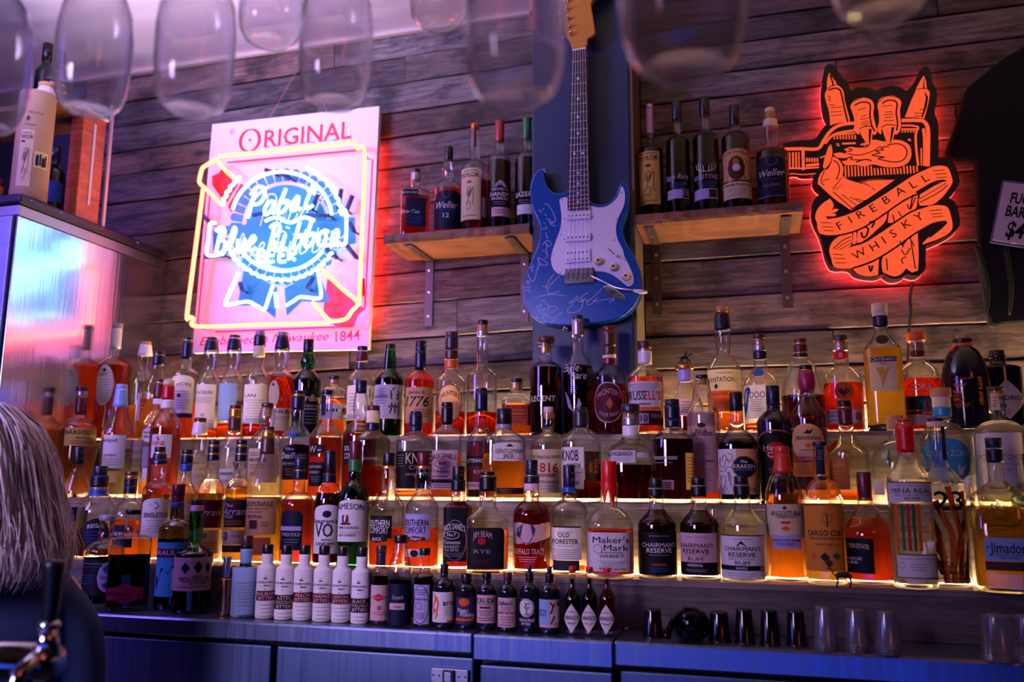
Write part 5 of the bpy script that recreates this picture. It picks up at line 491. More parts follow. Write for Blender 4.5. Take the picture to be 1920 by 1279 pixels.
(2,'liquor_bottle','ribbed dome bottle of dark red spirit with black label',-.921,1.9,1.117,(.0398,.1505,.1888,.0147,.0179,.2554,'m',0),2,1,'cl','rd',.1569,[(.2559,.2871,.0134,'nv')],[('r',.0398,-.0399,.0181,.0871,.1377,'k',[('T','SOUTHERN',-.0405,.0096,.1212,.0115,'w',1,0,1,0,0),('T','COMFORT',-.0393,.0076,.1035,.014,'w',1,0,1,0,0)])],{'rib':1}),
(2,'liquor_bottle','broad-shouldered flask with purple cap and faint white print',-.8547,1.8318,1.117,(.0407,.1346,.1573,.0152,0,.2051,'m',0),2.6,1,'cl','rd',.0769,[(.2056,.2183,.0145,'mr'),(.1776,.2056,.0107,'cr'),(.1586,.1776,.0145,'nv')],[('',.0407,[('T','WOODFORD',-.0216,.0113,.0944,.0063,'w',1,0,0,0,0)])],{}),
(2,'liquor_bottle','squat wax-sealed bottle with bold rye lettering on black',-.7724,1.8915,1.117,(.0451,.1364,.1576,.015,0,.2011,'m',0),3,1,'cl','am',.0226,[(.2016,.2079,.0131,'nv'),(.1714,.2016,.0138,'nv'),(.1601,.1714,.0163,'nv')],[('r',.0451,-.0433,.0433,.0275,.1127,'k',[('T','KNOB',-.0211,.0415,.0965,.025,'cr',1,0,1,0,0),('T','CREEK',-.0131,.0344,.0755,.01,'cr',1,0,1,0,0),('T','straight RYE',-.0203,.0348,.0607,.0075,'cr',1,0,1,0,0),('G','r',-.0401,-.025,.1026,.104,'gy'),('G','r',-.039,-.0258,.0964,.0978,'gy'),('G','r',-.038,-.0265,.0902,.0916,'gy'),('G','r',-.0396,-.0273,.084,.0854,'gy'),('G','r',-.0386,-.0244,.0779,.0792,'gy')])],{}),
(2,'liquor_bottle','square bottle with pink ornate label and black capsule',-.6809,1.8559,1.117,(.0337,.1478,.1676,.013,0,.2132,'m',0),4,.9,'cl','or',.1084,[(.2137,.2237,.013,'k'),(.1726,.2137,.0142,'k')],[('r',.0337,-.0324,.0248,.0255,.1133,'pk',[('T',"JACK DANIEL'S",-.0324,.0206,.0986,.0111,'k',1,0,1,.0049,0),('G','ring',-.0261,.0085,.0729,.0925,'k'),('T','RYE',-.0162,.0011,.0839,.0074,'k',1,0,1,0,0),('T','Tennessee',-.0295,.0051,.0668,.0074,'k',1,.3,0,0,0),('T','RYE WHISKEY',-.0293,.0053,.0546,.0049,'k',1,0,1,0,0),('G','r',-.0324,.024,.0401,.0486,'k'),('G','r',-.0302,.0168,.0351,.0364,'dg'),('G','r',-.0273,.014,.0303,.0316,'dg')])],{}),
(2,'liquor_bottle','bottle with red diamond label and navy ribbon capsule',-.6148,1.9073,1.117,(.034,.1323,.1739,.0141,0,.2526,'l',0),2,1,'cl','dg',.108,[(.2531,.2606,.0135,'nv'),(.2047,.2531,.0135,'nv')],[('r',.034,-.0395,.0232,.0439,.1347,'mr',[('G','p',[(-.0072,.1323),(.0201,.0885),(-.0063,.0451),(-.0395,.0885)],'rd'),('G','r',-.0395,.0232,.0789,.1019,'k'),('T','RITTENHOUSE',-.0367,.0201,.091,.0086,'w',1,0,1,0,0),('T','RYE',-.0156,.007,.0656,.0086,'pk',1,0,1,0,0)]),('r',.034,-.0412,.0273,.0259,.0427,'pk',[('T','BOTTLED-IN-BOND',-.0355,.0239,.0355,.0061,'mr',0,0,1,0,0)])],{}),
(2,'liquor_bottle','wide square bottle with arched cream label and black cap',-.5415,1.849,1.117,(.0485,.1341,.1584,.0164,0,.17,'m',0),3.2,.75,'cl','am',.1052,[(.1705,.2059,.017,'k'),(.1596,.1705,.0164,'gy')],[('a',.0485,-.0249,.0466,.0883,.1293,'w',[('T','GENTLEMAN',-.0189,.0405,.11,.0097,'k',1,0,1,0,0),('T','JACK',-.0018,.0224,.0991,.0085,'k',1,0,1,0,0),('G','p',[(.0029,.1196),(.0126,.1257),(.0223,.1196)],'k'),('G','r',-.0176,.037,.093,.0943,'gy')]),('r',.0485,-.016,.0435,.0168,.0298,'dk',[('G','r',-.0087,.0374,.0249,.0263,'gy'),('G','r',-.0059,.0346,.0202,.0215,'gy')])],{}),
(2,'liquor_bottle','clear corked bottle with cream label bearing red numerals',-.4511,1.8998,1.117,(.0414,.1236,.1547,.0144,0,.1987,'m',0),2,1,'cl','cl',.1667,[(.1992,.2125,.0114,'pk'),(.186,.1992,.0102,'ck')],[('r',.0414,-.0549,.0428,.0197,.1153,'cr',[('T','CHATTANOOGA WHISKEY',-.0466,.0331,.0987,.0072,'k',1,0,1,-.0024,0),('T','1816',-.029,.0209,.075,.0203,'rd',1,0,1,0,0),('G','r',-.0245,.013,.0549,.0608,'mr'),('T','RESERVE',-.0203,.0093,.0579,.0042,'cr',1,0,1,0,0),('T','CRAFTED WHISKEY',-.034,.0236,.0432,.006,'k',1,0,1,0,0),('G','r',-.0218,.013,.0337,.035,'gy'),('G','r',-.0195,.0108,.0278,.0291,'gy')])],{'lip':.0156}),
(2,'liquor_bottle','broad clear bottle with white label and dark waxed neck',-.3665,1.8489,1.117,(.0438,.1276,.1595,.016,0,.1982,'m',0),2.8,1,'cl','dk',.0481,[(.1987,.2047,.0136,'dg'),(.1595,.1987,.0148,'dg')],[('r',.0438,-.042,.0058,.0284,.117,'w',[('T','KNOB',-.0412,-.0058,.0994,.0225,'k',1,0,1,0,0),('T','CREEK',-.0332,.0011,.0772,.0095,'k',1,0,1,0,0),('T','bourbon',-.0239,-.0002,.0632,.0047,'dg',1,0,1,0,0),('T','WHISKEY',-.0239,-.0074,.0562,.0041,'dg',1,0,1,0,0),('T','100',-.017,-.004,.0411,.0083,'k',1,0,1,0,0)]),('r',.0438,.0082,.042,.0446,.1076,'dk',[('T','KNOB',.0283,.0389,.076,.0095,'cp',1,0,1,0,1),('T','CREEK',.0164,.0247,.0737,.0071,'cp',1,0,1,0,1)])],{}),
(2,'liquor_bottle','wide flask with flat black stopper and white name label',-.2624,1.886,1.117,(.05,.1105,.1418,.0175,0,.1928,'c',0),2.6,1,'cl','dk',.0804,[(.1933,.2133,.021,'dg'),(.1839,.1933,.0151,'ck'),(.1651,.1839,.0181,'sv'),(.1418,.1651,.0175,'w')],[('r',.05,-.048,.0095,.0839,.1105,'w',[('T','LONGBRANCH',-.048,.0026,.1035,.0093,'k',1,0,1,0,0),('G','r',-.0395,-.0023,.093,.0943,'gy'),('G','r',-.0374,-.0046,.0884,.0897,'gy')]),('',.05,[('G','r',.0119,.0468,.0954,.1058,'w')])],{}),
(2,'liquor_bottle','dark amber bottle with navy capsule and faint white print',-.1668,1.8376,1.117,(.0437,.1305,.1557,.0155,0,.2038,'m',0),2.4,1,'cl','dk',.1327,[(.2043,.2171,.0155,'nv'),(.173,.2043,.0155,'nv'),(.158,.173,.0161,'nv')],[('',.0437,[('T','WOODFORD RESERVE',-.039,.0081,.0927,.0069,'w',1,0,1,0,0)]),('',.0437,[('G','r',-.0358,-.0013,.0824,.0836,'gy')]),('r',.0437,.0246,.042,.0282,.103,'yl',[('G','r',.0277,.042,.0926,.0939,'br'),('G','r',.0284,.0416,.0858,.087,'br'),('G','r',.0291,.0405,.079,.0802,'br'),('G','r',.0271,.0394,.0722,.0734,'br'),('G','r',.0278,.0419,.0654,.0666,'br'),('G','r',.0286,.0408,.0586,.0598,'br'),('G','r',.0266,.0397,.0518,.053,'br'),('G','r',.0273,.0386,.045,.0462,'br')]),('r',.0437,-.0279,-.0003,.0282,.0474,'pk',[('G','r',-.0243,-.0036,.0416,.0429,'dg'),('G','r',-.0232,-.005,.0371,.0383,'dg'),('G','r',-.0221,-.0063,.0326,.0338,'dg')])],{}),
(2,'liquor_bottle','bottle wearing a long paper apron label',-.1067,1.9066,1.117,(.0347,.1856,.2181,.0149,0,.2678,'c',.0229),2,1,'cl','ro',.1373,[(.2683,.2765,.0132,'nv'),(.2542,.2683,.0092,'ck')],[('r',.0347,-.046,.0286,.0229,.1926,'pk',[('G','o',-.0131,.0044,.1591,.1695,'dg'),('T','BASIL',-.0173,.0087,.1534,.008,'k',1,0,1,0,0),('T',"HAYDEN'S",-.0278,.0184,.1453,.008,'k',1,0,1,0,0),('G','r',-.0266,.0154,.1349,.1362,'gy'),('G','r',-.0236,.0128,.1315,.1327,'gy'),('G','r',-.0183,.0151,.1258,.127,'gy'),('G','r',-.0163,.0128,.1201,.1213,'gy'),('G','r',-.0144,.0106,.1144,.1156,'gy'),('G','r',-.019,.0084,.1087,.1099,'gy'),('G','r',-.017,.0143,.103,.1042,'gy'),('G','p',[(-.0107,.094),(-.0024,.0985),(.0043,.0917),(.0016,.0804),(-.0076,.0804)],'bw'),('T','BOURBON',.0042,.0216,.0883,.0046,'k',1,0,1,0,0),('G','r',-.0178,.0131,.0701,.0713,'gy'),('G','r',-.016,.011,.0644,.0657,'gy'),('G','r',-.0142,.0089,.0588,.06,'gy'),('G','r',-.0185,.0069,.0531,.0544,'gy'),('G','r',-.0166,.0123,.0475,.0487,'gy'),('G','r',-.0246,.005,.0419,.0431,'gy'),('G','r',-.0226,.0032,.0374,.0386,'gy'),('G','r',-.0208,.0014,.0329,.0341,'gy'),('G','r',-.0252,-.0005,.0284,.0296,'gy')])],{}),
(2,'liquor_bottle','ring-handled dark bottle with tentacle drawing on label',-.0355,1.8624,1.117,(.0418,.1201,.1539,.0135,0,.1919,'m',0),2.3,1,'cl','bk',.1336,[(.1924,.2312,.0135,'k')],[('r',.0418,-.0401,.0385,.019,.1112,'o1',[('G','r',-.0401,-.0032,.0201,.1112,'w'),('P','kraken',-.0401,-.0033,.0223,.1067),('G','ring',-.0119,.0355,.0532,.0955,'k'),('G','o',-.0108,.0343,.0543,.0944,'nv'),('T','The',.0043,.0179,.0855,.0056,'w',1,.3,1,0,0),('T','KRAKEN',-.0107,.0333,.076,.0079,'w',1,0,1,0,0),('T','BLACK SPICED',-.0053,.0285,.0688,.0034,'gy',1,0,1,0,0),('G','r',.0179,.0337,.031,.0322,'br'),('G','r',.0187,.0326,.0266,.0278,'br')])],{'rings':1}),
(2,'liquor_bottle','black rum bottle with red disc on arched label',.0405,1.8991,1.117,(.0359,.1675,.1955,.0134,0,.2052,'m',0),2,1,'bk',None,0,[(.2057,.2476,.0139,'nv')],[('a',.0359,-.0476,.0476,.0435,.1462,'k',[('G','ring',-.0403,.0476,.104,.1507,'cp'),('G','o',-.0185,.0229,.0874,.1273,'rd'),('T','Havana',-.0248,.031,.1151,.0111,'w',1,0,1,0,0),('T','Club',-.0163,.0211,.1007,.0111,'w',1,0,1,0,0),('G','r',-.0154,.0144,.0697,.0709,'gy'),('G','r',-.0138,.0123,.0642,.0654,'gy'),('G','r',-.0122,.0102,.0587,.0599,'gy')])],{}),
(2,'liquor_bottle','tapered bottle with magenta capsule and cream oval label',.1083,1.8692,1.117,(.036,.1719,.2231,.0132,.0171,.2755,'c',0),2,1,'cl','am',.152,[(.276,.2851,.0132,'k'),(.2738,.276,.0138,'gd'),(.2287,.2738,.0165,'mg')],[('o',.036,-.044,.032,.0905,.1619,'o1',[('T','Matusalem',-.0303,.0233,.1332,.0088,'k',1,.3,1,.0022,0),('G','p',[(-.0111,.142),(-.0028,.1498),(.0004,.1464),(.0085,.152),(.0023,.1409)],'k'),('G','d',-.0101,.0055,.1123,.1233,'or'),('G','r',-.0204,.0118,.1078,.1091,'k')]),('r',.036,-.0288,.0107,.085,.0948,'rd',[('T','CLASICO',-.0258,.0084,.0905,.0055,'w',0,0,1,0,0)]),('r',.036,-.0404,.0029,.0567,.0839,'o2',[]),('r',.036,-.0477,.0318,.0297,.0556,'br',[])],{}),
(2,'liquor_bottle','skewed green-tinted flask with red wax seal medal',.1826,1.8986,1.117,(.0425,.1031,.1444,.0136,0,.1988,'c',0),2,1,'pale','or',.0279,[(.1993,.2125,.0136,'k'),(.1971,.1993,.0142,'gd'),(.1597,.1971,.0136,'mr')],[('o',.0349,-.0462,-.0199,.1053,.1314,'rd',[('G','ring',-.0462,-.0186,.1031,.1335,'cr')]),('r',.0425,-.0516,.0016,.03,.0923,'cp',[('T','ESTATE',-.0366,-.0061,.0772,.0076,'yl',1,0,1,.0022,0),('G','r',-.0377,-.009,.0653,.0665,'yl'),('G','r',-.0361,-.0109,.0588,.06,'yl'),('G','r',-.0346,-.0128,.0524,.0536,'yl')])],{}),
(2,'liquor_bottle','large clear round flask with cork ball and green ribbon',.2718,1.8632,1.117,(.0514,.0792,.1304,.0129,0,.1482,'r',0),2,1,'cl',None,0,[(.1487,.1768,.0161,'ck')],[('r',.0514,-.0561,-.0276,.02,.0484,'w',[]),('',.0492,[('G','p',[(-.0191,.1111),(-.0139,.1047),(-.01,.0813),(-.0142,.0707),(-.0184,.0898)],'gn')])],{}),
(2,'liquor_bottle','clear bottle with mushroom cork and sky-blue oval label',.3659,1.8946,1.117,(.0465,.1252,.1634,.0164,0,.2142,'r',0),2,1,'cl','cl',.1062,[(.2147,.233,.0196,'ck'),(.2104,.2147,.0175,'w'),(.1943,.2104,.0154,'cr'),(.1751,.1943,.0159,'tl')],[('o',.0465,-.0562,.0559,.0445,.1305,'sk',[('T','CORAZON',-.035,.0412,.1009,.0117,'w',1,0,0,0,0),('G','p',[(.0204,.0831),(.0265,.0706),(.0385,.0789),(.0278,.058),(.0206,.0601)],'w')])],{}),
(2,'liquor_bottle','tall clear gin bottle with frosted cream label',.4538,1.8453,1.117,(.0469,.1369,.1631,.0141,0,.2207,'r',0),2.3,1,'cl','cl',.1536,[(.2212,.2276,.0146,'br'),(.2116,.2212,.0105,'ck')],[('r',.0469,-.045,.036,.0263,.1369,'fr',[('T',"PORTER TOM'S",-.0383,.0327,.0911,.0115,'gb',1,0,1,0,0),('T','DRY GIN',.0003,.0295,.0787,.0052,'gy',1,0,1,0,0),('G','r',-.0026,.0162,.0693,.0705,'gy'),('G','r',-.0019,.0147,.0652,.0663,'gy'),('G','r',-.0011,.0132,.0611,.0622,'gy')]),('r',.0141,-.0099,.0047,.182,.2148,'cr',[('G','r',-.0061,.0023,.2052,.2063,'br'),('G','r',-.0061,.0013,.1999,.201,'br'),('G','r',-.006,.0003,.1946,.1957,'br'),('G','r',-.0075,-.0007,.1893,.1905,'br')])],{}),
(2,'liquor_bottle','clear bottle cut by the right edge with purple band',.5314,1.897,1.117,(.0373,.137,.1629,.0134,0,.1936,'m',0),2,1,'cl','cl',.1319,[(.1941,.2098,.0139,'nv')],[('r',.0373,-.0494,-.0266,.0826,.0928,'lv',[]),('r',.0373,-.0494,-.0233,.045,.0785,'sk',[])],{}),
(1,'liquor_bottle','screw-capped bottle half hidden behind the blond hair',-1.6103,1.7595,.975,(.0304,.1475,.207,.0137,0,.2233,'m',0),2,1,'cl','gl',.1091,[(.2238,.2669,.0137,'k')],[('r',.0304,-.007,.0403,.0456,.1219,'nv',[])],{}),
(1,'liquor_bottle','squat bottle with wide navy stopper and navy shield label',-1.5352,1.7505,.975,(.044,.1075,.1506,.0206,0,.1961,'r',0),2,1,'cl','dg',.0721,[(.1966,.2198,.0168,'nv'),(.1685,.1966,.0193,'nv'),(.1646,.1685,.0213,'gd'),(.1481,.1646,.0206,'bl')],[('o',.044,-.0316,.0318,.0245,.0961,'nv',[('T','REGAL',-.0181,.0191,.0784,.009,'w',1,0,1,.0026,0),('G','r',-.0226,.0204,.0645,.0658,'bl'),('G','r',-.0191,.0183,.0569,.0583,'bl'),('G','r',-.0157,.0164,.0494,.0508,'bl'),('G','r',-.0204,.0144,.0419,.0433,'bl')])],{}),
(1,'liquor_bottle','round bottle of amber with navy label and maroon capsule',-1.4486,1.755,.975,(.0385,.101,.1361,.014,0,.1962,'r',0),2,1,'cl','or',.0923,[(.1967,.2069,.0147,'br'),(.1904,.1967,.014,'gd'),(.1714,.1904,.0147,'nv'),(.155,.1714,.0159,'nv'),(.1525,.155,.0166,'gd')],[('a',.0385,-.0444,.0122,.0303,.0823,'nv',[('T','CHIVAS REGAL',-.0451,.0028,.06,.0076,'w',1,0,1,.0038,0),('T','12',-.0353,-.0245,.0463,.0076,'w',1,0,1,0,0)])],{}),
(1,'liquor_bottle','amber bottle with grey arched label and banded navy cap',-1.3721,1.755,.975,(.0338,.1592,.183,.0132,.0183,.2518,'r',0),2,1,'cl','am',.153,[(.2523,.265,.0126,'nv'),(.2485,.2523,.0132,'gd'),(.2346,.2485,.0126,'nv'),(.2232,.2346,.0145,'nv')],[('a',.0338,-.0356,.0397,.0528,.1443,'w',[('G','p',[(-.0144,.1281),(-.002,.1368),(.0063,.1281),(-.0006,.1182)],'bl'),('T','SINGLETON',-.028,.029,.1058,.0114,'k',1,0,1,0,0),('G','r',-.02,.0233,.0921,.0934,'gy'),('G','r',-.0166,.0208,.0859,.0872,'gy'),('G','r',-.0135,.0185,.0797,.0811,'gy'),('G','r',-.0184,.0162,.0736,.0749,'gy'),('G','r',-.0151,.0258,.0674,.0688,'gy')])],{}),
(1,'liquor_bottle','bottle with orange block label and gold-banded navy cap',-1.2957,1.755,.975,(.0304,.1498,.1844,.0131,0,.2463,'c',0),2,1,'cl','gl',.156,[(.2468,.2581,.0125,'nv'),(.2443,.2468,.0131,'gd'),(.2243,.2443,.0125,'nv'),(.2068,.2243,.0131,'bl')],[('r',.0304,-.0125,.0351,.0738,.1399,'o1',[('T','KITCHEN',-.0139,.0258,.1252,.0112,'w',1,0,1,0,0),('T','AMERICAN',-.0127,.0255,.1092,.0087,'w',1,0,1,0,0),('G','r',-.0092,.0231,.0968,.0982,'w'),('G','r',-.0069,.0213,.0907,.0921,'w'),('G','r',-.0046,.0195,.0846,.086,'w')])],{}),
(1,'liquor_bottle','amber bottle with maroon name label, left of its twin',-1.2244,1.755,.975,(.0301,.1625,.1895,.0124,0,.2683,'r',.0155),2,1,'cl','gl',.1564,[(.2688,.2788,.0124,'nv'),(.2638,.2688,.013,'gd'),(.2489,.2638,.0124,'nv'),(.2452,.2489,.013,'gd'),(.2315,.2452,.013,'nv')],[('r',.0301,-.0324,.0303,.0786,.1418,'mr',[('T','Arran',-.0329,.024,.1138,.0148,'w',1,.25,1,0,0)]),('r',.0301,-.0254,.0335,.021,.0738,'cr',[('T','10',-.0199,-.0036,.0618,.0111,'k',1,0,1,0,0),('G','r',-.0128,.0249,.0448,.0461,'rd'),('G','r',-.0102,.0225,.0388,.0401,'rd'),('G','r',-.0076,.0203,.0328,.0341,'rd')])],{}),
(1,'liquor_bottle','amber bottle with dark brown name label',-1.15,1.755,.975,(.0304,.1629,.1897,.0122,0,.2676,'r',.0153),2,1,'cl','gl',.1727,[(.2681,.2793,.0122,'nv'),(.2632,.2681,.0129,'gd'),(.2484,.2632,.0122,'nv'),(.2447,.2484,.0129,'gd'),(.23,.2447,.0129,'nv')],[('r',.0304,-.0403,.0227,.0811,.1424,'br',[('T','The',-.0361,-.0113,.1303,.0073,'w',1,.25,1,0,0),('T','Arran',-.0403,.0176,.1171,.0159,'w',1,.25,1,0,0),('T','Malt',-.0391,-.0097,.105,.0073,'w',1,.25,1,0,0),('G','r',-.0371,.0108,.0941,.0954,'yl'),('G','r',-.0309,.0087,.0881,.0895,'yl')]),('r',.0304,-.0403,.0219,.0429,.0751,'cr',[('T','10',-.0403,-.0209,.062,.0184,'k',1,0,1,0,0),('T','YEARS',-.0123,.0157,.062,.0049,'gy',1,0,1,0,0)]),('r',.0304,-.0403,.0239,.0263,.0418,'br',[])],{}),
(1,'liquor_bottle','tall pear-necked bottle with gold label and brown capsule',-1.0778,1.7478,.975,(.0396,.1634,.2455,.0133,0,.3001,'c',.0158),2,1,'cl','gl',.149,[(.3006,.308,.0133,'br'),(.2957,.3006,.0121,'ck'),(.2846,.2957,.0133,'gd'),(.2455,.2846,.0145,'br')],[('r',.0396,-.0525,.0286,.0669,.1466,'o1',[('T','GLENMORANGIE',-.0525,.0194,.1346,.0121,'k',1,0,1,0,0),('T','HIGHLAND SINGLE MALT',-.05,.0096,.1239,.0048,'br',1,0,1,0,0),('T','SCOTCH WHISKY',-.0456,-.0022,.1167,.0048,'br',1,0,1,0,0),('T','ORIGINAL',-.0444,-.0029,.1072,.0073,'br',1,0,1,0,0),('G','r',-.0338,-.0144,.0799,.0989,'br'),('G','r',-.0071,.0113,.0929,.0942,'br'),('G','r',-.0057,.0105,.0869,.0882,'br')]),('r',.0396,-.0376,.0168,.0234,.061,'cp',[])],{}),
(1,'liquor_bottle','red-amber round-shouldered bottle with navy arched label',-1.0001,1.7622,.975,(.038,.1306,.1614,.0132,0,.2098,'r',0),2,1,'cl','ro',.1448,[(.2103,.2355,.0132,'nv'),(.2079,.2103,.0132,'gd'),(.1888,.2079,.0132,'nv')],[('a',.038,-.0436,.0111,.0346,.1212,'nv',[('T','TWO FOLD',-.0377,.0066,.0683,.0072,'w',1,0,1,0,0),('G','r',-.044,.0085,.0765,.0859,'lv'),('G','r',-.0328,.0047,.0565,.0578,'gy'),('G','r',-.0294,.003,.0507,.052,'gy')])],{}),
(1,'liquor_bottle','dark amber bottle with white lettered label and black capsule',-.9235,1.7598,.975,(.0312,.1337,.1819,.0136,0,.2026,'r',0),2,1,'cl','dk',.1583,[(.2031,.253,.013,'k'),(.1984,.2031,.0136,'mr'),(.1819,.1984,.0142,'nv')],[('a',.0312,-.0363,.0328,.0284,.1337,'w',[('G','o',-.0125,.0068,.1058,.1209,'nv'),('T',"Seagram's",-.0352,.0207,.0988,.0095,'nv',1,0,1,0,0),('T','VO',-.029,.0108,.0791,.0285,'nv',1,0,1,0,0),('T','BLENDED',-.0296,.0301,.0583,.0042,'nv',0,0,1,0,0),('T','CANADIAN',-.0271,.0146,.0502,.0071,'nv',1,0,1,0,0),('T','WHISKY',-.0286,.0312,.0433,.0042,'nv',0,0,1,0,0)])],{}),
(1,'liquor_bottle','green glass bottle with cream label and red crest',-.8573,1.7502,.975,(.0344,.139,.1844,.0135,0,.232,'r',0),2,1,'gn','gg',.1739,[(.2325,.2727,.0129,'mr'),(.2055,.2325,.0135,'gn')],[('a',.0344,-.04,.0355,.0562,.146,'w',[('T','JAMESON',-.0456,.0232,.1297,.0129,'nv',1,0,1,.0035,0),('G','p',[(-.0247,.1124),(-.011,.1124),(-.0093,.0997),(-.0129,.0951),(-.0209,.0951),(-.0256,.0997)],'mr'),('G','r',-.0287,-.0055,.0917,.0963,'mr'),('T','TRIPLE DISTILLED',-.034,.0115,.0859,.0053,'k',1,0,1,0,0),('G','r',-.0335,.0169,.0778,.079,'gy'),('G','r',-.0289,.0141,.0738,.075,'gy'),('T','IRISH WHISKEY',-.0329,.0072,.0699,.0053,'k',1,0,1,0,0)])],{}),
(1,'liquor_bottle','ribbed dome bottle of orange spirit with black label',-.7776,1.755,.975,(.0374,.1237,.1604,.0145,.018,.2177,'m',0),2,1,'cl','ro',.085,[(.2182,.2473,.0134,'k'),(.2124,.2182,.0128,'gd')],[('r',.0374,-.0489,.0093,.0646,.1123,'k',[('T','SOUTHERN',-.0458,.0043,.0964,.0139,'w',1,0,1,0,0),('T','COMFORT',-.0446,.0024,.0816,.0139,'w',1,0,1,0,0)]),('h',.0374,-.0432,.0006,.0556,.0703,'k',[('T','BLACK',-.0341,-.0112,.0635,.007,'w',1,0,1,0,0)])],{'rib':1}),
(1,'liquor_bottle','ribbed dome bottle of orange spirit with lavender label',-.6954,1.7515,.975,(.0358,.1247,.1609,.0143,.0178,.2175,'m',0),2,1,'cl','ro',.0864,[(.218,.2468,.0132,'mr'),(.2123,.218,.0126,'gd')],[('r',.0358,-.0474,.0179,.0652,.1168,'lv',[('T','SOUTHERN',-.0472,.0126,.0988,.0138,'nv',1,0,1,0,0),('T','COMFORT',-.0459,.0082,.0831,.0138,'nv',1,0,1,0,0)]),('h',.0358,-.0365,.0074,.0596,.0719,'mr',[('T','Original',-.0258,-.0007,.0663,.0057,'w',1,.3,1,0,0)]),('r',.0358,-.0399,.0069,.0284,.044,'w',[('G','o',-.0249,-.0069,.0284,.0429,'k')])],{'rib':1}),
(1,'liquor_bottle','square bottle with black ornate label and black neck wrap',-.6217,1.7727,.975,(.031,.13,.1434,.0148,0,.1879,'l',0),4.5,1,'cl','rd',.1423,[(.1884,.2179,.0131,'k'),(.1636,.1884,.017,'k')],[('r',.031,-.0298,.0192,.0194,.13,'k',[('G','ring',-.0298,.0183,.0216,.1044,'gy'),('T',"JACK DANIEL'S",-.0298,.0156,.0888,.0125,'w',1,0,1,.0057,0),('G','ring',-.0284,.0033,.0656,.0811,'w'),('T','No.7',-.0216,-.0035,.0744,.0068,'w',1,0,1,0,0),('T','Tennessee',-.0282,.0058,.059,.0079,'w',1,.2,1,0,0),('T','WHISKEY',-.0281,.0037,.049,.0068,'w',1,0,1,0,0),('T','70cl 40% Vol',-.0257,.0016,.0424,.0045,'w',1,0,1,0,0),('G','r',-.0298,.0107,.0357,.0369,'gy'),('G','r',-.0298,.0082,.0324,.0336,'gy'),('G','r',-.0271,.0057,.0291,.0304,'gy')])],{}),
(1,'liquor_bottle','wide fluted square bottle with black label and red seal',-.5392,1.7238,.975,(.0426,.1044,.1353,.0174,0,.197,'c',0),4,.8,'cl','or',.0869,[(.1975,.2054,.0146,'k'),(.1953,.1975,.0151,'gd'),(.1652,.1953,.0146,'k')],[('h2',.0426,-.0409,.0338,.0108,.0924,'k',[('T','JIM BEAM',-.0292,.0089,.0781,.0123,'pk',1,0,1,.0045,0),('G','o',-.0202,-.0033,.0585,.0727,'rd'),('T','RYE',-.0278,.0069,.0454,.0079,'gy',1,0,1,0,0),('G','r',-.0277,.0037,.0279,.0291,'mr'),('G','r',-.0258,.0019,.0236,.0248,'mr')])],{}),
(1,'liquor_bottle','brown bottle with torn cream label and purple bison',-.4575,1.7718,.975,(.0394,.1165,.1449,.0155,0,.1982,'r',0),2,1,'cl','rd',.1438,[(.1987,.2309,.0127,'nv'),(.1965,.1987,.0133,'gd'),(.1811,.1965,.0138,'nv'),(.1668,.1811,.0144,'pk')],[('t',.0394,-.0465,.0506,.057,.1035,'pk',[('G','p',[(-.0321,.0905),(-.0208,.097),(-.0111,.1002),(.0001,.0991),(.0079,.0883),(.0035,.0753),(-.0043,.0602),(-.0158,.0592),(-.0261,.071),(-.0355,.0753)],'pu')]),('',.0394,[('T','BUFFALO TRACE',-.0414,.0265,.0441,.0111,'pk',1,0,1,0,0)]),('',.0394,[('G','r',-.032,.0114,.0322,.0334,'pk')]),('',.0394,[('G','r',-.0287,.0089,.0279,.0291,'pk')]),('',.0394,[('G','r',-.0256,.0065,.0237,.0248,'pk')])],{}),
(1,'liquor_bottle','clear bottle with black-framed white label and ribbed navy cap',-.375,1.7628,.975,(.0373,.1283,.1488,.0142,0,.1733,'r',0),2.3,1,'cl','am',.0155,[(.1738,.2196,.0126,'nv'),(.1629,.1738,.0131,'bl')],[('r',.0373,-.0358,.0241,.0302,.0951,'w',[('G','r',-.0348,.0232,.0935,.0962,'k'),('T','OLD',-.0239,.0001,.0791,.0088,'k',1,0,1,0,0),('T','FORESTER',-.035,.0176,.0663,.0098,'k',1,0,1,0,0),('G','r',-.0261,.0089,.0843,.0855,'gy'),('G','r',-.0263,.0087,.0566,.0578,'gy'),('G','r',-.0329,.0174,.0492,.0504,'gy'),('G','r',-.0299,.0144,.045,.0461,'gy'),('G','r',-.0269,.0113,.0407,.0419,'gy'),('G','r',-.033,.0083,.0365,.0376,'gy'),('G','r',-.03,.0173,.0323,.0334,'gy')]),('r',.0373,-.0331,.0194,.0092,.0292,'dg',[])],{}),
(1,'liquor_bottle','squarish bottle with dripping red wax and cream label',-.2846,1.7223,.975,(.0463,.0996,.1357,.0157,0,.1801,'r',0),2.8,1,'cl','rd',.0912,[(.1806,.2258,.0151,'rx')],[('r',.0463,-.0425,.0428,.0147,.088,'w',[('T',"Maker's",-.0335,.0367,.0743,.0119,'k',1,0,1,0,0),('G','ring',-.0316,-.0154,.0491,.0649,'dg'),('T','Mark',-.0121,.0354,.0596,.0119,'k',1,0,1,0,0),('T','KENTUCKY STRAIGHT BOURBON',-.0188,.0244,.0502,.0027,'dg',1,0,1,0,0),('T','WHISKY',-.021,.0265,.0439,.0065,'k',1,0,1,0,0),('G','r',-.0212,.0307,.0334,.0345,'gy'),('G','r',-.0181,.0275,.0302,.0314,'gy'),('G','r',-.015,.0244,.0271,.0283,'gy'),('G','r',-.0213,.0212,.024,.0251,'gy'),('T','750ml  45% ALC/VOL',-.0214,.0305,.0199,.0043,'dg',1,0,1,0,0)])],{'wax':1}),
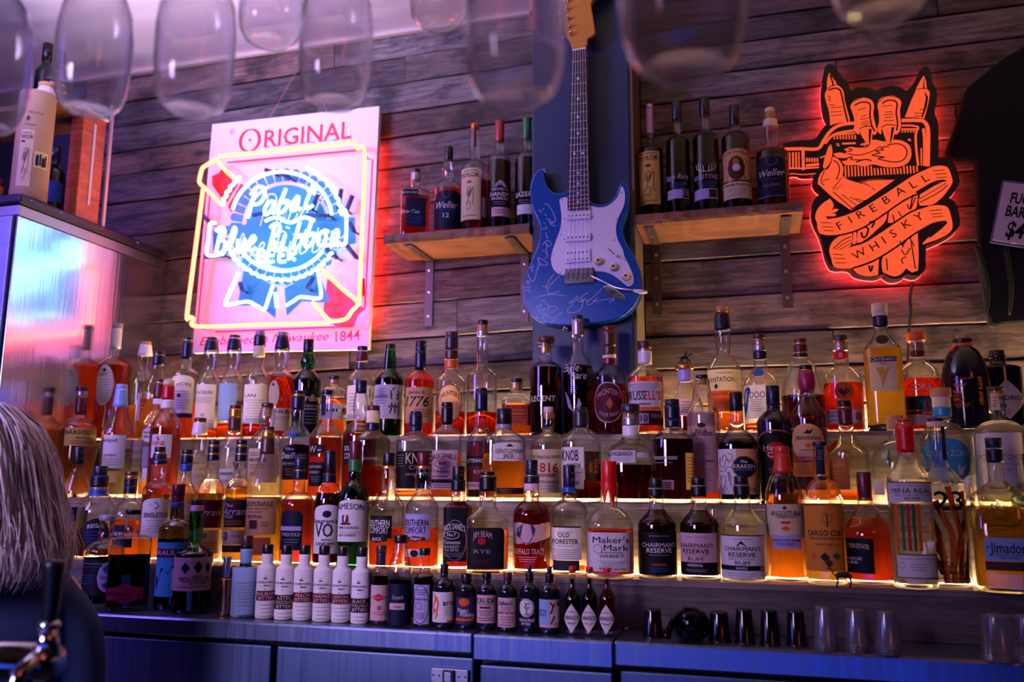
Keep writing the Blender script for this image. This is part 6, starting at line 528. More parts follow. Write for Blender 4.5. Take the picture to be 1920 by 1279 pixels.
(1,'liquor_bottle','dark rum bottle with black label, left of two dark twins',-.1958,1.7594,.975,(.0384,.1001,.1335,.0144,0,.173,'c',0),2,1,'cl','dk',.1314,[(.1735,.1936,.0128,'k'),(.1714,.1735,.0133,'gy'),(.1566,.1714,.0128,'k')],[('r',.0384,-.0481,.0498,.0062,.0886,'k',[('G','r',-.0159,.0245,.0802,.0814,'gy'),('T',"CHAIRMAN'S",-.0323,.0399,.0638,.0085,'w',1,0,1,0,0),('T','RESERVE',-.0215,.0292,.0534,.0085,'w',1,0,1,0,0),('G','r',-.0169,.0234,.044,.0452,'gy'),('T','ORIGINAL',-.0116,.018,.0267,.0048,'cp',1,0,1,0,0),('G','r',-.0175,.0227,.0194,.0205,'bl'),('G','r',-.0151,.0199,.0163,.0174,'bl'),('G','r',-.0127,.0172,.0132,.0144,'bl')])],{}),
(1,'liquor_bottle','dark rum bottle with pink-white label over a black band',-.1118,1.7553,.975,(.0384,.1015,.1344,.0147,0,.1786,'c',0),2,1,'cl','dk',.1303,[(.1791,.1937,.0136,'k'),(.177,.1791,.0142,'gy'),(.1572,.177,.0136,'k')],[('r',.0384,-.0509,.0368,.0331,.0881,'pk',[('G','p',[(-.0149,.0677),(-.007,.0758),(.0033,.0677)],'lv'),('G','r',-.0282,.0145,.0798,.0809,'gy'),('T',"CHAIRMAN'S",-.0509,.0248,.0646,.0084,'k',1,0,1,0,0),('T','RESERVE',-.0375,.0159,.0539,.0084,'k',1,0,1,0,0),('T','FINEST ST LUCIA',-.0327,.0134,.0463,.0031,'gy',1,.3,1,0,0),('T','RUM',-.0245,.0034,.0392,.0073,'k',1,0,1,0,0)]),('r',.0384,-.0509,.0363,.0088,.0331,'k',[('T','ORIGINAL',-.0263,.0041,.028,.0047,'w',1,0,1,0,0),('G','r',-.0309,.0124,.0188,.0199,'gy'),('G','r',-.0278,.0098,.0158,.0169,'gy')])],{}),
(1,'liquor_bottle','clear rum bottle with pale label and white-lettered black band',-.029,1.7483,.975,(.0434,.1028,.1384,.015,0,.18,'c',0),2,1,'cl','cl',.1333,[(.1805,.197,.0135,'k'),(.1784,.1805,.0145,'gy'),(.1589,.1784,.014,'k')],[('r',.0434,-.0575,.043,.0054,.0866,'w',[('G','r',-.0565,.0441,.0846,.0866,'k'),('G','p',[(-.0139,.0664),(-.0049,.0765),(.004,.0664)],'dg'),('G','r',-.0212,.0174,.0784,.0795,'gy'),('T',"CHAIRMAN'S",-.04,.0313,.0614,.0083,'k',1,0,1,0,0),('T','RESERVE',-.0301,.0207,.0504,.0083,'k',1,0,1,0,0),('T','FINEST ST LUCIA',-.0306,.0158,.0424,.0031,'gy',1,.3,1,0,0),('T','RUM',-.0175,.009,.0353,.0073,'k',1,0,1,0,0),('G','r',-.0575,.0397,.0214,.0303,'k'),('T','WHITE',-.0157,.0044,.0254,.0047,'w',1,0,1,0,0),('G','o',.0293,.0397,.0194,.0303,'or'),('G','r',-.038,.0191,.0153,.0164,'gy'),('G','r',-.0337,.0155,.0113,.0124,'gy'),('G','r',-.0297,.0121,.0073,.0084,'gy')])],{}),
(1,'liquor_bottle','golden bottle with red foil and flared foot',.0497,1.7653,.975,(.0359,.1493,.2001,.0133,0,.2406,'r',.0194),2,1,'cl','am',.1655,[(.2411,.2545,.0138,'rf'),(.2391,.2411,.0143,'rf'),(.2022,.2391,.0138,'rf')],[('r',.0359,-.0404,.042,.0831,.1443,'cr',[('G','d',-.0047,.0046,.1332,.1412,'mr'),('T','ANGOSTURA',-.0271,.0299,.1271,.0092,'k',1,0,1,0,0),('T','CARIBBEAN RUM',-.0174,.0201,.1201,.0041,'mr',1,0,1,0,0),('G','r',-.007,.0095,.1081,.1121,'rd'),('G','d',-.0086,.01,.094,.104,'or')]),('r',.0359,-.0279,.0306,.0612,.0871,'lv',[('T','AGED FIVE YEARS',-.0249,.0278,.0771,.0046,'k',0,0,1,0,0),('G','r',-.019,.0173,.071,.0721,'dg'),('G','r',-.0168,.0149,.068,.0691,'dg')])],{'foot2':1}),
(1,'liquor_bottle','yellow-gold bottle with orange label and floral print',.1187,1.7379,.975,(.0365,.15,.1901,.0126,0,.2534,'r',.0157),2,1,'cl','gl',.146,[(.2539,.2611,.0136,'nv')],[('r',.0365,-.0445,.04,.0247,.143,'o2',[('G','ring',-.0038,.0137,.1121,.129,'mr'),('G','r',.004,.0061,.1042,.128,'mr'),('T','CARGO CULT',-.0329,.0371,.0933,.0101,'k',1,0,1,0,0),('T','BANANA SPICED',-.0292,.0326,.0835,.004,'br',1,0,1,0,0),('T','SMALL BATCH',-.0173,.0259,.0727,.004,'br',1,0,1,0,0),('G','d',-.0289,-.0164,.0433,.0589,'or'),('G','d',-.01,.0063,.0413,.0589,'dg'),('G','d',.0106,.027,.0452,.0589,'gn'),('G','d',-.0024,.0119,.0316,.0472,'br')]),('r',.0139,-.0085,.0064,.2002,.2529,'nv',[('G','r',-.005,.0053,.2447,.2458,'gy'),('G','r',-.0046,.0044,.2406,.2417,'gy'),('G','r',-.0042,.0036,.2365,.2376,'gy'),('G','r',-.0058,.0027,.2325,.2336,'gy'),('G','r',-.0053,.0044,.2284,.2295,'gy')])],{}),
(1,'liquor_bottle','wide-bellied orange bottle with black label and orange seal',.1963,1.7663,.975,(.0448,.0879,.1467,.0125,0,.156,'c',.014),2,1,'cl','ro',.1192,[(.1565,.2052,.013,'mr'),(.1546,.1565,.014,'cp'),(.1516,.1546,.014,'mr')],[('o',.0347,-.046,-.0091,.1025,.1221,'or',[('G','ring',-.046,-.0102,.1035,.1211,'cr')]),('r',.0448,-.0572,.0091,.0212,.084,'k',[('T','APPLETON ESTATE',-.0538,.0011,.0694,.008,'cr',1,0,1,.002,0),('T','SIGNATURE',-.0458,-.0114,.0472,.005,'w',1,0,1,0,0),('T','BLEND',-.0413,-.0182,.0404,.005,'w',1,0,1,0,0)])],{}),
(1,'liquor_bottle','clear bottle with red wax neck and striped centre',.2666,1.7178,.975,(.0375,.1845,.2339,.0148,0,.2942,'c',0),2,1,'cl','cl',.1904,[(.2947,.3008,.0133,'rd'),(.2907,.2947,.0128,'ck'),(.2388,.2907,.0143,'rx')],[('r',.0375,-.0429,.0479,.1503,.1865,'w',[('G','r',-.0401,.0497,.1845,.1865,'mr'),('T','MEZCAL DE OAXACA',-.0241,.0329,.1796,.0035,'gy',1,0,1,0,0),('T','MINA REAL',-.0317,.0386,.1708,.0089,'k',1,0,1,0,0),('T','100% PURO DE AGAVE',-.0256,.0375,.163,.0035,'gy',1,0,1,0,0),('T','SILVER',-.0094,.018,.1571,.0044,'dg',1,0,1,0,0)]),('r',.0375,-.0314,.0182,.0643,.1474,None,[('G','r',-.0285,-.021,.0662,.1474,'or'),('G','r',-.0165,-.0112,.0662,.1474,'gn'),('G','r',-.0071,-.0012,.0662,.1474,'rd'),('G','r',.0018,.0068,.0662,.1474,'gn'),('G','r',.0098,.0161,.0662,.1474,'or')]),('r',.0375,-.03,.0497,.0167,.0605,'w',[('G','r',-.0278,.0497,.0586,.0605,'mr'),('G','ring',-.0271,-.0153,.0357,.0462,'gn'),('G','r',-.0211,.0371,.0518,.0528,'gy'),('G','r',-.0069,.022,.0423,.0433,'gy'),('G','r',-.0056,.0196,.0375,.0385,'gy'),('G','r',-.0043,.0173,.0327,.0338,'gy'),('G','r',-.0321,.0497,.0186,.0205,'mr')])],{}),
(1,'liquor_bottle','clear bottle printed with orange agave leaves and black numerals',.3288,1.7694,.975,(.0418,.1789,.2237,.0146,0,.2982,'c',0),2,1,'cl','cl',.1857,[(.2987,.3057,.0146,'nv'),(.2898,.2987,.0117,'cr')],[('',.0408,[('T','CALLE',-.0137,.0358,.1847,.0068,'k',1,0,0,0,0)]),('',.0418,[('P','agave',-.0548,.0554,.0076,.1789)]),('',.0418,[('T','23',-.0122,.0378,.1538,.0332,'k',1,0,1,0,0)]),('',.0418,[('T','TEQUILA',-.0178,.0387,.0413,.0088,'k',1,0,1,0,0)]),('',.0418,[('T','BLANCO',-.0108,.0399,.0263,.0078,'k',1,0,1,0,0)]),('',.0418,[('T','100% DE AGAVE',-.0168,.0421,.0169,.0049,'k',1,0,1,0,0)]),('r',.0146,.0084,.0193,.2276,.2888,'nv',[('G','r',.0122,.0193,.2817,.2828,'mr'),('G','r',.012,.0193,.2758,.2769,'mr'),('G','r',.0117,.0193,.2698,.2709,'mr'),('G','r',.0103,.0171,.2639,.265,'mr'),('G','r',.0101,.0183,.258,.2591,'mr'),('G','r',.0098,.0163,.2521,.2532,'mr'),('G','r',.0085,.0147,.2462,.2473,'mr'),('G','r',.0083,.0134,.2403,.2414,'mr'),('G','r',.0081,.0141,.2344,.2355,'mr')])],{}),
(1,'liquor_bottle','square faceted bottle of gold tequila with blue-grey label',.4097,1.7101,.975,(.0451,.162,.1888,.013,0,.2453,'l',0),4,1,'pale','gb',.1439,[(.2458,.2643,.0135,'nv'),(.2448,.2458,.014,'w'),(.2206,.2448,.014,'nv')],[('r',.0451,-.0275,.0389,.0535,.0919,'bw',[('T','el',-.0252,-.0204,.0769,.0058,'k',1,0,1,0,0),('T','Jimador',-.0195,.0344,.0759,.0173,'k',1,0,1,0,0),('T','AGAVE AZUL',-.011,.0295,.0638,.0029,'dg',1,0,1,0,0),('T','100% AGAVE',-.0056,.0233,.0591,.0029,'dg',1,0,1,0,0)]),('r',.0451,-.0281,.0374,.0377,.0526,'br',[]),('',.0451,[('P','scribble',-.0191,.0098,.1372,.1524)])],{}),
(1,'liquor_bottle','pale teal bottle cut by the right edge',.4833,1.7725,.975,(.0371,.1578,.189,.0133,0,.217,'r',0),2,1,'tlg','cl',.1625,[(.2175,.2385,.0138,'nv')],[('r',.0371,-.0492,-.0048,.0527,.0739,'sk',[])],{}),
(0,'liquor_bottle','dark bottle with lavender floral oval label beside the hair',-1.4127,1.6448,.885,(.0418,.118,.1412,.0155,0,.1852,'r',0),2,1,'cl','bk',.1041,[(.1857,.1975,.0167,'gy')],[('r',.0418,-.0554,.0245,.0258,.1041,'k',[('G','r',-.0501,.0039,.0935,.0948,'gy'),('G','r',-.0554,.0094,.0866,.0879,'bl'),('G','r',-.0507,-.0157,.0682,.0694,'bl'),('G','r',-.0459,-.0167,.0624,.0637,'bl'),('G','r',-.0421,-.0177,.0567,.0579,'bl'),('G','r',-.0469,-.0188,.0509,.0522,'bl')]),('o',.0418,-.0116,.0305,.0327,.0971,'lv',[('T','GENEVER',-.0055,.0217,.0648,.0048,'bl',1,0,1,0,0),('G','d',-.0022,.0174,.0717,.0925,'bl'),('G','d',-.0016,.0234,.0373,.0579,'bl')])],{}),
(0,'liquor_bottle','black-filled square bottle with magenta hexagon label',-1.3201,1.6154,.885,(.0424,.1501,.1582,.0153,0,.2005,'m',0),4,.8,'cl','bk',.1134,[(.201,.2115,.0159,'k')],[('h',.0424,-.0407,.0312,.0147,.0587,'mg',[('T','MR BLACK',-.0382,.0088,.0373,.0082,'k',1,0,1,0,0),('G','r',-.0302,.0074,.0247,.026,'mr')])],{}),
(0,'liquor_bottle','dark wine-shaped bottle with blue mountain label',-1.2377,1.6551,.885,(.0362,.1688,.1905,.0122,0,.2407,'r',.0151),2,1,'wb','dk',.1471,[(.2412,.2668,.0139,'mr'),(.2274,.2412,.0134,'mr'),(.2181,.2274,.0134,'bl')],[('r',.0362,-.048,.0406,.0289,.1426,'sk',[('G','r',-.048,.0336,.1108,.1289,'mr'),('T','BRAULIO',-.048,.0221,.121,.0105,'w',1,0,1,0,0),('G','p',[(-.0428,.068),(-.0256,.0905),(-.0113,.0792),(-.0006,.095),(.0182,.0702),(.0205,.0434),(-.0387,.0434)],'dg'),('G','r',-.0032,.0241,.0456,.0882,'w')])],{}),
(0,'liquor_bottle','green bulge-necked bottle with pink label and crest',-1.1662,1.6258,.885,(.0398,.1193,.1395,.0127,.0161,.2218,'c',0),2,1,'gn','dk',.1227,[(.2223,.2349,.0132,'k'),(.2097,.2223,.0132,'pk'),(.2052,.2097,.0127,'k')],[('r',.0398,-.0527,.0464,.0469,.1148,'pk',[('G','d',-.0258,-.0069,.0813,.1059,'dg'),('G','d',0,.0191,.0813,.1081,'dg'),('G','d',.0246,.0377,.0813,.1059,'dg'),('T','Amaro',.0011,.0178,.078,.0046,'k',1,.3,1,0,0),('T','MONTENEGRO',-.0268,.0428,.0702,.0115,'k',1,0,1,0,0),('G','r',-.0094,.0304,.0612,.0624,'k'),('G','r',-.0333,.0425,.0546,.0558,'mr')])],{}),
(0,'atomiser_bottle','small copper atomiser bottle with silver cap',-1.0701,1.605,.885,(.0141,.0724,.0746,.0083,0,.0752,'r',0),2,1,'cpm',None,0,[(.0757,.1178,.0083,'sv')],[],{}),
(0,'liquor_bottle','pale blue paper-wrapped bottle with brown cap',-1.0261,1.605,.885,(.0259,.0974,.0995,.0116,0,.1421,'r',0),2,1,'pap2',None,0,[(.1426,.1621,.0116,'br'),(.1351,.1426,.0111,'k'),(.106,.1351,.0116,'bw'),(.0985,.106,.0111,'k')],[('',.0259,[('G','r',-.0183,.0207,.0684,.0696,'gy')]),('',.0259,[('G','r',-.0152,.0183,.062,.0632,'gy')]),('',.0259,[('G','r',-.0123,.016,.0556,.0568,'gy')]),('',.0259,[('G','r',-.0169,.0139,.0492,.0504,'gy')]),('',.0259,[('G','r',-.0139,.0228,.0429,.044,'gy')]),('',.0259,[('G','r',-.0111,.0202,.0365,.0377,'gy')]),('',.0259,[('G','r',-.0156,.0179,.0302,.0313,'gy')]),('',.0259,[('G','r',-.0126,.0157,.0238,.025,'gy')]),('',.0257,[('T',"OAK'BO",-.0112,.0141,.0039,.0055,'nv',1,0,1,0,0)])],{}),
(0,'bitters_bottle','white paper-wrapped bitters bottle with dark red band reading rhubarb',-.9731,1.6,.885,(.0197,.0983,.1079,.0115,0,.1265,'c',0),2,1,'pap',None,0,[(.127,.1452,.0109,'k')],[('r',.0197,-.022,.0261,.0357,.055,'mr',[('T','RHUBARB',-.0182,.0206,.0495,.0066,'pk',0,0,1,0,0),('T','BITTERS',-.0175,.0216,.0411,.0066,'pk',0,0,1,0,0)]),('',.0197,[('P','diamond_mr',-.0226,.0186,.0571,.0845)]),('',.0197,[('T','FEE BROTHERS',-.0166,.0137,.0718,.0039,'mr',1,0,1,0,0)]),('',.0197,[('T','1864',-.0057,.0053,.0655,.0038,'mr',1,0,1,0,0)]),('',.0197,[('G','r',-.0134,.0187,.0272,.0283,'gy')]),('',.0197,[('G','r',-.0108,.0166,.0199,.021,'gy')]),('',.0197,[('G','r',-.0085,.0147,.0125,.0137,'gy')]),('',.0197,[('G','r',-.0119,.013,.0052,.0064,'gy')])],{}),
(0,'bitters_bottle','white paper-wrapped bitters bottle with black band reading aztec chocolate',-.9289,1.5992,.885,(.0196,.098,.1075,.0114,0,.1266,'c',0),2,1,'pap',None,0,[(.1271,.1451,.0109,'k')],[('r',.0196,-.026,.0225,.0209,.0486,'k',[('T','AZTEC',-.0212,.0175,.0432,.0065,'pk',0,0,1,0,0),('T','CHOCOLATE',-.0203,.0182,.0349,.0065,'pk',0,0,1,0,0),('T','BITTERS',-.0195,.0189,.0265,.0065,'pk',0,0,1,0,0)]),('',.0196,[('P','diamond_nv',-.026,.0155,.057,.0842)]),('',.0196,[('T','FEE BROTHERS',-.0196,.0112,.0716,.0039,'nv',1,0,1,0,0)]),('',.0196,[('T','1864',-.0077,.0034,.0653,.0038,'nv',1,0,1,0,0)]),('',.0196,[('G','r',-.0151,.0165,.0125,.0137,'gy')]),('',.0196,[('G','r',-.0124,.0146,.0053,.0064,'gy')]),('',.0176,[('G','r',-.0101,.0131,-.0019,-.0008,'gy')]),('',.0176,[('G','r',-.014,.0114,-.0092,-.008,'gy')])],{}),
(0,'bitters_bottle','white paper-wrapped bitters bottle with dark red band reading peach',-.8885,1.6008,.885,(.0195,.0976,.107,.0113,0,.1276,'c',0),2,1,'pap',None,0,[(.1281,.146,.0108,'k')],[('r',.0195,-.0258,.0218,.0356,.0547,'mr',[('T','PEACH',-.0211,.0174,.0493,.0065,'pk',0,0,1,0,0),('T','BITTERS',-.0203,.018,.041,.0065,'pk',0,0,1,0,0)]),('',.0195,[('P','diamond_mr',-.0258,.0159,.0567,.0838)]),('',.0195,[('T','FEE BROTHERS',-.0188,.0116,.0713,.0039,'mr',1,0,1,0,0)]),('',.0195,[('T','1864',-.0073,.0037,.0651,.0038,'mr',1,0,1,0,0)]),('',.0195,[('G','r',-.0157,.0156,.0272,.0284,'gy')]),('',.0195,[('G','r',-.013,.0138,.02,.0211,'gy')]),('',.0195,[('G','r',-.0105,.0121,.0128,.0139,'gy')]),('',.0195,[('G','r',-.0143,.0104,.0056,.0067,'gy')])],{}),
(0,'bitters_bottle','white paper-wrapped bitters bottle with dark red band reading orange',-.8443,1.6,.885,(.0193,.0974,.1067,.0113,0,.1276,'c',0),2,1,'pap',None,0,[(.1281,.1459,.0107,'k')],[('r',.0193,-.0256,.0198,.0357,.0546,'mr',[('T','ORANGE',-.0231,.0159,.0493,.0064,'pk',0,0,1,0,0),('T','BITTERS',-.0222,.0165,.041,.0064,'pk',0,0,1,0,0)]),('',.0193,[('P','diamond_mr',-.0256,.0147,.0567,.0836)]),('',.0193,[('T','FEE BROTHERS',-.0203,.0106,.0711,.0039,'mr',1,0,1,0,0)]),('',.0193,[('T','1864',-.0081,.0028,.0649,.0038,'mr',1,0,1,0,0)]),('',.0193,[('G','r',-.0171,.0142,.0274,.0285,'gy')]),('',.0193,[('G','r',-.0142,.0124,.0202,.0213,'gy')]),('',.0193,[('G','r',-.0117,.0107,.013,.0142,'gy')]),('',.0193,[('G','r',-.0157,.0092,.0059,.007,'gy')])],{}),
(0,'bitters_bottle','white paper-wrapped bitters bottle with dark red band reading lemon',-.8028,1.6,.885,(.0192,.097,.1063,.0112,0,.1266,'c',0),2,1,'pap',None,0,[(.1271,.1448,.0106,'k')],[('r',.0192,-.0254,.0199,.0357,.0545,'mr',[('T','LEMON',-.0225,.0161,.0492,.0064,'pk',0,0,1,0,0),('T','BITTERS',-.0217,.0165,.041,.0064,'pk',0,0,1,0,0)]),('',.0192,[('P','diamond_mr',-.0254,.0149,.0565,.0832)]),('',.0192,[('T','FEE BROTHERS',-.0196,.0108,.0709,.0038,'mr',1,0,1,0,0)]),('',.0192,[('T','1864',-.0078,.003,.0647,.0037,'mr',1,0,1,0,0)]),('',.0192,[('G','r',-.0168,.0142,.0274,.0285,'gy')]),('',.0192,[('G','r',-.014,.0124,.0203,.0214,'gy')]),('',.0192,[('G','r',-.0116,.0107,.0132,.0143,'gy')]),('',.0192,[('G','r',-.0156,.0091,.0061,.0072,'gy')])],{}),
(0,'bitters_bottle','white paper-wrapped bitters bottle with black band reading black walnut',-.76,1.5981,.885,(.0191,.0968,.106,.0111,0,.1266,'c',0),2,1,'pap',None,0,[(.1271,.1447,.0106,'k')],[('r',.0191,-.0253,.0198,.0214,.0483,'k',[('T','BLACK',-.0227,.0157,.0431,.0063,'pk',0,0,1,0,0),('T','WALNUT',-.022,.0162,.035,.0063,'pk',0,0,1,0,0),('T','BITTERS',-.0213,.0166,.0269,.0063,'pk',0,0,1,0,0)]),('',.0191,[('P','diamond_nv',-.0253,.0144,.0565,.083)]),('',.0191,[('T','FEE BROTHERS',-.02,.0104,.0707,.0038,'nv',1,0,1,0,0)]),('',.0191,[('T','1864',-.0081,.0027,.0646,.0037,'nv',1,0,1,0,0)]),('',.0191,[('G','r',-.0166,.0142,.0132,.0143,'gy')]),('',.0191,[('G','r',-.0139,.0123,.0062,.0073,'gy')]),('',.0177,[('G','r',-.0116,.0107,-.0009,.0002,'gy')]),('',.0172,[('G','r',-.0161,.0091,-.0079,-.0068,'gy')])],{}),
(0,'bitters_bottle','small bottle with pink bitters label and brown cap',-.7216,1.6038,.885,(.0184,.1005,.1087,.0089,0,.1348,'c',0),2,1,'cl','dk',.0903,[(.1353,.1487,.0105,'br'),(.1107,.1353,.0095,'dg')],[('r',.0184,-.024,.0156,.0076,.0741,'pk',[('G','d',-.0193,.0123,.0437,.0579,'rd'),('T','AROMATIC',-.0157,.0097,.0508,.0042,'pk',1,0,1,0,0),('T','0',-.0049,.0015,.0316,.0084,'mr',1,0,1,0,0),('G','r',-.0144,.0107,.0225,.0236,'rd'),('G','r',-.0124,.0093,.0185,.0196,'rd')])],{}),
(0,'bitters_bottle','flare-necked bottle with dark label and script lettering',-.6784,1.598,.885,(.0239,.0917,.1547,.0115,0,.1542,'c',0),2,1,'cl','dk',.0836,[(.1547,.1701,.013,'k')],[('r',.0239,-.0271,.0317,.0035,.0795,'nv',[('T','Scotch',-.0145,.0073,.0544,.0073,'lv',1,.3,1,0,0),('G','r',-.0195,.0101,.0314,.0434,'pk'),('T','Orange',-.0116,.0035,.0374,.0042,'mr',1,0,1,0,0)])],{}),
(0,'bitters_bottle','clear slim bottle with ornate lavender label',-.6283,1.6021,.885,(.0197,.0913,.1013,.0098,0,.132,'c',0),2,1,'cl','dg',.0933,[(.1325,.1457,.0104,'k')],[('r',.0197,-.0261,.0099,.0058,.0783,'lv',[('G','ring',-.0239,.0087,.0068,.0773,'nv'),('T','THE BITTER',-.0218,.0052,.0513,.0036,'nv',1,0,1,0,0),('G','ring',-.0175,-.005,.0325,.0454,'nv'),('G','r',-.0186,.0048,.0682,.0693,'nv'),('G','r',-.0165,.0036,.0642,.0653,'nv'),('G','r',-.0146,.0025,.0602,.0613,'nv'),('G','r',-.017,.0016,.0245,.0256,'nv'),('G','r',-.0154,.0007,.0205,.0216,'nv'),('G','r',-.014,-.0002,.0166,.0177,'nv')])],{}),
(0,'dropper_bottle','black dropper bottle with orange flame on white label',-.586,1.5979,.885,(.0216,.0747,.0906,.0072,0,.116,'r',0),2,1,'bk',None,0,[(.1165,.1265,.0036,'nv'),(.0995,.1165,.0067,'k')],[('r',.0216,-.0286,.0213,.0116,.0668,'w',[('P','flame',-.0286,-.0068,.0155,.0628),('T','BITTER',-.0017,.023,.046,.0072,'k',1,0,1,0,0),('G','r',-.0005,.018,.038,.0391,'gy'),('G','r',.0006,.0166,.0341,.0352,'gy'),('G','r',.0016,.0154,.0301,.0312,'gy'),('G','r',-.0003,.0142,.0262,.0273,'gy'),('G','r',.0062,.0221,.0126,.0155,'rd')])],{}),
(0,'bitters_bottle','black bottle with sunset label and pudding lettering',-.5416,1.6,.885,(.0189,.0703,.0822,.0087,0,.0836,'r',0),2,1,'bk',None,0,[(.0841,.0999,.0102,'k')],[('r',.0189,-.025,.0195,.0097,.0585,'pu',[('G','o',-.0152,.0059,.0429,.0566,'or'),('T','Figgy',-.0164,.004,.0351,.0071,'w',1,0,1,0,0),('T','Pudding',-.0108,.0161,.0272,.0071,'w',1,0,1,0,0),('G','r',-.0249,.018,.0156,.0204,'or')])],{}),
(0,'bitters_bottle','black bottle with white label reading crude',-.5009,1.6,.885,(.0188,.0708,.0825,.0081,0,.0909,'r',0),2,1,'bk',None,0,[(.0914,.1032,.0086,'k')],[('r',.0188,-.0229,.0235,.0135,.064,'pk',[('T','CRUDE',-.0207,.0153,.0542,.0091,'k',1,0,1,0,0),('G','r',-.0168,.0101,.0463,.0474,'dg'),('G','r',-.0138,.0057,.0396,.0435,'mr'),('G','r',-.0167,.0103,.0347,.0358,'dg'),('G','r',-.0145,.0086,.0308,.0319,'dg'),('G','r',-.0125,.0071,.0269,.028,'dg'),('G','r',-.0201,.0157,.0221,.0232,'dg'),('G','r',-.0167,.0132,.0182,.0193,'dg')])],{}),
(0,'bitters_bottle','black bottle with pink label and navy script',-.4598,1.6,.885,(.0182,.0694,.083,.0081,0,.0903,'r',0),2,1,'bk',None,0,[(.0908,.1044,.0086,'mr')],[('r',.0182,-.0241,.0185,.0077,.0606,'pk',[('T',"Dillon's",-.0192,.0087,.051,.0081,'nv',1,.25,1,0,0),('G','r',-.0128,.0065,.0422,.0432,'mr'),('G','r',-.0114,.0054,.0383,.0394,'mr'),('T','CHERRY BITTERS',-.0241,.0137,.0336,.0035,'mr',1,0,1,0,0),('G','r',-.0155,.0112,.0258,.0269,'mr'),('G','r',-.0134,.0095,.021,.0221,'mr'),('G','r',-.0115,.0079,.0162,.0173,'mr'),('G','r',-.0154,.0063,.0114,.0125,'mr')])],{}),
(0,'dropper_bottle','black dropper bottle with round white emblem',-.4176,1.6019,.885,(.0185,.0728,.0863,.007,0,.1052,'r',0),2,1,'bk',None,0,[(.1057,.1193,.004,'nv'),(.0921,.1057,.0075,'k')],[('o',.0185,-.0245,.0095,.0278,.0603,'w',[('G','ring',-.0244,.0073,.0297,.0584,'k'),('P','chalice',-.013,.0021,.0316,.0546)]),('',.0185,[('T','PASSION FRUIT',-.0245,.0095,.022,.0055,'w',1,0,1,0,0)]),('',.0185,[('T','BITTERS',-.0157,.0021,.0154,.004,'w',1,0,1,0,0)])],{}),
(0,'dropper_bottle','black dropper bottle with leaf-patterned pink label',-.3785,1.5981,.885,(.0194,.0742,.0876,.007,0,.1044,'r',0),2,1,'bk',None,0,[(.1049,.1185,.0045,'nv'),(.0915,.1049,.0075,'k')],[('r',.0194,-.0234,.0222,.0114,.0608,'pk',[('G','r',-.0234,-.0012,.0171,.0599,'bw'),('T','BITTER',-.021,-.0053,.0399,.006,'nv',1,0,1,0,0),('T','BITTERS',-.021,-.0063,.0332,.004,'nv',1,0,1,0,0),('P','leaves',-.0002,.0222,.0133,.0589),('G','r',.0113,.02,.019,.0494,'w')])],{}),
(0,'hot_sauce_bottle','green-necked hot sauce bottle, left of three with diamond labels',-.3354,1.6,.885,(.0154,.0596,.0853,.0059,0,.1087,'c',0),2,1,'cl','gg',.0977,[(.1092,.1197,.0069,'rd')],[('d',.0154,-.0204,.0157,.0031,.0549,'w',[('T','TABASCO',-.0204,.0125,.0304,.0069,'k',1,0,1,0,0),('T','McILHENNY CO',-.0102,.0054,.0398,.003,'rd',1,0,1,.002,0),('T','PEPPER SAUCE',-.0092,.0053,.021,.003,'nv',1,0,1,-.002,0)])],{}),
(0,'hot_sauce_bottle','dark red-necked hot sauce bottle, middle of three with diamond labels',-.3034,1.6,.885,(.0153,.0609,.0864,.0059,0,.1096,'c',0),2,1,'cl','dk',.0987,[(.1101,.1194,.0069,'rd')],[('d',.0153,-.0203,.0151,.0038,.0553,'w',[('T','TABASCO',-.0203,.012,.0309,.0069,'k',1,0,1,0,0),('T','McILHENNY CO',-.0105,.0051,.0402,.0029,'rd',1,0,1,.002,0),('T','PEPPER SAUCE',-.0095,.0049,.0215,.0029,'rd',1,0,1,-.002,0)])],{}),
(0,'hot_sauce_bottle','red-necked hot sauce bottle, right of three with diamond labels',-.2707,1.6,.885,(.0152,.0621,.0875,.0059,0,.1106,'c',0),2,1,'cl','rd',.0998,[(.1111,.1191,.0068,'rd')],[('d',.0152,-.0201,.0145,.0044,.0556,'w',[('T','TABASCO',-.0201,.0115,.0314,.0068,'k',1,0,1,0,0),('T','McILHENNY CO',-.0108,.0048,.0407,.0029,'rd',1,0,1,.002,0),('T','PEPPER SAUCE',-.0099,.0045,.0221,.0029,'nv',1,0,1,-.002,0)])],{}),
('l','liquor_bottle','square bottle with silver capsule and navy label',-.8849,2.1257,1.826,(.0401,.1305,.1461,.0127,0,.1897,'m',0),4,.8,'cl','rd',.1179,[(.1902,.2013,.012,'k'),(.1666,.1902,.0127,'sv')],[('r',.0401,-.0385,.0078,.1133,.132,'nv',[('T','ONE YEAR TRIMMED',-.0385,.0048,.1226,.0052,'w',0,0,1,0,0)]),('r',.0401,-.0239,.03,.0247,.1086,'nv',[('T','Elmer T Lee',-.0374,.012,.0681,.0105,'w',1,.3,0,0,0),('G','r',-.0176,.0213,.054,.0557,'bl'),('G','r',-.0151,.0191,.0478,.0495,'bl'),('G','r',-.0127,.0169,.0416,.0433,'bl'),('G','r',-.0172,.0147,.0354,.0371,'bl')])],{}),
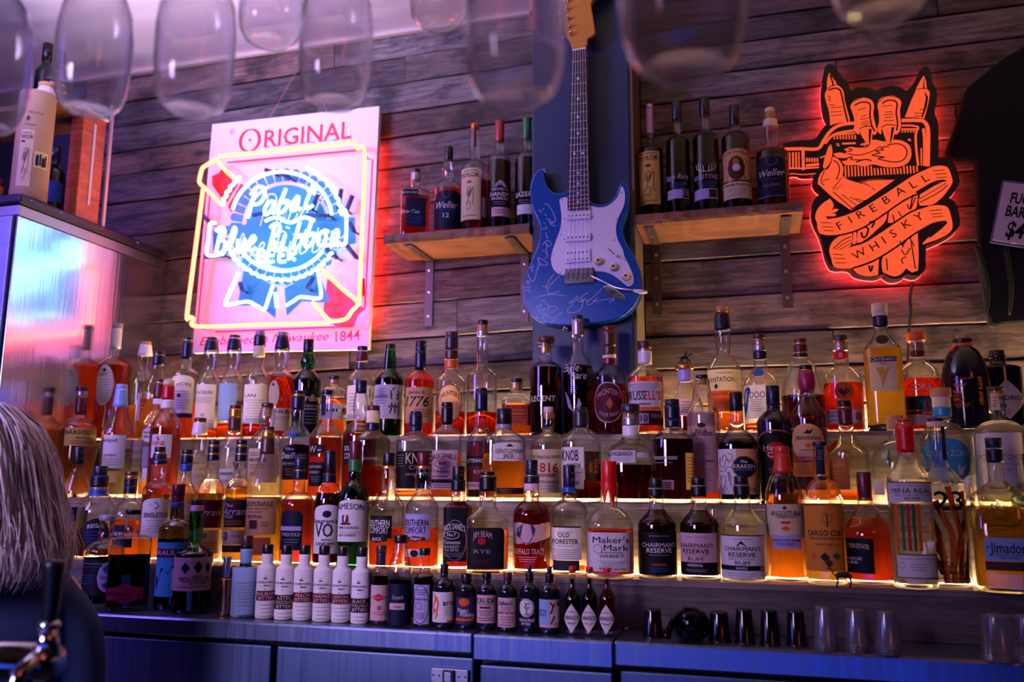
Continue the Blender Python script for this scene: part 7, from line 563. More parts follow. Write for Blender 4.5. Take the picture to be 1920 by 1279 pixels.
('l','liquor_bottle','bulge-necked bottle with navy arched label and black cap',-.7989,2.1543,1.826,(.0383,.1404,.1731,.0133,.0185,.2291,'r',0),2,1,'cl','ro',.1404,[(.2296,.2691,.0126,'k')],[('a',.0383,-.0411,.0508,.0185,.1295,'nv',[('G','ring',-.0156,.0056,.1078,.1326,'gy'),('T','Weller',-.036,.0298,.0877,.0193,'w',1,.3,1,0,0),('G','r',-.025,.0347,.0721,.0738,'bl'),('G','r',-.021,.03,.0644,.0661,'bl'),('T','12',-.0128,.0037,.0569,.0119,'w',1,0,1,0,0)])],{}),
('l','liquor_bottle','tall clear bottle with torn strip and tall cream label',-.7163,2.14,1.826,(.0365,.1926,.2129,.0132,.0169,.308,'r',0),2,1,'cl','rd',.1555,[(.3085,.3227,.0117,'or')],[('r',.0365,-.0484,.0179,.0345,.1818,'cr',[('T','TAYLOR',-.0463,.0124,.1616,.0117,'k',1,0,1,0,0),('G','r',-.0337,.0092,.1723,.174,'br'),('G','r',-.0211,-.0082,.1385,.1447,'rd'),('P','signature',-.0279,.0012,.0603,.1308),('G','r',-.0362,.0077,.045,.0466,'br')]),('r',.0365,.0218,.0431,.0451,.1001,'lv',[]),('r',.0157,-.0025,.0034,.2488,.318,'mr',[])],{}),
('l','liquor_bottle','dark bottle with red capsule and white printed dome',-.6447,2.14,1.826,(.032,.207,.2256,.0124,0,.2623,'r',0),2,1,'cl','dk',.2024,[(.2628,.3223,.0131,'rc')],[('',.032,[('T','THOMAS H.',-.0222,.0261,.115,.0073,'w',1,0,1,0,0)]),('',.032,[('T','HANDY',-.026,.0308,.1013,.0117,'w',1,0,1,0,0)]),('',.032,[('T','SAZERAC',-.0219,.0263,.0891,.0073,'w',1,0,1,0,0)]),('',.032,[('G','p',[(-.0152,.1226),(-.006,.1348),(.0027,.1409),(.0117,.1348),(.022,.1226)],'w')]),('',.032,[('G','r',-.0149,.0187,.0783,.08,'gy')]),('',.032,[('G','r',-.0127,.0165,.0723,.0739,'gy')]),('r',.032,-.0216,.0376,.0392,.0649,'pk',[('G','r',-.0147,.0226,.0556,.0573,'mr'),('G','r',-.0124,.02,.0481,.0497,'mr')])],{}),
('l','liquor_bottle','dark bottle with green capsule against the pillar',-.5667,2.14,1.826,(.0324,.199,.2266,.0115,0,.2599,'r',0),2,1,'cl','dk',.202,[(.2604,.3209,.0123,'gn')],[('',.0324,[('T','SAZERAC',-.0349,.0364,.0942,.013,'w',1,0,1,0,0)]),('',.0324,[('G','r',-.0252,.0223,.076,.0777,'gy')]),('',.0324,[('G','r',-.0217,.0191,.07,.0717,'gy')]),('r',.0324,-.0295,.0308,.0387,.0656,'w',[])],{}),
('r','liquor_bottle','slim bottle with pale neck strip and gold signature label',-.2312,2.14,1.826,(.0318,.1908,.1996,.0104,0,.3092,'r',0),2,1,'cl','dk',.1938,[(.3097,.3202,.009,'pk')],[('r',.0318,-.0421,.0237,.0365,.1805,'yl',[('T','TAYLOR',-.039,.0182,.1614,.0125,'k',1,0,1,0,0),('G','r',-.0296,.0138,.173,.1746,'br'),('G','r',-.0142,-.0013,.1365,.1438,'br'),('P','signature',-.024,.0118,.0567,.1292),('G','r',-.0352,.0136,.045,.0466,'br')]),('r',.0104,-.0117,.008,.2381,.3067,'pk',[])],{}),
('r','liquor_bottle','black bottle with navy capsule and white script',-.1617,2.14,1.826,(.0308,.2039,.2229,.0103,0,.2681,'r',0),2,1,'cl','bk',.2156,[(.2686,.3205,.0124,'nv')],[('',.0308,[('T','Eagle Rare',-.039,.0258,.1051,.0138,'lv',1,.35,0,0,0)]),('',.0308,[('G','r',-.026,.0195,.0862,.0878,'bl')]),('',.0308,[('G','r',-.0227,.0164,.0804,.082,'bl')]),('',.0308,[('G','r',-.0197,.0134,.0747,.0763,'bl')]),('r',.0308,-.035,.028,.0462,.0705,'lv',[('G','r',.0093,.0259,.0476,.0691,'dk'),('T','17',.0108,.0239,.0591,.011,'lv',1,0,1,0,0)])],{}),
('r','liquor_bottle','black bottle with white antlers print',-.0905,2.14,1.826,(.0326,.2077,.2252,.0116,0,.2714,'r',0),2,1,'cl','bk',.2164,[(.2719,.322,.013,'k')],[('',.0326,[('P','antlers',-.0319,.0303,.1096,.1383)]),('',.0326,[('T','GEORGE T STAGG',-.04,.0311,.0968,.0109,'lv',1,0,1,0,0)]),('',.0326,[('G','r',-.0275,.0207,.0823,.0839,'bl')]),('',.0326,[('G','r',-.024,.0173,.0766,.0782,'bl')]),('',.0326,[('G','r',-.0209,.0141,.071,.0725,'bl')]),('r',.0326,-.0432,.0265,.0384,.0654,'lv',[('G','r',.0046,.0246,.0413,.0626,'dk')])],{}),
('r','liquor_bottle','black bottle with arched portrait label',-.0164,2.14,1.826,(.0356,.1995,.2226,.0128,0,.2365,'c',.0169),2,1,'cl','dk',.2139,[(.237,.2908,.0128,'k')],[('a',.0356,-.0405,.041,.0797,.1622,'o1',[('T',"OLD RIP VAN WINKLE'S",-.0354,.035,.1493,.0061,'k',1,0,1,.0081,0),('G','o',-.0219,.0212,.0797,.1422,'br'),('G','o',-.0092,.0071,.1166,.1365,'cp'),('G','o',-.0098,.0093,.1024,.1222,'w'),('G','p',[(-.023,.0882),(-.0045,.108),(.0174,.0967),(.023,.0797),(-.027,.0797)],'dg')]),('r',.0356,-.0441,.0449,.0319,.0755,'cr',[('T','Family Reserve',-.0317,.0341,.0684,.0068,'k',1,0,1,0,0),('G','r',-.0246,.0253,.0556,.0572,'gy'),('G','r',-.0215,.0215,.05,.0515,'gy'),('G','r',-.0185,.018,.0444,.0459,'gy'),('G','r',-.0255,.0147,.0388,.0403,'gy')])],{}),
('r','liquor_bottle','bulge-necked bottle with cream capsule and navy label',.0708,2.14,1.826,(.0391,.1501,.1643,.0134,.018,.2623,'r',0),2,1,'cl','dk',.1558,[(.2628,.2729,.012,'cr'),(.2412,.2628,.012,'ck'),(.2226,.2412,.0127,'cr')],[('a',.0391,-.0485,.0339,.0269,.1332,'nv',[('G','ring',-.014,.0105,.1079,.1332,'gy'),('T','Weller',-.0361,.0307,.0896,.0174,'w',1,.3,1,0,0),('G','r',-.0293,.0228,.0727,.0742,'bl'),('T','FULL PROOF',-.0234,.0158,.0575,.0067,'gy',1,0,1,0,0),('G','r',-.0477,.0235,.0282,.0297,'gy')])],{})]
# ------------------------------------------------------------ room
WOOD_L = wood('wall_wood', (.038, .026, .026), (.23, .17, .15), .8, 1, .74, .42)
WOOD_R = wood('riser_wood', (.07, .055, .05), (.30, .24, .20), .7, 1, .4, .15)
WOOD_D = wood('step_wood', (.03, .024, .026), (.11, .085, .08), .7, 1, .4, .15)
WOOD_S = wood('shelf_wood', (.09, .028, .016), (.28, .10, .05), .6, 1, .4, .1)
def struct(name, mb, m, parent=None):
    o = mb.build(name, m, parent)
    if not parent: o['kind'] = 'structure'
    return o
PLAIN = pbr('dark_wall', '2a2530', .8)
struct('floor', MB().box(-3, 3, -2.6, 2.3, -.05, 0), pbr('dark_floor', '1a181c', .6))
struct('ceiling', MB().box(-3, 3, -2.6, 2.32, 2.528, 2.6), pbr('ceiling_paint', 'd8d2d6', .55))
struct('wall_left', MB().box(-3.05, -3, -2.6, 2.3, 0, 2.53), PLAIN)
struct('wall_right', MB().box(3, 3.05, -2.6, 2.3, 0, 2.53), PLAIN)
struct('wall_front', MB().box(-3, 3, -2.65, -2.6, 0, 2.53), PLAIN)
wall = struct('wall_back', MB().box(-3, 3, 2.268, 2.32, 0, 2.528), pbr('plank_gap', '0c0a0a', .9))
struct('trim_1', MB().box(-3, -.585, 2.236, 2.25, 2.519, 2.5285), pbr('trim_paint', 'b8a8a0', .5))
rnd = random.Random(11)
def planks(zs, x0, x1, joints, tilt):
    for i in range(len(zs)-1):
        zt, zb = zs[i], zs[i+1]; xs = [x0]+sorted(joints.get(i, [x0+(x1-x0)*rnd.uniform(.25, .75)]))+[x1]
        for a, b in zip(xs, xs[1:]):
            h = zt-zb; w = b-a; d = rnd.uniform(0, .005); g = .0016+rnd.random()*.0012
            V = []
            n = 6
            for j in range(n+1):
                x = -w/2+g*.6+(w-g*1.2)*j/n
                e1 = rnd.uniform(-.0014, .0014); e2 = rnd.uniform(-.0014, .0014)
                V += [(x, .018, -h/2+g+e1), (x, .0025, -h/2+g+e1), (x, 0, -h/2+g+.003+e1), (x, 0, h/2-g-.003+e2), (x, .0025, h/2-g+e2), (x, .018, h/2-g+e2)]
            Fc = []
            for j in range(n):
                for k in range(5): p = j*6+k; Fc.append((p, p+6, p+7, p+1))
            Fc += [tuple(range(5, -1, -1)), tuple(range(n*6, n*6+6))]
            o = link('plank', V, Fc, WOOD_L, wall); o.location = ((a+b)/2, 2.25-d, (zt+zb)/2+((a+b)/2-(x0+x1)/2)*tilt); o.rotation_euler = (0, -math.atan(tilt), 0)
planks(D['zl'], -2.17, -.539, {11: [-1.13], 8: [-.9], 2: [-.98], 5: [-1.2], 10: [-.8]}, .022)
planks(D['zr'], -.268, 1.6, {4: [.245], 1: [.5], 6: [.9], 9: [.62], 11: [.2], 8: [.9]}, 0)
# lower wall behind the steps (hidden) is one board
struct('wall_pillar', MB().bbox(-.5375, -.279, 2.085, 2.262, 0, 2.527, .003), pbr('pillar_paint', '0b2850', .45))
struct('trim_2', MB().box(-.2785, -.270, 2.092, 2.262, 0, 2.527), pbr('pillar_edge', '6a5a50', .6))
# ------------------------------------------------------------ stepped back-bar shelf with light strips
LED = emit('led_warm', (1.0, .62, .30), LEDS); LEDTOP = emit('led_warm_top', (1.0, .66, .34), LEDT)
def part(name, mb, m, par, smooth=False):
    o = mb.build(name, m, par, smooth); o.location = -Vector(par.location) if par.parent is None else (0, 0, 0); return o
XA, XB = -1.78, 1.05
GLOSSB = wood('step_top', (.10, .07, .06), (.24, .17, .14), .35, 1, .3, .05)
for nm, y0, y1, z, xs in (('bottom', 1.695, 1.815, .975, [XA, -.62, XB]), ('middle', 1.815, 1.945, 1.117, [XA, -1.0, -.09, XB]), ('top', 1.945, 2.236, 1.269, [XA, -.5, .42, XB])):
    st = empty('step_shelf', (0, (y0+y1)/2, .8852)); tag(st, nm+' step of the dark wooden back-bar staircase that carries the bottles', 'shelf', 'wooden steps of the back bar')
    part('step_top', MB().bbox(XA, XB, y0+.0005, y1-(.0155 if nm != 'top' else .0005), z-.012, z, .0015), GLOSSB, st)
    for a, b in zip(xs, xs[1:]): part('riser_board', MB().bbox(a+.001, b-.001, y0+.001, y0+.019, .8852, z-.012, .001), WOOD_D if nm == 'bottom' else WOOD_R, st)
    part('light_strip', MB().box(XA+.01, XB-.01, y1-.0145, y1-.0015, z-.006, z-.0005) if nm != 'top' else MB().box(XA+.01, XB-.01, y1-.026, y1-.015, z, z+.003), LEDTOP if nm == 'top' else LED, st)
# ------------------------------------------------------------ steel counter units
STEEL = brushed('counter_steel', (.22, .27, .42), .3, 0, .02)
STEELF = brushed('fridge_front', (.10, .14, .27), .42, 0, .03)
DARK = pbr('dark_gap', '08080c', .7)
def counter(x0, x1, dz, ye, lip, label):
    r = empty('bar_counter', ((x0+x1)/2, 1.7, 0)); tag(r, label, 'counter', 'steel back-bar counter units')
    part('worktop', MB().bbox(x0+.001, x1-.001, ye, 1.82, .868+dz, .885+dz, .003), STEEL, r)
    part('edge_lip', MB().bbox(x0+.001, x1-.001, ye-.002, ye+.012, .885+dz-lip, .8835+dz, .003), STEEL, r)
    part('cabinet_body', MB().box(x0+.004, x1-.004, ye+.05, 1.8, .08, .868+dz), DARK, r)
    n = max(1, round((x1-x0)/.42)); w = (x1-x0)/n
    for i in range(n):
        p = part('door_panel', MB().bbox(x0+w*i+.006, x0+w*(i+1)-.006, ye+.025, ye+.05, .1, .885+dz-lip-.012, .004), STEELF, r)
    part('plinth', MB().box(x0+.01, x1-.01, ye+.08, 1.8, 0, .08), DARK, r)
counter(-1.78, -.511, -.0003, 1.55, .036, 'long steel counter unit under the bitters bottles')
counter(-.511, -.252, -.0006, 1.548, .046, 'short steel counter unit between two longer ones, with a deep lip')
counter(-.252, 1.05, -.0003, 1.552, .042, 'long steel counter unit under the shot cups')
# ------------------------------------------------------------ steel fridge cabinet on the left, and the hutch on top of it
fr = empty('fridge_cabinet', (-2.1, 1.95, .886)); tag(fr, 'steel cabinet on the left whose polished side mirrors the neon sign', 'cabinet')
part('body', MB().box(-2.45, -1.79, 1.675, 2.245, .886, 1.845), pbr('cabinet_body', '30384e', .4, .6), fr)
part('side_panel', MB().bbox(-1.79, -1.785, 1.672, 2.246, .89, 1.826, .0015), brushed('polished_side', (.74, .76, .80), .15, 1, .05), fr)
part('top_rail', MB().bbox(-2.45, -1.784, 1.672, 2.246, 1.828, 1.856, .002), brushed('rail_steel', (.3, .3, .36), .35, 1), fr)
part('top_moulding', MB().bbox(-2.46, -1.776, 1.664, 2.246, 1.858, 1.884, .006), pbr('dark_moulding', '2c2438', .35, .3), fr)
part('front_panel', MB().bbox(-2.45, -1.795, 1.664, 1.675, .9, 1.826, .002), brushed('front_steel', (.25, .3, .42), .4, 2), fr)
mb = MB()
for y in (1.70, 1.80, 1.95, 2.1): mb.lathe([(.004, 0), (.003, .003), (0, .003)], 8, 0, (-1.776, y, 1.872))
part('rivet', mb, STEEL, fr)
hu = empty('wooden_hutch', (-2.1, 1.95, 1.884)); tag(hu, 'open wooden hutch with a worn side post tinted neon red on the steel cabinet', 'shelf unit')
NEONLIT_WOOD = wood('neonlit_worn_wood', (.30, .035, .02), (.62, .13, .05), .35, 1, .15, 0)  # red glow of the neon on the post is put into the wood colour
part('side_post', MB().bbox(-1.83, -1.787, 1.86, 1.945, 1.884, 2.196, .002), NEONLIT_WOOD, hu)
part('post_edging', MB().box(-1.787, -1.7845, 1.898, 1.906, 1.93, 2.17), pbr('worn_filler', 'c0b8c8', .6), hu)
part('post_cap', MB().bbox(-1.84, -1.782, 1.85, 1.95, 2.196, 2.207, .003), pbr('chipped_cap', 'cfc8c8', .7), hu)
part('corner_trim', MB().box(-1.788, -1.781, 1.956, 1.966, 1.884, 2.255), pbr('corner_trim', 'b8a0a8', .4, .4), hu)
part('upper_shelf', MB().bbox(-2.44, -1.80, 1.78, 1.955, 2.18, 2.196, .002), wood('hutch_wood', (.10, .05, .035), (.22, .12, .08), .6), hu)
part('back_board', MB().box(-2.44, -2.16, 2.236, 2.244, 1.884, 2.5), pbr('hutch_back', '201a30', .7), hu)
# cardboard tube, small bottles, red carton on the cabinet
PAPER = pbr('kraft_tube', '9c7a5c', .7)
class Cyl(Skin):
    def __init__(s, r): s.r = r
    def pt(s, a, z, rref, off): t = a/s.r; return ((s.r+off)*math.sin(t), -(s.r+off)*math.cos(t), z)
def face_cam(x, y): return math.atan2(-x, y)
tb = empty('cardboard_tube', (-1.825, 1.735, 1.885), face_cam(-1.825, 1.735)); tag(tb, 'tall kraft cardboard bottle tube with a cream label on the steel cabinet', 'tube')
MB().lathe([(.044, 0), (.0445, .001), (.0445, .300), (.044, .301), (0, .301)], 32).build('tube_body', PAPER, tb, True)
MB().lathe([(.0446, 0), (.0452, .001), (.0452, .03), (.0446, .031)], 32).build('tube_base', pbr('kraft_dark', '8a6a4c', .7), tb, True)
ck = Cyl(.0446); mb = MB(); put_area(mb, ck, 'r', -.034, .000, .030, .185, .0446, .0006, 0); lb = mb.build('label', paint('cr'), tb)
put_items(ck, [('T', 'TAYLOR', -.032, -.003, .166, .010, 'k', 1, 0, 1, 0, 0), ('T', 'COLONEL E.H.', -.030, -.005, .177, .0035, 'br', 1, 0, 1, 0, 0), ('G', 'r', -.03, -.02, .15, .155, 'br'), ('P', 'signature', -.026, -.006, .045, .14)], .0446, lb, .0009)
mb = MB(); put_area(mb, ck, 'r', .004, .04, .085, .13, .0446, .0006, 0); lb = mb.build('label', paint('cr'), tb)
put_items(ck, [('G', 'r', .008, .015, .09, .12, 'nv'), ('G', 'r', .017, .021, .092, .124, 'nv'), ('G', 'r', .023, .03, .09, .115, 'nv'), ('G', 'r', .031, .036, .092, .122, 'nv')], .0446, lb, .0009)
put_items(ck, [('T', 'TAYLOR, JR.', -.02, .016, .235, .0045, 'br', 1, 0, 1, 0, 0), ('G', 'o', -.024, -.014, .212, .224, 'br'), ('T', 'SOUTH SIDE', -.024, .0, .2, .004, 'br', 1, 0, 1, 0, 0)], .0446, tb, .0006)
def simple_bottle(name, label, x, y, z, R, H, neck, glass, liq, fill, capc, capz, lab=None, cat='bottle', group=None):
    r = empty(name, (x, y, z), face_cam(x, y)); tag(r, label, cat, group)
    P = (R, H*.62, H*.74, neck, 0, capz, 'm', 0); lv = levels(P, capz); V, Fc, m, sg = hull(P, 2, 1, lv, 0, 28); Fc.append(tuple(range(sg))[::-1]); link('glass_body', V, Fc, GLASS[glass](), r, True)
    if liq:
        col, g = LIQ[liq]; lv = levels(P, fill, .006); V, Fc, m, sg = hull(P, 2, 1, lv, .0025, 28); Fc.append(tuple(range(sg))[::-1]); Fc.append(tuple((m-1)*sg+k for k in range(sg))); link('liquid', V, Fc, spirit('spirit_'+liq, col, g), r, True)
    MB().lathe([(neck+.001, capz-.002), (neck+.0015, H-.001), (neck, H), (0, H)], 20).build('cap', capm(capc), r, True)
    if lab:
        sk = Skin(P, 2, 1); mb = MB(); put_area(mb, sk, 'r', -R*1.1, R*1.1, lab[0], lab[1], R, .0005, 0); l = mb.build('label', paint(lab[2]), r)
        if len(lab) > 3: put_items(sk, lab[3], R, l, .0008)
    return r
simple_bottle('liquor_bottle', 'tiny red-capped bottle at the left edge on the steel cabinet', -1.895, 1.70, 1.885, .017, .060, .009, 'cl', 'or', .034, 'rd', .046, (.008, .036, 'or', [('G', 'o', -.008, .008, .014, .03, 'yl')]), group='bottles on the steel cabinet')
simple_bottle('liquor_bottle', 'blue-black bottle inside the hutch behind the kraft tube', -1.875, 1.86, 1.885, .03, .21, .012, 'bk', None, 0, 'nv', .17, (.04, .1, 'bl'), group='bottles on the steel cabinet')
b_ = simple_bottle('liquor_bottle', 'pale bottle with navy label on the hutch upper shelf', -1.903, 1.87, 2.197, .038, .20, .013, 'cl', 'cl', .05, 'nv', .165, (.05, .095, 'nv', [('T', 'NIKKA', -.03, .02, .082, .012, 'w', 1, 0, 1, 0, 0), ('G', 'o', .015, .028, .056, .068, 'gd')]), group='bottles on the hutch upper shelf')
simple_bottle('liquor_bottle', 'dark slim bottle standing furthest back on the hutch upper shelf', -2.013, 1.93, 2.197, .03, .27, .013, 'gn', 'bk', .15, 'k', .215, group='bottles on the hutch upper shelf')
bx_ = empty('liquor_carton', (-1.898, 1.93, 1.885), face_cam(-1.898, 1.93)); tag(bx_, 'dark red bottle carton inside the wooden hutch', 'box')
MB().bbox(-.034, .034, -.03, .03, 0, .13, .0015).build('carton_body', pbr('carton_red', '6a1820', .5), bx_)
MB().box(-.028, .028, -.0312, -.0302, .012, .018).box(-.02, .02, -.0312, -.0302, .1, .104).box(-.026, .026, -.0312, -.0302, .05, .052).stroke([(-.02+.04*i/8, .075+.012*math.sin(math.pi*i/8)) for i in range(9)], .003, -.0312).build('printed_lines', paint('cp'), bx_)
simple_bottle('kraft_jar', 'round-shouldered kraft paper jar on the hutch upper shelf', -1.879, 1.81, 2.197, .026, .065, .02, 'pap', None, 0, 'ck', .055, cat='jar')
# ------------------------------------------------------------ wall shelves
def wall_shelf(x0, x1, label, brx, m_front):
    r = empty('wall_shelf', ((x0+x1)/2, 2.15, 1.8)); tag(r, label, 'shelf', 'plank shelves on the back wall')
    rr = random.Random(int(x0*100)); V = []; n = 24
    for i in range(n+1):
        x = x0+(x1-x0)*i/n; j = rr.uniform(-.004, .004); V += [(x, 2.07+j*.6, 1.799+j*.4), (x, 2.066+j, 1.806), (x, 2.069+j*.5, 1.8245+j*.3), (x, 2.249, 1.826), (x, 2.249, 1.798)]
    Fc = [(i*5+k, i*5+(k+1) % 5, (i+1)*5+(k+1) % 5, (i+1)*5+k) for i in range(n) for k in range(5)]+[(4, 3, 2, 1, 0), tuple(n*5+k for k in range(5))]
    o = link('board', V, Fc, m_front, r); o.location = -r.location
    for bx in brx:
        b = part('bracket', MB().bbox(bx-.0125, bx+.0125, 2.085, 2.249, 1.793, 1.7975, .001).bbox(bx-.0125, bx+.0125, 2.2435, 2.249, 1.60, 1.793, .001), pbr('iron_strap', '5a4a48', .45, .6), r)
        mb = MB()
        for y in (2.10, 2.16, 2.22): mb.lathe([(.0045, 0), (.0035, .0025), (0, .003)], 10, 0, (bx, y, 1.7925))
        mb2 = MB()
        for z in (1.765, 1.70, 1.63): mb2.lathe([(.005, 0), (.004, .0025), (0, .003)], 10, 0, (bx, 2.2435, z), 'y')
        for q in (mb,): q.v = [(a, b_2, 1.7925-(c-1.7925)) for a, b_2, c in q.v]
        mb2.add(mb.v, mb.f); s = mb2.build('bolt', pbr('bolt_steel', 'b09a90', .3, .9), b)
wall_shelf(-.952, -.541, 'live-edge plank shelf left of the blue pillar', (-.885, -.60), WOOD_S)
wall_shelf(-.266, .133, 'live-edge plank shelf right of the blue pillar', (-.235, .095), WOOD_S)
# ------------------------------------------------------------ all the bottles
cnt = {}
for row in DATA:
    t = row[0]; cnt[t] = cnt.get(t, 0)+1
    n_ = sum(1 for q in DATA if q[0] == t)
    make_bottle(row, TIER[t]+', '+(ORD[cnt[t]-1]+' from left' if cnt[t] <= 16 else ORD[n_-cnt[t]]+' from right'))
# ------------------------------------------------------------ glowing hand sign
YF = 2.205
def smooth_poly(p, n=3, corner=58):
    m = len(p); T_ = []
    for i in range(m):
        a, b, c = p[i-1], p[i], p[(i+1) % m]; u = (b[0]-a[0], b[1]-a[1]); v = (c[0]-b[0], c[1]-b[1]); lu = math.hypot(*u) or 1e-9; lv = math.hypot(*v) or 1e-9
        d = max(-1, min(1, (u[0]*v[0]+u[1]*v[1])/lu/lv))
        if math.degrees(math.acos(d)) > corner: T_.append(None)
        else: l = math.hypot(u[0]/lu+v[0]/lv, u[1]/lu+v[1]/lv) or 1; T_.append(((u[0]/lu+v[0]/lv)/l, (u[1]/lu+v[1]/lv)/l))
    out = []
    for i in range(m):
        a, b = p[i], p[(i+1) % m]; L_ = math.hypot(b[0]-a[0], b[1]-a[1]); ch = (b[0]-a[0], b[1]-a[1])
        ta = (T_[i][0]*L_, T_[i][1]*L_) if T_[i] else ch; tb = (T_[(i+1) % m][0]*L_, T_[(i+1) % m][1]*L_) if T_[(i+1) % m] else ch
        for k in range(n):
            t = k/n; h1 = 2*t**3-3*t*t+1; h2 = t**3-2*t*t+t; h3 = -2*t**3+3*t*t; h4 = t**3-t*t
            out.append((h1*a[0]+h2*ta[0]+h3*b[0]+h4*tb[0], h1*a[1]+h2*ta[1]+h3*b[1]+h4*tb[1]))
    return out
OUTL = smooth_poly(D['outline'])
sg = empty('light_sign', (D['outline'][0][0], YF, D['outline'][0][1])); tag(sg, 'orange glowing cut-out sign of a clawed hand gripping a bottle', 'sign')
OR = emit('sign_orange', (1.0, .105, .035), SIGN_O); BLK = pbr('sign_black', '09070c', .45)
def oz(o): o.location = -o.parent.location if o.parent.parent is None else (0, 0, 0); return o
oz(MB().prism(OUTL, YF-.03, YF+.02).build('backing_panel', BLK, sg))
cx_ = sum(p[0] for p in D['outline'])/len(D['outline']); cz_ = sum(p[1] for p in D['outline'])/len(D['outline'])
oz(MB().prism([(cx_+(x-cx_)*1.003, cz_+(z-cz_)*1.003) for x, z in OUTL], YF+.021, YF+.026).build('acrylic_edge', emit('sign_edge_red', (1.0, .03, .03), SIGN_R), sg))
for p in D['orange']: oz(MB().prism(smooth_poly(p), YF-.032, YF-.0301).build('lit_panel', OR, sg))
mb = MB()
for p, w in D['ostroke']: mb.stroke(spline([(a, 0, b) for a, b in p], 3) and [(q[0], q[2]) for q in spline([(a, 0, b) for a, b in p], 3)] if len(p) > 2 else p, w, YF-.0322)
oz(mb.build('lit_lines', OR, sg))['kind'] = 'stuff'
mb = MB()
for p, w in D['kstroke']: mb.stroke(p if isinstance(w, list) or len(p) < 3 else [(q[0], q[2]) for q in spline([(a, 0, b) for a, b in p], 3)], w, YF-.0345)
DKR = pbr('sign_line', '1c0408', .5)
oz(mb.build('printed_lines', DKR, sg))['kind'] = 'stuff'
ca, sa = math.cos(D['fbang']), math.sin(D['fbang']); mb = MB(); h = D['fbh']
for i, (ch, x, z) in enumerate(D['fblet']):
    if i == 8: oz(mb.build('lettering', DKR, sg)); mb = MB()
    v, f, w = glyphs(ch, .2, 0); v = [((a-w/2)*h*1.12, (b-.5)*h) for a, b in v]
    mb.add([(x+a*ca-b*sa, YF-.035, z+a*sa+b*ca) for a, b in v], f)
oz(mb.build('lettering', DKR, sg))
cb = MB().tube(spline([(x, 2.243-.004*(i % 2), z) for i, (x, z) in enumerate(D['cable'])], 4), .0035, 8).build('power_cable', pbr('black_rubber', '0a0a0c', .6)); tag(cb, 'black cable running down the planks below the glowing hand sign', 'cable')
# ------------------------------------------------------------ neon beer sign
YB = 2.2; YN = 2.135
ns = empty('neon_sign', (D['board'][3][0], YB, D['board'][3][1])); tag(ns, 'white neon beer sign with blue ribbon rosette hanging by chains', 'sign')
oz(MB().prism(D['board'], YB, YB+.018).build('board', pbr('sign_board', 'e8e4e8', .4), ns))
BLU = pbr('sign_blue', '1a8cc8', .4); RDP = pbr('sign_red', 'd81c1c', .4)
for p in D['bframe']: oz(MB().stroke(p, .005, YB-.0006).build('printed_border', RDP, ns))
for p in D['bred']: oz(MB().add([(x, YB-.0008, z) for x, z in p], [tuple(range(len(p)))]).build('red_band', RDP, ns))
oz(MB().add([(x, YB-.0009, z) for x, z in D['bpink']], [tuple(range(5))]).build('red_band', RDP, ns))
mb = MB()
for p in D['bscal']: mb.add([(x, YB-.001, z) for x, z in p], [tuple(range(5))])
oz(mb.build('scalloped_ring', BLU, ns))['kind'] = 'stuff'
for nm, p in (('blue_disc', D['bdisc']), ('blue_banner', D['bbanner']), ('ribbon_tail', D['btails'][0]), ('ribbon_tail', D['btails'][1])): oz(MB().add([(x, YB-(.0013 if nm != 'blue_banner' else .0016), z) for x, z in p], [tuple(range(len(p)))]).build(nm, BLU, ns))
def wall_text(mb, s, p0, p1, h, y, bold=1, it=0):
    v, f, w = glyphs(s, bold, it); L_ = math.hypot(p1[0]-p0[0], p1[1]-p0[1]); c, s_ = (p1[0]-p0[0])/L_, (p1[1]-p0[1])/L_; k = L_/w
    mb.add([(p0[0]+a*k*c-b*h*s_, y, p0[1]+a*k*s_+b*h*c) for a, b in v], f)
mb = MB(); o0, o1, oh = D['borig']; kx = (o1[0]-o0[0]); sl_ = (o1[1]-o0[1])/kx; wall_text(mb, 'RIGINAL', (o0[0]+kx*.245, o0[1]+kx*.245*sl_), o1, oh*1.0, YB-.0008, .9)
mb.stroke([(o0[0]+kx*.115+.034*math.cos(t*math.pi/16), o0[1]+.026+.036*math.sin(t*math.pi/16)) for t in range(33)], [.0035+.0075*abs(math.cos(t*math.pi/16)) for t in range(33)], YB-.0008); mb.stroke([(o0[0]+kx*.115-.004, o0[1]+.027), (o0[0]+kx*.115+.004, o0[1]+.027)], .008, YB-.0008)
for q_ in (.27, .36, .45, .58, .66, .74, .86, .96): mb.stroke([(o0[0]+kx*q_-.008, o0[1]+kx*q_*sl_), (o0[0]+kx*q_+.010, o0[1]+(kx*q_+.018)*sl_)], .003, YB-.0009)
x, z = o0; c = [(x+.03+.032*math.cos(t*math.pi/12), z+.02+.034*math.sin(t*math.pi/12)) for t in range(25)]
x, z = D['breg']; mb.stroke([(x+.009*math.cos(t*math.pi/10), z+.009*math.sin(t*math.pi/10)) for t in range(21)], .0012, YB-.0008); oz(mb.build('lettering', RDP, ns)); mb = MB(); wall_text(mb, 'R', (x-.004, z-.005), (x+.004, z-.0045), .010, YB-.0008)
oz(mb.build('lettering', RDP, ns)); mb = MB(); e0, e1 = D['best']; wall_text(mb, 'Established in Milwaukee', e0, e1, .026, YB-.0008, .2, .35); oz(mb.build('lettering', RDP, ns)); mb = MB(); e0, e1 = D['b1844']; wall_text(mb, '1844', e0, e1, .030, YB-.0008, .3)
oz(mb.build('lettering', RDP, ns))
NF = emit('neon_amber', (1.0, .085, .042), NEON_F); NW = emit('neon_white', (.40, .86, 1.0), NEON_W)
rs = random.Random(3)
for p in D['nframe']: oz(MB().tube(spline([(x, YN, z) for x, z in p], 5), .0062, 8).build('neon_tube', NF, ns, True))
bd = D['board']
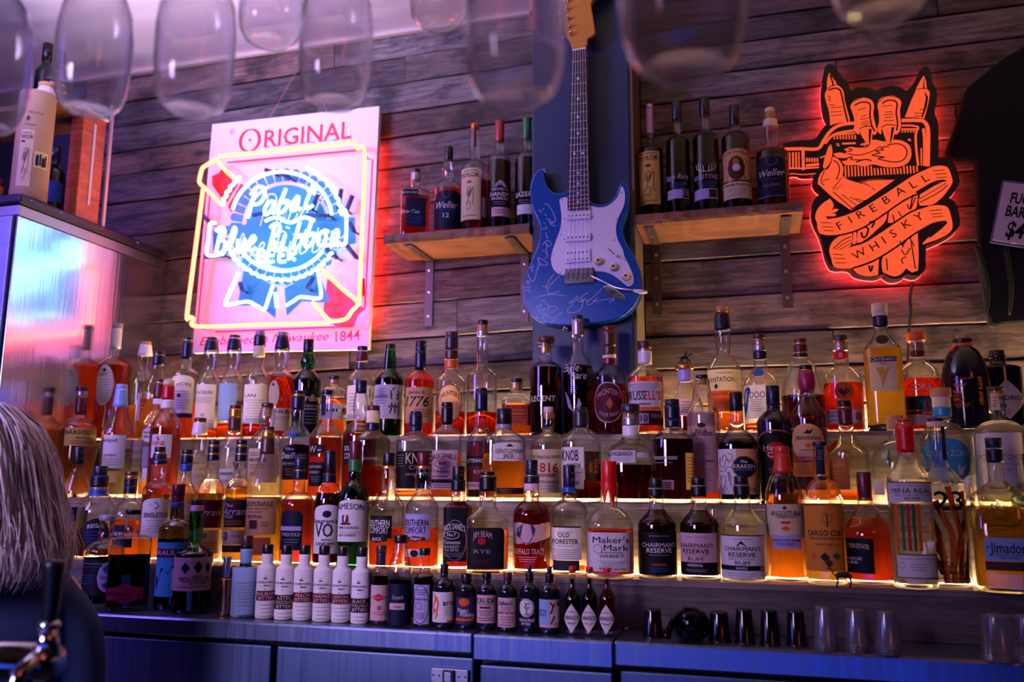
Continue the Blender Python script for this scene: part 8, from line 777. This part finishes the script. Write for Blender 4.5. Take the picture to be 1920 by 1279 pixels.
for (x0, z0), (x1, z1), dx in ((bd[1], bd[2], -.022),):
    oz(MB().tube([(x0+dx+(x1-x0)*t, 2.2345, z0+(z1-z0)*t) for t in (.16, .5, .88)], .005, 8).build('added_backlight_tube', emit('neon_red', (1.0, .03, .03), NEON_B), ns, True))  # unseen red tube added behind the board to throw red onto the wall
for p in D['nwhite']:
    yy = YN+rs.uniform(-.006, .006); oz(MB().tube(spline([(x, yy, z) for x, z in p], 4), .0056, 8).build('neon_tube', NW, ns, True))
mb = MB()
for p in D['bscript']: mb.stroke([(q[0], q[2]) for q in spline([(x, 0, z) for x, z in p], 4)], .006, YB-.0022)
oz(mb.build('printed_script', pbr('sign_board', 'e8e4e8', .4), ns))['kind'] = 'stuff'
ELM = pbr('electrode_paint', '1a2c80', .4)
for p in D['elec']: oz(MB().tube([(p[0][0], YB-.03, p[0][1]), (p[1][0], YB-.03, p[1][1])], .0065, 8).tube([(p[1][0], YB-.03, p[1][1]), (p[1][0], YB, p[1][1])], .003, 6).build('electrode', ELM, ns, True))
p = D['elecr']; oz(MB().tube([(p[0][0], YB-.03, p[0][1]), (p[1][0], YB-.03, p[1][1])], .0065, 8).build('electrode', pbr('electrode_red', '8a0c14', .4), ns, True))
for q in D['chain']:
    mb = MB(); a, b = q; n = 34
    for i in range(n):
        t = i/(n-1); mb.lathe([(0, -.0024), (.0024, 0), (0, .0024)], 6, 0, (a[0]+(b[0]-a[0])*t, 2.24-.02*t, a[1]+(b[1]-a[1])*t))
    oz(mb.build('bead_chain', pbr('chain_steel', 'c0c0cc', .3, .9), ns))['kind'] = 'stuff'
# ------------------------------------------------------------ electric guitar on the pillar
YG = 2.04
gt = empty('electric_guitar', (D['gbody'][0][0], YG, 1.5)); tag(gt, 'blue electric guitar with silver signatures hanging on the blue pillar', 'guitar')
def solid(poly, y0, y1, bev, seg=3):
    bm = bmesh.new(); vs = [bm.verts.new((x, y0, z)) for x, z in poly]; f = bm.faces.new(vs); r = bmesh.ops.extrude_face_region(bm, geom=[f])
    for v in r['geom']:
        if isinstance(v, bmesh.types.BMVert): v.co.y = y1
    bmesh.ops.recalc_face_normals(bm, faces=bm.faces[:])
    ed = [e for e in bm.edges if abs(e.verts[0].co.y-e.verts[1].co.y) < 1e-6]
    if bev: bmesh.ops.bevel(bm, geom=ed, offset=bev, segments=seg, affect='EDGES', profile=.5, clamp_overlap=True)
    bmesh.ops.recalc_face_normals(bm, faces=bm.faces[:])
    bm.verts.index_update(); mb = MB(); mb.add([v.co[:] for v in bm.verts], [[v.index for v in f.verts] for f in bm.faces]); bm.free(); return mb
gb = [(q[0], q[2]) for q in spline([(x, 0, z) for x, z in D['gbody']], 2, True)]
o = oz(solid(gb, YG, YG+.04, .005).build('guitar_body', pbr('guitar_blue', '0b4a9c', .22, .15, .5, .6), gt)); 
for pl in o.data.polygons: pl.use_smooth = len(pl.vertices) == 4
CREAM = pbr('pickguard', 'ddd4de', .4); CHR = pbr('chrome', 'd0d0da', .15, 1)
oz(MB().prism([(q[0], q[2]) for q in spline([(x, 0, z) for x, z in D['gguard']], 2, True)], YG-.003, YG).build('pickguard', CREAM, gt))
g = D['gneck']; oz(MB().prism(g, YG-.007, YG+.018).build('neck', pbr('maple', 'b8742c', .35), gt)); oz(MB().prism([(x, z) for x, z in g], YG-.0115, YG-.007).build('fretboard', pbr('rosewood', '141020', .5), gt))
for a, b in D['gfret']: oz(MB().tube([(a[0], YG-.0118, a[1]), (b[0], YG-.0118, b[1])], .0011, 6).build('fret', pbr('fret_wire', 'd8b8b0', .3, .9), gt))
for x, z in D['gdots']: oz(MB().lathe([(.0032, 0), (.003, .0006), (0, .0006)], 10, 0, (x, YG-.0115, z), 'y').build('fret_dot', pbr('pearl', 'd8dce4', .3), gt))
a, b = D['gnut']; oz(MB().tube([(a[0], YG-.0105, a[1]), (b[0], YG-.0105, b[1])], .0028, 6).build('nut', CREAM, gt))
hd = [(q[0], q[2]) for q in spline([(x, 0, z) for x, z in D['ghead']], 2, True)]
oz(solid(hd, YG-.004, YG+.012, .0015, 1).build('headstock', pbr('maple', 'b8742c', .35), gt))
for x, z in D['gtune']:
    t = oz(MB().lathe([(.005, 0), (.005, .004), (.0028, .006), (.0028, .016), (0, .016)], 12, 0, (x+.013, YG-.004, z), 'y').build('tuner_post', CHR, gt, True)); oz(MB().tube([(x-.004, YG+.006, z), (x-.012, YG+.006, z)], .003, 8).tube([(x-.010, YG+.006, z-.006), (x-.010, YG+.006, z+.006)], .004, 8).build('tuner_key', CHR, t, True))
for i, (a, b) in enumerate(D['gstr']): oz(MB().tube([(a[0], YG-.0155, a[1]), (b[0], YG-.0135, b[1])], .00042-.00003*i, 5).build('string', pbr('string_steel', 'd0c8d0', .3, .9), gt))
for i, p in enumerate(D['gpick']):
    k = oz(solid(p, YG-.0095, YG-.003, .0025, 2).build('pickup', pbr('pickup_cover', 'e2dae2', .35), gt)); mb = MB()
    for r_ in ((.5,) if i < 2 else (.25, .75)):
        for j in range(6):
            t = .12+.152*j; x = p[0][0]+(p[1][0]-p[0][0])*t; z = p[0][1]+(p[1][1]-p[0][1])*t+(p[3][1]-p[0][1])*r_; mb.lathe([(.0022, 0), (.0022, .0008), (0, .0008)], 8, 0, (x, YG-.0095, z), 'y')
    oz(mb.build('pole_pieces', CHR, k))['kind'] = 'stuff'
br = oz(solid(D['gbridge'], YG-.008, YG, .001, 1).build('bridge', CHR, gt)); p = D['gbridge']
for j in range(6):
    t = .08+.165*j; x = p[0][0]+(p[1][0]-p[0][0])*t; z = p[0][1]+(p[1][1]-p[0][1])*t-.02; oz(MB().bbox(x-.0035, x+.0035, YG-.0135, YG-.008, z-.008, z+.010, .0008).build('saddle', CHR, br))
for x, z in D['gknob']:
    k = oz(MB().lathe([(.0105, 0), (.0115, .001), (.0095, .009), (.0085, .0115), (0, .012)], 20, 0, (x, YG-.003, z), 'y').build('knob', pbr('knob_cream', 'e8cca0', .35), gt, True)); oz(MB().box(x-.003, x+.003, YG-.0156, YG-.0152, z-.002, z+.003).build('knob_print', paint('nv'), k))
a, b = D['gswitch']; oz(MB().tube([(a[0], YG-.0032, a[1]), (b[0], YG-.0032, b[1])], .0012, 6).build('switch_slot', BLK, gt)); oz(MB().tube([(b[0], YG-.003, b[1]), (b[0]-.002, YG-.017, b[1]+.002)], [.0025, .004], 8).build('switch_tip', CREAM, gt, True))
for x, z in D['gscrew']: oz(MB().lathe([(.0017, 0), (.0012, .001), (0, .001)], 8, 0, (x, YG-.0032, z), 'y').build('screw', pbr('screw_dark', '2c2430', .4, .6), gt))
jk = oz(solid(D['gjack'], YG-.005, YG, .003, 2).build('jack_plate', CHR, gt)); x = sum(p[0] for p in D['gjack'])/9; z = sum(p[1] for p in D['gjack'])/9; oz(MB().lathe([(.007, 0), (.007, .001), (0, .001)], 14, 0, (x-.006, YG-.0052, z+.004), 'y').build('jack_socket', BLK, jk))
tp = [(x, y, z) for x, z, y in D['gtrem']]; oz(MB().tube(spline(tp[:4], 4), .0026, 8).build('tremolo_arm', CHR, gt, True)); oz(MB().tube(tp[3:], [.0035, .0055, .0035], 10).build('tremolo_tip', pbr('tip_white', 'e0d4dc', .35), gt, True))
for x, z in D['gbutton']: oz(MB().lathe([(.007, -.012), (.004, -.006), (.004, -.002), (.007, .0), (0, .001)], 12, 0, (x, YG+.022, z)).build('strap_button', CHR, gt, True))
mb = MB()
for p in D['gsig']: mb.stroke([(q[0], q[2]) for q in spline([(x, 0, z) for x, z in p], 4)], .0011, YG-.0008)
oz(mb.build('lettering', pbr('silver_pen', 'c4cce4', .4), gt))['label'] = 'silver pen signatures'
# ------------------------------------------------------------ black T-shirt with a price card
xm = D['card'][0][0]+.10; lf = D['shirt']; rt = [(2*xm-x, z) for x, z in lf][::-1]
bm_ = solid([(q[0], q[2]) for q in spline([(x, 0, z) for x, z in lf], 2)]+[(q[0], q[2]) for q in spline([(x, 0, z) for x, z in rt], 2)], 2.222, 2.243, .008, 2)
ts = bm_.build('t_shirt', pbr('black_cotton', '030305', .95)); tag(ts, 'black T-shirt pinned flat on the planks at the right edge', 'T-shirt')
z0 = lf[-1][1]
for i in range(5):
    fx = lf[10][0]+.05+i*.05; oz_ = MB().tube(spline([(fx, 2.2235, z0+.02), (fx+.01, 2.2225, z0+.09), (fx-.005+.01*i, 2.2235, z0+.2)], 4), [.004+.0006*k for k in range(9)], 6).build('fold', pbr('black_cotton', '030305', .95), ts, True)
cd = empty('price_card', (D['card'][3][0], 2.205, D['card'][3][1])); tag(cd, 'white price card in a clear sleeve pinned to the black T-shirt', 'card')
c4 = D['card']; ccx = sum(p[0] for p in c4)/4; ccz = sum(p[1] for p in c4)/4
oz(MB().prism(c4, 2.205, 2.213).build('card_sleeve', pbr('sleeve_edge', '39407a', .3), cd)); oz(MB().prism([(ccx+(x-ccx)*.93, ccz+(z-ccz)*.93) for x, z in c4], 2.204, 2.205).build('card_paper', pbr('card_paper', 'cfc0cc', .6), cd))
for s, (p0, p1), h in (('FUC', D['cardt'][0], .026), ('BARD', D['cardt'][1], .026), ('$40', D['cardt'][2], .038)): mb = MB(); wall_text(mb, s, p0, p1, h, 2.2036, 3, .12); oz(mb.build('lettering', paint('k'), cd))
# ------------------------------------------------------------ stemmed glasses hanging in the foreground
RAIL = 1.96
GL = film('stem_glass', (.97, .97, .99), .95, .08, .12, 1.06)
wh = ('first', 'second', 'third', 'fourth', 'fifth', 'sixth', 'seventh')
gl_l = ['wine glass cut by the left edge of the picture', 'hanging wine glass in front of the hutch', 'hanging wine glass above the left edge of the neon sign', 'hanging wine glass above the middle of the neon sign', 'large hanging wine glass just left of the guitar neck', 'largest hanging wine glass, right of the blue pillar', 'hanging wine glass above the glowing hand sign', 'small hanging wine glass in the back row above the rosette sign', 'small hanging wine glass in the back row above the left wall shelf']
for i, (x, y, z, w) in enumerate(D['glasses']):
    R = w/2; hb = R*4.3 if i < 7 else R*2.6
    g = empty('wine_glass', (x, y, z)); tag(g, gl_l[i]+', upside down', 'wine glass', 'stemmed glasses hanging upside down')
    pr = [(R*.60, 0), (R*.615, -.0006), (R*.64, .001), (R*.80, hb*.045), (R*.91, hb*.12), (R*.98, hb*.26), (R, hb*.5), (R*.93, hb*.68), (R*.70, hb*.84), (R*.35, hb*.95), (.006, hb*1.02)]
    MB().lathe(pr, 48).build('bowl', GL, g, True)
    top = RAIL-z
    MB().lathe([(.006, hb*1.02), (.004, hb*1.12), (.004, top-.02), (.006, top-.008), (R*.75, top-.002), (R*.75, top), (0, top)], 28).build('stem_and_foot', GL, g, True)
rk = empty('glass_rack', (-.3, .8, RAIL)); tag(rk, 'dark steel hanging rack whose rails hold the stemmed glasses by the feet', 'rack')
mb = MB(); xs = sorted(set(round(q[0], 3) for q in D['glasses']))
for x, y, z, w in D['glasses']:
    for s_ in (-1, 1): part('rail', MB().box(x+s_*.02-.012*(s_ < 0)-.0, x+s_*.02+.012*(s_ > 0), y-.05, y+.05, RAIL-.012, RAIL-.0045), DARK, rk)
part('rack_frame', MB().box(-.95, .45, .45, 1.05, RAIL+.012, RAIL+.03), DARK, rk)
for x in (-.9, .4):
    part('hanger', MB().box(x-.01, x+.01, .79, .81, RAIL+.03, 2.528), DARK, rk)
# ------------------------------------------------------------ things on the counter to the right
def cup(name, label, cat, grp, x, y, R, H, m, z=.884, taper=.78, wall=True, ribs=0):
    o = empty(name, (x, y, z), face_cam(x, y)); tag(o, label, cat, grp)
    MB().lathe([(R, 0), (R*1.03, .001), (R*1.03, .003), (R*.97, .0042), (R*taper, H-.003), (R*taper*.95, H), (0, H)], 28).build('cup_wall', m, o, True)
    MB().lathe([(R*1.035, .0005), (R*1.06, .0018), (R*1.035, .003)], 28).build('rim', m, o, True); return o
bkc = pbr('black_cup', '07070c', .12)
lbl = ['black upturned cup left of the black citrus squeezer', 'black upturned cup right of the black citrus squeezer', 'black upturned shot glass, left of three together', 'black upturned shot glass, middle of three together', 'black upturned shot glass, right of three together, beside clear cups']
for (x, y, R, H), l in zip(D['blackcups'], lbl): cup('shot_glass', l, 'glass', 'black cups upside down on the counter', x, y, R, H, bkc)
CP = film('clear_plastic', (.86, .88, .95), .6, .15, .10)
for i, (x, y, R, H) in enumerate(D['shots']):
    for k, nm in enumerate(('lowest', 'middle', 'topmost')):
        cup('plastic_cup', nm+' clear plastic cup in the '+('left', 'middle', 'right')[i]+' upside-down stack on the counter', 'cup', 'clear cups stacked upside down', x, y, R*(1-.0*k), H*.91, CP, .884+.0042*k, .72)
for i, (x, y, R, H) in enumerate(D['rocks']): cup('tumbler', ('clear tumbler upside down near the right end of the counter', 'clear tumbler cut by the right edge on the counter')[i], 'glass', 'clear tumblers upside down', x, y, R, H, CP, .884, .84)
x, y = D['press']; sq = empty('citrus_squeezer', (x, y, .884), face_cam(x, y)); tag(sq, 'black hinged citrus squeezer lying between black upturned cups', 'squeezer')
BM_ = pbr('black_metal', '07080e', .14, .7)
MB().lathe([(.012, 0), (.026, .006), (.031, .02), (.030, .036), (.024, .048), (.010, .055), (0, .056)], 24, 0, (.012, 0, 0)).build('bowl', BM_, sq, True)
MB().tube(spline([(.0, -.012, .046), (-.014, -.016, .040), (-.026, -.02, .022), (-.034, -.022, .005)], 5), [.006]*12+[.0075, .008, .008, .007], 10).build('handle', BM_, sq, True)
MB().tube([(.0, -.02, .050), (.0, .02, .050)], .005, 10).build('hinge', BM_, sq, True)
x, y = D['fig']; fg = empty('animal_figurine', (x, y, .9752), face_cam(x, y)); tag(fg, 'tiny dark metal animal figurine with raised trunk on the bottom step', 'figurine')
BZ = pbr('dark_bronze', '2c2428', .35, .8)
MB().tube(spline([(-.012, 0, .018), (-.004, 0, .021), (.006, 0, .021), (.014, 0, .017)], 3), [.003, .0045, .005, .005, .005, .0055, .0055, .005, .004, .003], 8).build('body', BZ, fg, True)
for sx in (-.011, .011):
    for sy in (-.004, .004): MB().tube([(sx, sy, .018), (sx+.002, sy*1.4, .009), (sx-.001, sy*1.5, .0)], [.002, .0013, .0016], 6).build('leg', BZ, fg, True)
MB().tube(spline([(-.012, 0, .018), (-.016, 0, .022), (-.020, 0, .030), (-.027, 0, .032)], 3), .0011, 6).build('trunk', BZ, fg, True)
pt_ = D['plate']; lp = empty('latch_plate', (pt_[3][0], 1.5745, pt_[3][1])); tag(lp, 'pale metal latch plate with a black lock on the steel counter front', 'latch')
px0, px1 = pt_[0][0], pt_[1][0]; pz0, pz1 = pt_[3][1], pt_[0][1]; pm = (px0+px1)/2
oz(MB().bbox(px0, px1, 1.566, 1.571, pz0, pz1, .001).build('plate', pbr('plate_metal', 'a8acc0', .4, .5), lp)); oz(MB().bbox(pm-.011, pm+.010, 1.558, 1.566, pz0+.001, pz1-.001, .001).build('lock_frame', BLK, lp)); oz(MB().bbox(pm-.007, pm+.006, 1.5565, 1.5585, pz0+.004, pz1-.004, .001).build('lock_button', pbr('plate_metal', 'a8acc0', .4, .5), lp))
for q in (.06, .22, .76, .94): oz(MB().lathe([(.002, 0), (.0015, .001), (0, .001)], 8, 0, (px0+(px1-px0)*q, 1.566, (pz0+pz1)/2), 'y').build('screw', BLK, lp))
# ------------------------------------------------------------ beer tap in the near left corner
tp = empty('beer_tap', (-.9, .8, 0)); tag(tp, 'blurred chrome beer tap with a black handle in the near left corner', 'tap')
CHB = pbr('tap_chrome', 'c8c8d0', .12, 1)
part('tower_bar', MB().tube([(-1.02, .8, .952), (-.742, .8, .960)], .019, 20), CHB, tp, True)
part('column', MB().tube([(-.96, .8, .0), (-.96, .8, .945)], .028, 20), CHB, tp, True)
part('faucet', MB().tube([(-.752, .8, .965), (-.752, .8, .998)], [.014, .009], 16).tube([(-.752, .8, .972), (-.752, .765, .955), (-.752, .755, .925)], [.010, .009, .006], 12), CHB, tp, True)
part('tap_handle', MB().lathe([(.007, .995), (.008, 1.01), (.0105, 1.05), (.0122, 1.062), (.0115, 1.067), (0, 1.068)], 20, 0, (-.752, .8, 0)), pbr('handle_black', '090a10', .3), tp, True)
part('collar_ring', MB().lathe([(.010, .994), (.0115, .996), (.0115, 1.0), (.010, 1.002)], 20, 0, (-.752, .8, 0)), CHB, tp, True)
# ------------------------------------------------------------ the person at the left edge
def skin_mesh(name, joints, edges, mat, parent, levels_=2, root=0):
    me = bpy.data.meshes.new(name); me.from_pydata([j[:3] for j in joints], edges, []); o = bpy.data.objects.new(name, me); C.objects.link(o)
    sm = o.modifiers.new('s', 'SKIN'); sm.use_smooth_shade = True
    for i, j in enumerate(joints): me.skin_vertices[0].data[i].radius = (j[3], j[4] if len(j) > 4 else j[3]); me.skin_vertices[0].data[i].use_root = (i == root)
    o.modifiers.new('d', 'SUBSURF').levels = levels_; o.modifiers['d'].render_levels = levels_
    dg = bpy.context.evaluated_depsgraph_get(); ev = o.evaluated_get(dg); nm = bpy.data.meshes.new_from_object(ev); C.objects.unlink(o); bpy.data.objects.remove(o)
    nm.name = name; nm.materials.clear(); nm.materials.append(mat); nm.polygons.foreach_set('use_smooth', [True]*len(nm.polygons))
    q = bpy.data.objects.new(name, nm); C.objects.link(q); q.parent = parent; return q
HX, HY = -1.285, 1.15
pw = empty('person', (HX, HY, -.03), math.radians(52)); tag(pw, 'person with long blond hair and dark top, seen from behind at left', 'person')
SK = pbr('skin', 'c89a84', .5); TOP = pbr('navy_top', '16305e', .75)
def arm(s):
    j = [(s*.155, 0, .985, .055), (s*.19, -.01, .93, .052), (s*.21, .0, .80, .043), (s*.21, .03, .69, .036), (s*.20, .13, .65, .031), (s*.14, .23, .63, .023), (s*.12, .27, .625, .026, .016)]
    return j
J = [(0, .0, .56, .13, .10), (0, .0, .68, .125, .09), (0, .0, .82, .12, .09), (0, .0, .95, .13, .085), (0, -.005, 1.02, .07, .06), (0, .01, 1.07, .042), (0, .025, 1.12, .055), (0, .03, 1.18, .078, .09), (0, .025, 1.235, .075, .09)]
E_ = [(i, i+1) for i in range(8)]
for s in (-1, 1):
    b = len(J); J += arm(s); E_.append((3, b)); E_ += [(b+i, b+i+1) for i in range(6)]
    hnd = b+6
    for k in range(5):
        n0 = len(J); sx = s*.12-s*.0+(.018*(k-1.5) if k < 4 else s*.028*1.0); L_ = (.045, .055, .052, .04, .03)[k]; y0 = .27 if k < 4 else .25
        J += [(sx, y0+.03, .622, .0085), (sx, y0+.03+L_*.6, .615, .0075), (sx, y0+.03+L_, .60, .006)]; E_ += [(hnd, n0), (n0, n0+1), (n0+1, n0+2)]
    n0 = len(J); J += [(s*.09, .06, .53, .095), (s*.10, .25, .53, .08), (s*.10, .36, .52, .062), (s*.10, .37, .30, .052), (s*.10, .36, .12, .038), (s*.10, .40, .065, .035), (s*.10, .48, .058, .028)]
    E_.append((0, n0)); E_ += [(n0+i, n0+i+1) for i in range(6)]
skin_mesh('body', J, E_, SK, pw)
J2 = [(0, 0, .60, .142, .112), (0, 0, .72, .138, .105), (0, 0, .84, .135, .105), (0, 0, .955, .142, .10), (0, -.005, 1.01, .085, .075)]; E2 = [(i, i+1) for i in range(4)]
for s in (-1, 1):
    b = len(J2); J2 += [(s*.15, 0, .98, .062), (s*.185, -.01, .93, .058), (s*.205, .0, .82, .050), (s*.207, .01, .76, .048)]; E2.append((3, b)); E2 += [(b+i, b+i+1) for i in range(3)]
skin_mesh('top', J2, E2, TOP, pw)
J3 = [(0, .0, .56, .14, .11), (0, 0, .62, .138, .108)]; E3 = [(0, 1)]
for s in (-1, 1): b = len(J3); J3 += [(s*.09, .06, .53, .105), (s*.10, .25, .53, .09), (s*.10, .36, .52, .072), (s*.10, .37, .30, .062), (s*.10, .36, .14, .05)]; E3.append((0, b)); E3 += [(b+i, b+i+1) for i in range(4)]
skin_mesh('trousers', J3, E3, pbr('dark_denim', '10121c', .8), pw)
# face details (turned away from the camera)
for s in (-1, 1):
    MB().lathe([(0, -.011), (.008, -.008), (.011, 0), (.008, .008), (0, .011)], 12, 0, (s*.03, .108, 1.195)).build('eye', pbr('eye_white', 'e8e4e0', .2), pw, True)
    MB().tube(spline([(s*.078, .03, 1.20), (s*.088, .018, 1.215), (s*.090, .012, 1.19), (s*.080, .03, 1.168)], 3), [.006, .007, .008, .008, .008, .007, .006, .006, .005, .004], 8).build('ear', SK, pw, True)
MB().tube([(0, .112, 1.20), (0, .126, 1.175), (0, .118, 1.165)], [.007, .012, .008], 10).build('nose', SK, pw, True)
MB().tube([(-.022, .108, 1.138), (0, .116, 1.140), (.022, .108, 1.138)], [.003, .006, .003], 8).build('mouth', pbr('lips', 'a85858', .4), pw, True)
HAIR = pbr('blond_hair', 'b4a4aa', .4); HAIR2 = pbr('blond_hair_light', 'f0e6f0', .34); HAIR3 = pbr('blond_hair_dark', '54464e', .45)
hr = random.Random(5); mb = MB()
def hair_r(t):  # t from crown to tips
    return [0, .062, .105, .128, .140, .150, .158, .164, .168, .166, .150][min(10, int(t*10))]*(1-(t*10 % 1))+[0, .062, .105, .128, .140, .150, .158, .164, .168, .166, .150, .150][min(11, int(t*10)+1)]*(t*10 % 1)
def hair_z(t): return 1.325-.035*(1-math.cos(min(1, t*2.2)*math.pi/2))-.30*max(0, t-.06)
# cap under the strands
V = []; Fc = []; n = 36; m = 14
for j in range(m):
    t = j/(m-1)*.92
    for k in range(n):
        a = 2*math.pi*k/n; r = hair_r(t)*.93; V.append((r*math.cos(a), .0+r*math.sin(a)*.95, hair_z(t)-.006))
for j in range(m-1):
    for k in range(n):
        a = math.degrees(2*math.pi*(k+.5)/n) % 360
        if j >= 4 and 62 < a < 118: continue
        Fc.append((j*n+k, j*n+(k+1) % n, (j+1)*n+(k+1) % n, (j+1)*n+k))
hcap = link('hair', V, Fc, HAIR, pw, True); hcap['label'] = 'long blond hair falling past the shoulders'
for i in range(2400):
    a = hr.uniform(0, 2*math.pi)
    if 66 < math.degrees(a) < 114 and hr.random() < .9: continue
    t0 = hr.choice((0, 0, .1, .2, .35)); t1 = hr.uniform(.82, 1.0); k = hr.uniform(.93, 1.035); ph = hr.uniform(0, 6.28); wv = hr.uniform(.002, .009); P_ = []
    for q in range(11):
        t = t0+(t1-t0)*q/10; r = hair_r(t)*k+wv*math.sin(ph+t*7); aa = a+.05*math.sin(ph*2+t*5)+.10*t*(1 if i % 2 else -.6)
        P_.append((r*math.cos(aa), r*math.sin(aa)*.95, hair_z(t)+hr.uniform(-.001, .001)))
    mb.tube(P_, [.0011]*9+[.0008, .0003], 3, hr.choice((0, 0, 1, 1, 1, 2)), caps=False)
for i in range(90):
    a = hr.uniform(-1.4, .5); t1 = hr.uniform(.7, 1.0); P_ = []; ph = hr.uniform(0, 6)
    for q in range(9):
        t = .3+(t1-.3)*q/8; r = hair_r(t)*(1.02+.13*(q/8)**2*hr.uniform(.5, 1))+.006*math.sin(ph+t*9); P_.append((r*math.cos(a+.1*t), r*math.sin(a+.1*t)*.95, hair_z(t)))
    mb.tube(P_, [.0006]*8+[.0002], 3, 1, caps=False)
hs = mb.build('hair_strands', [HAIR, HAIR2, HAIR3], pw, True); hs['kind'] = 'stuff'
sl = empty('bar_stool', (HX, HY, -.0), math.radians(52)); tag(sl, 'low dark stool the blond person sits on, below the picture', 'stool')
MB().lathe([(.0, .395), (.15, .395), (.165, .405), (.165, .425), (.15, .43), (0, .43)], 28).build('seat', DARK, sl, True)
for q in range(4):
    a = math.pi/4+q*math.pi/2; MB().tube([(.11*math.cos(a), .11*math.sin(a), .40), (.16*math.cos(a), .16*math.sin(a), 0)], .012, 8).build('leg', DARK, sl, True)
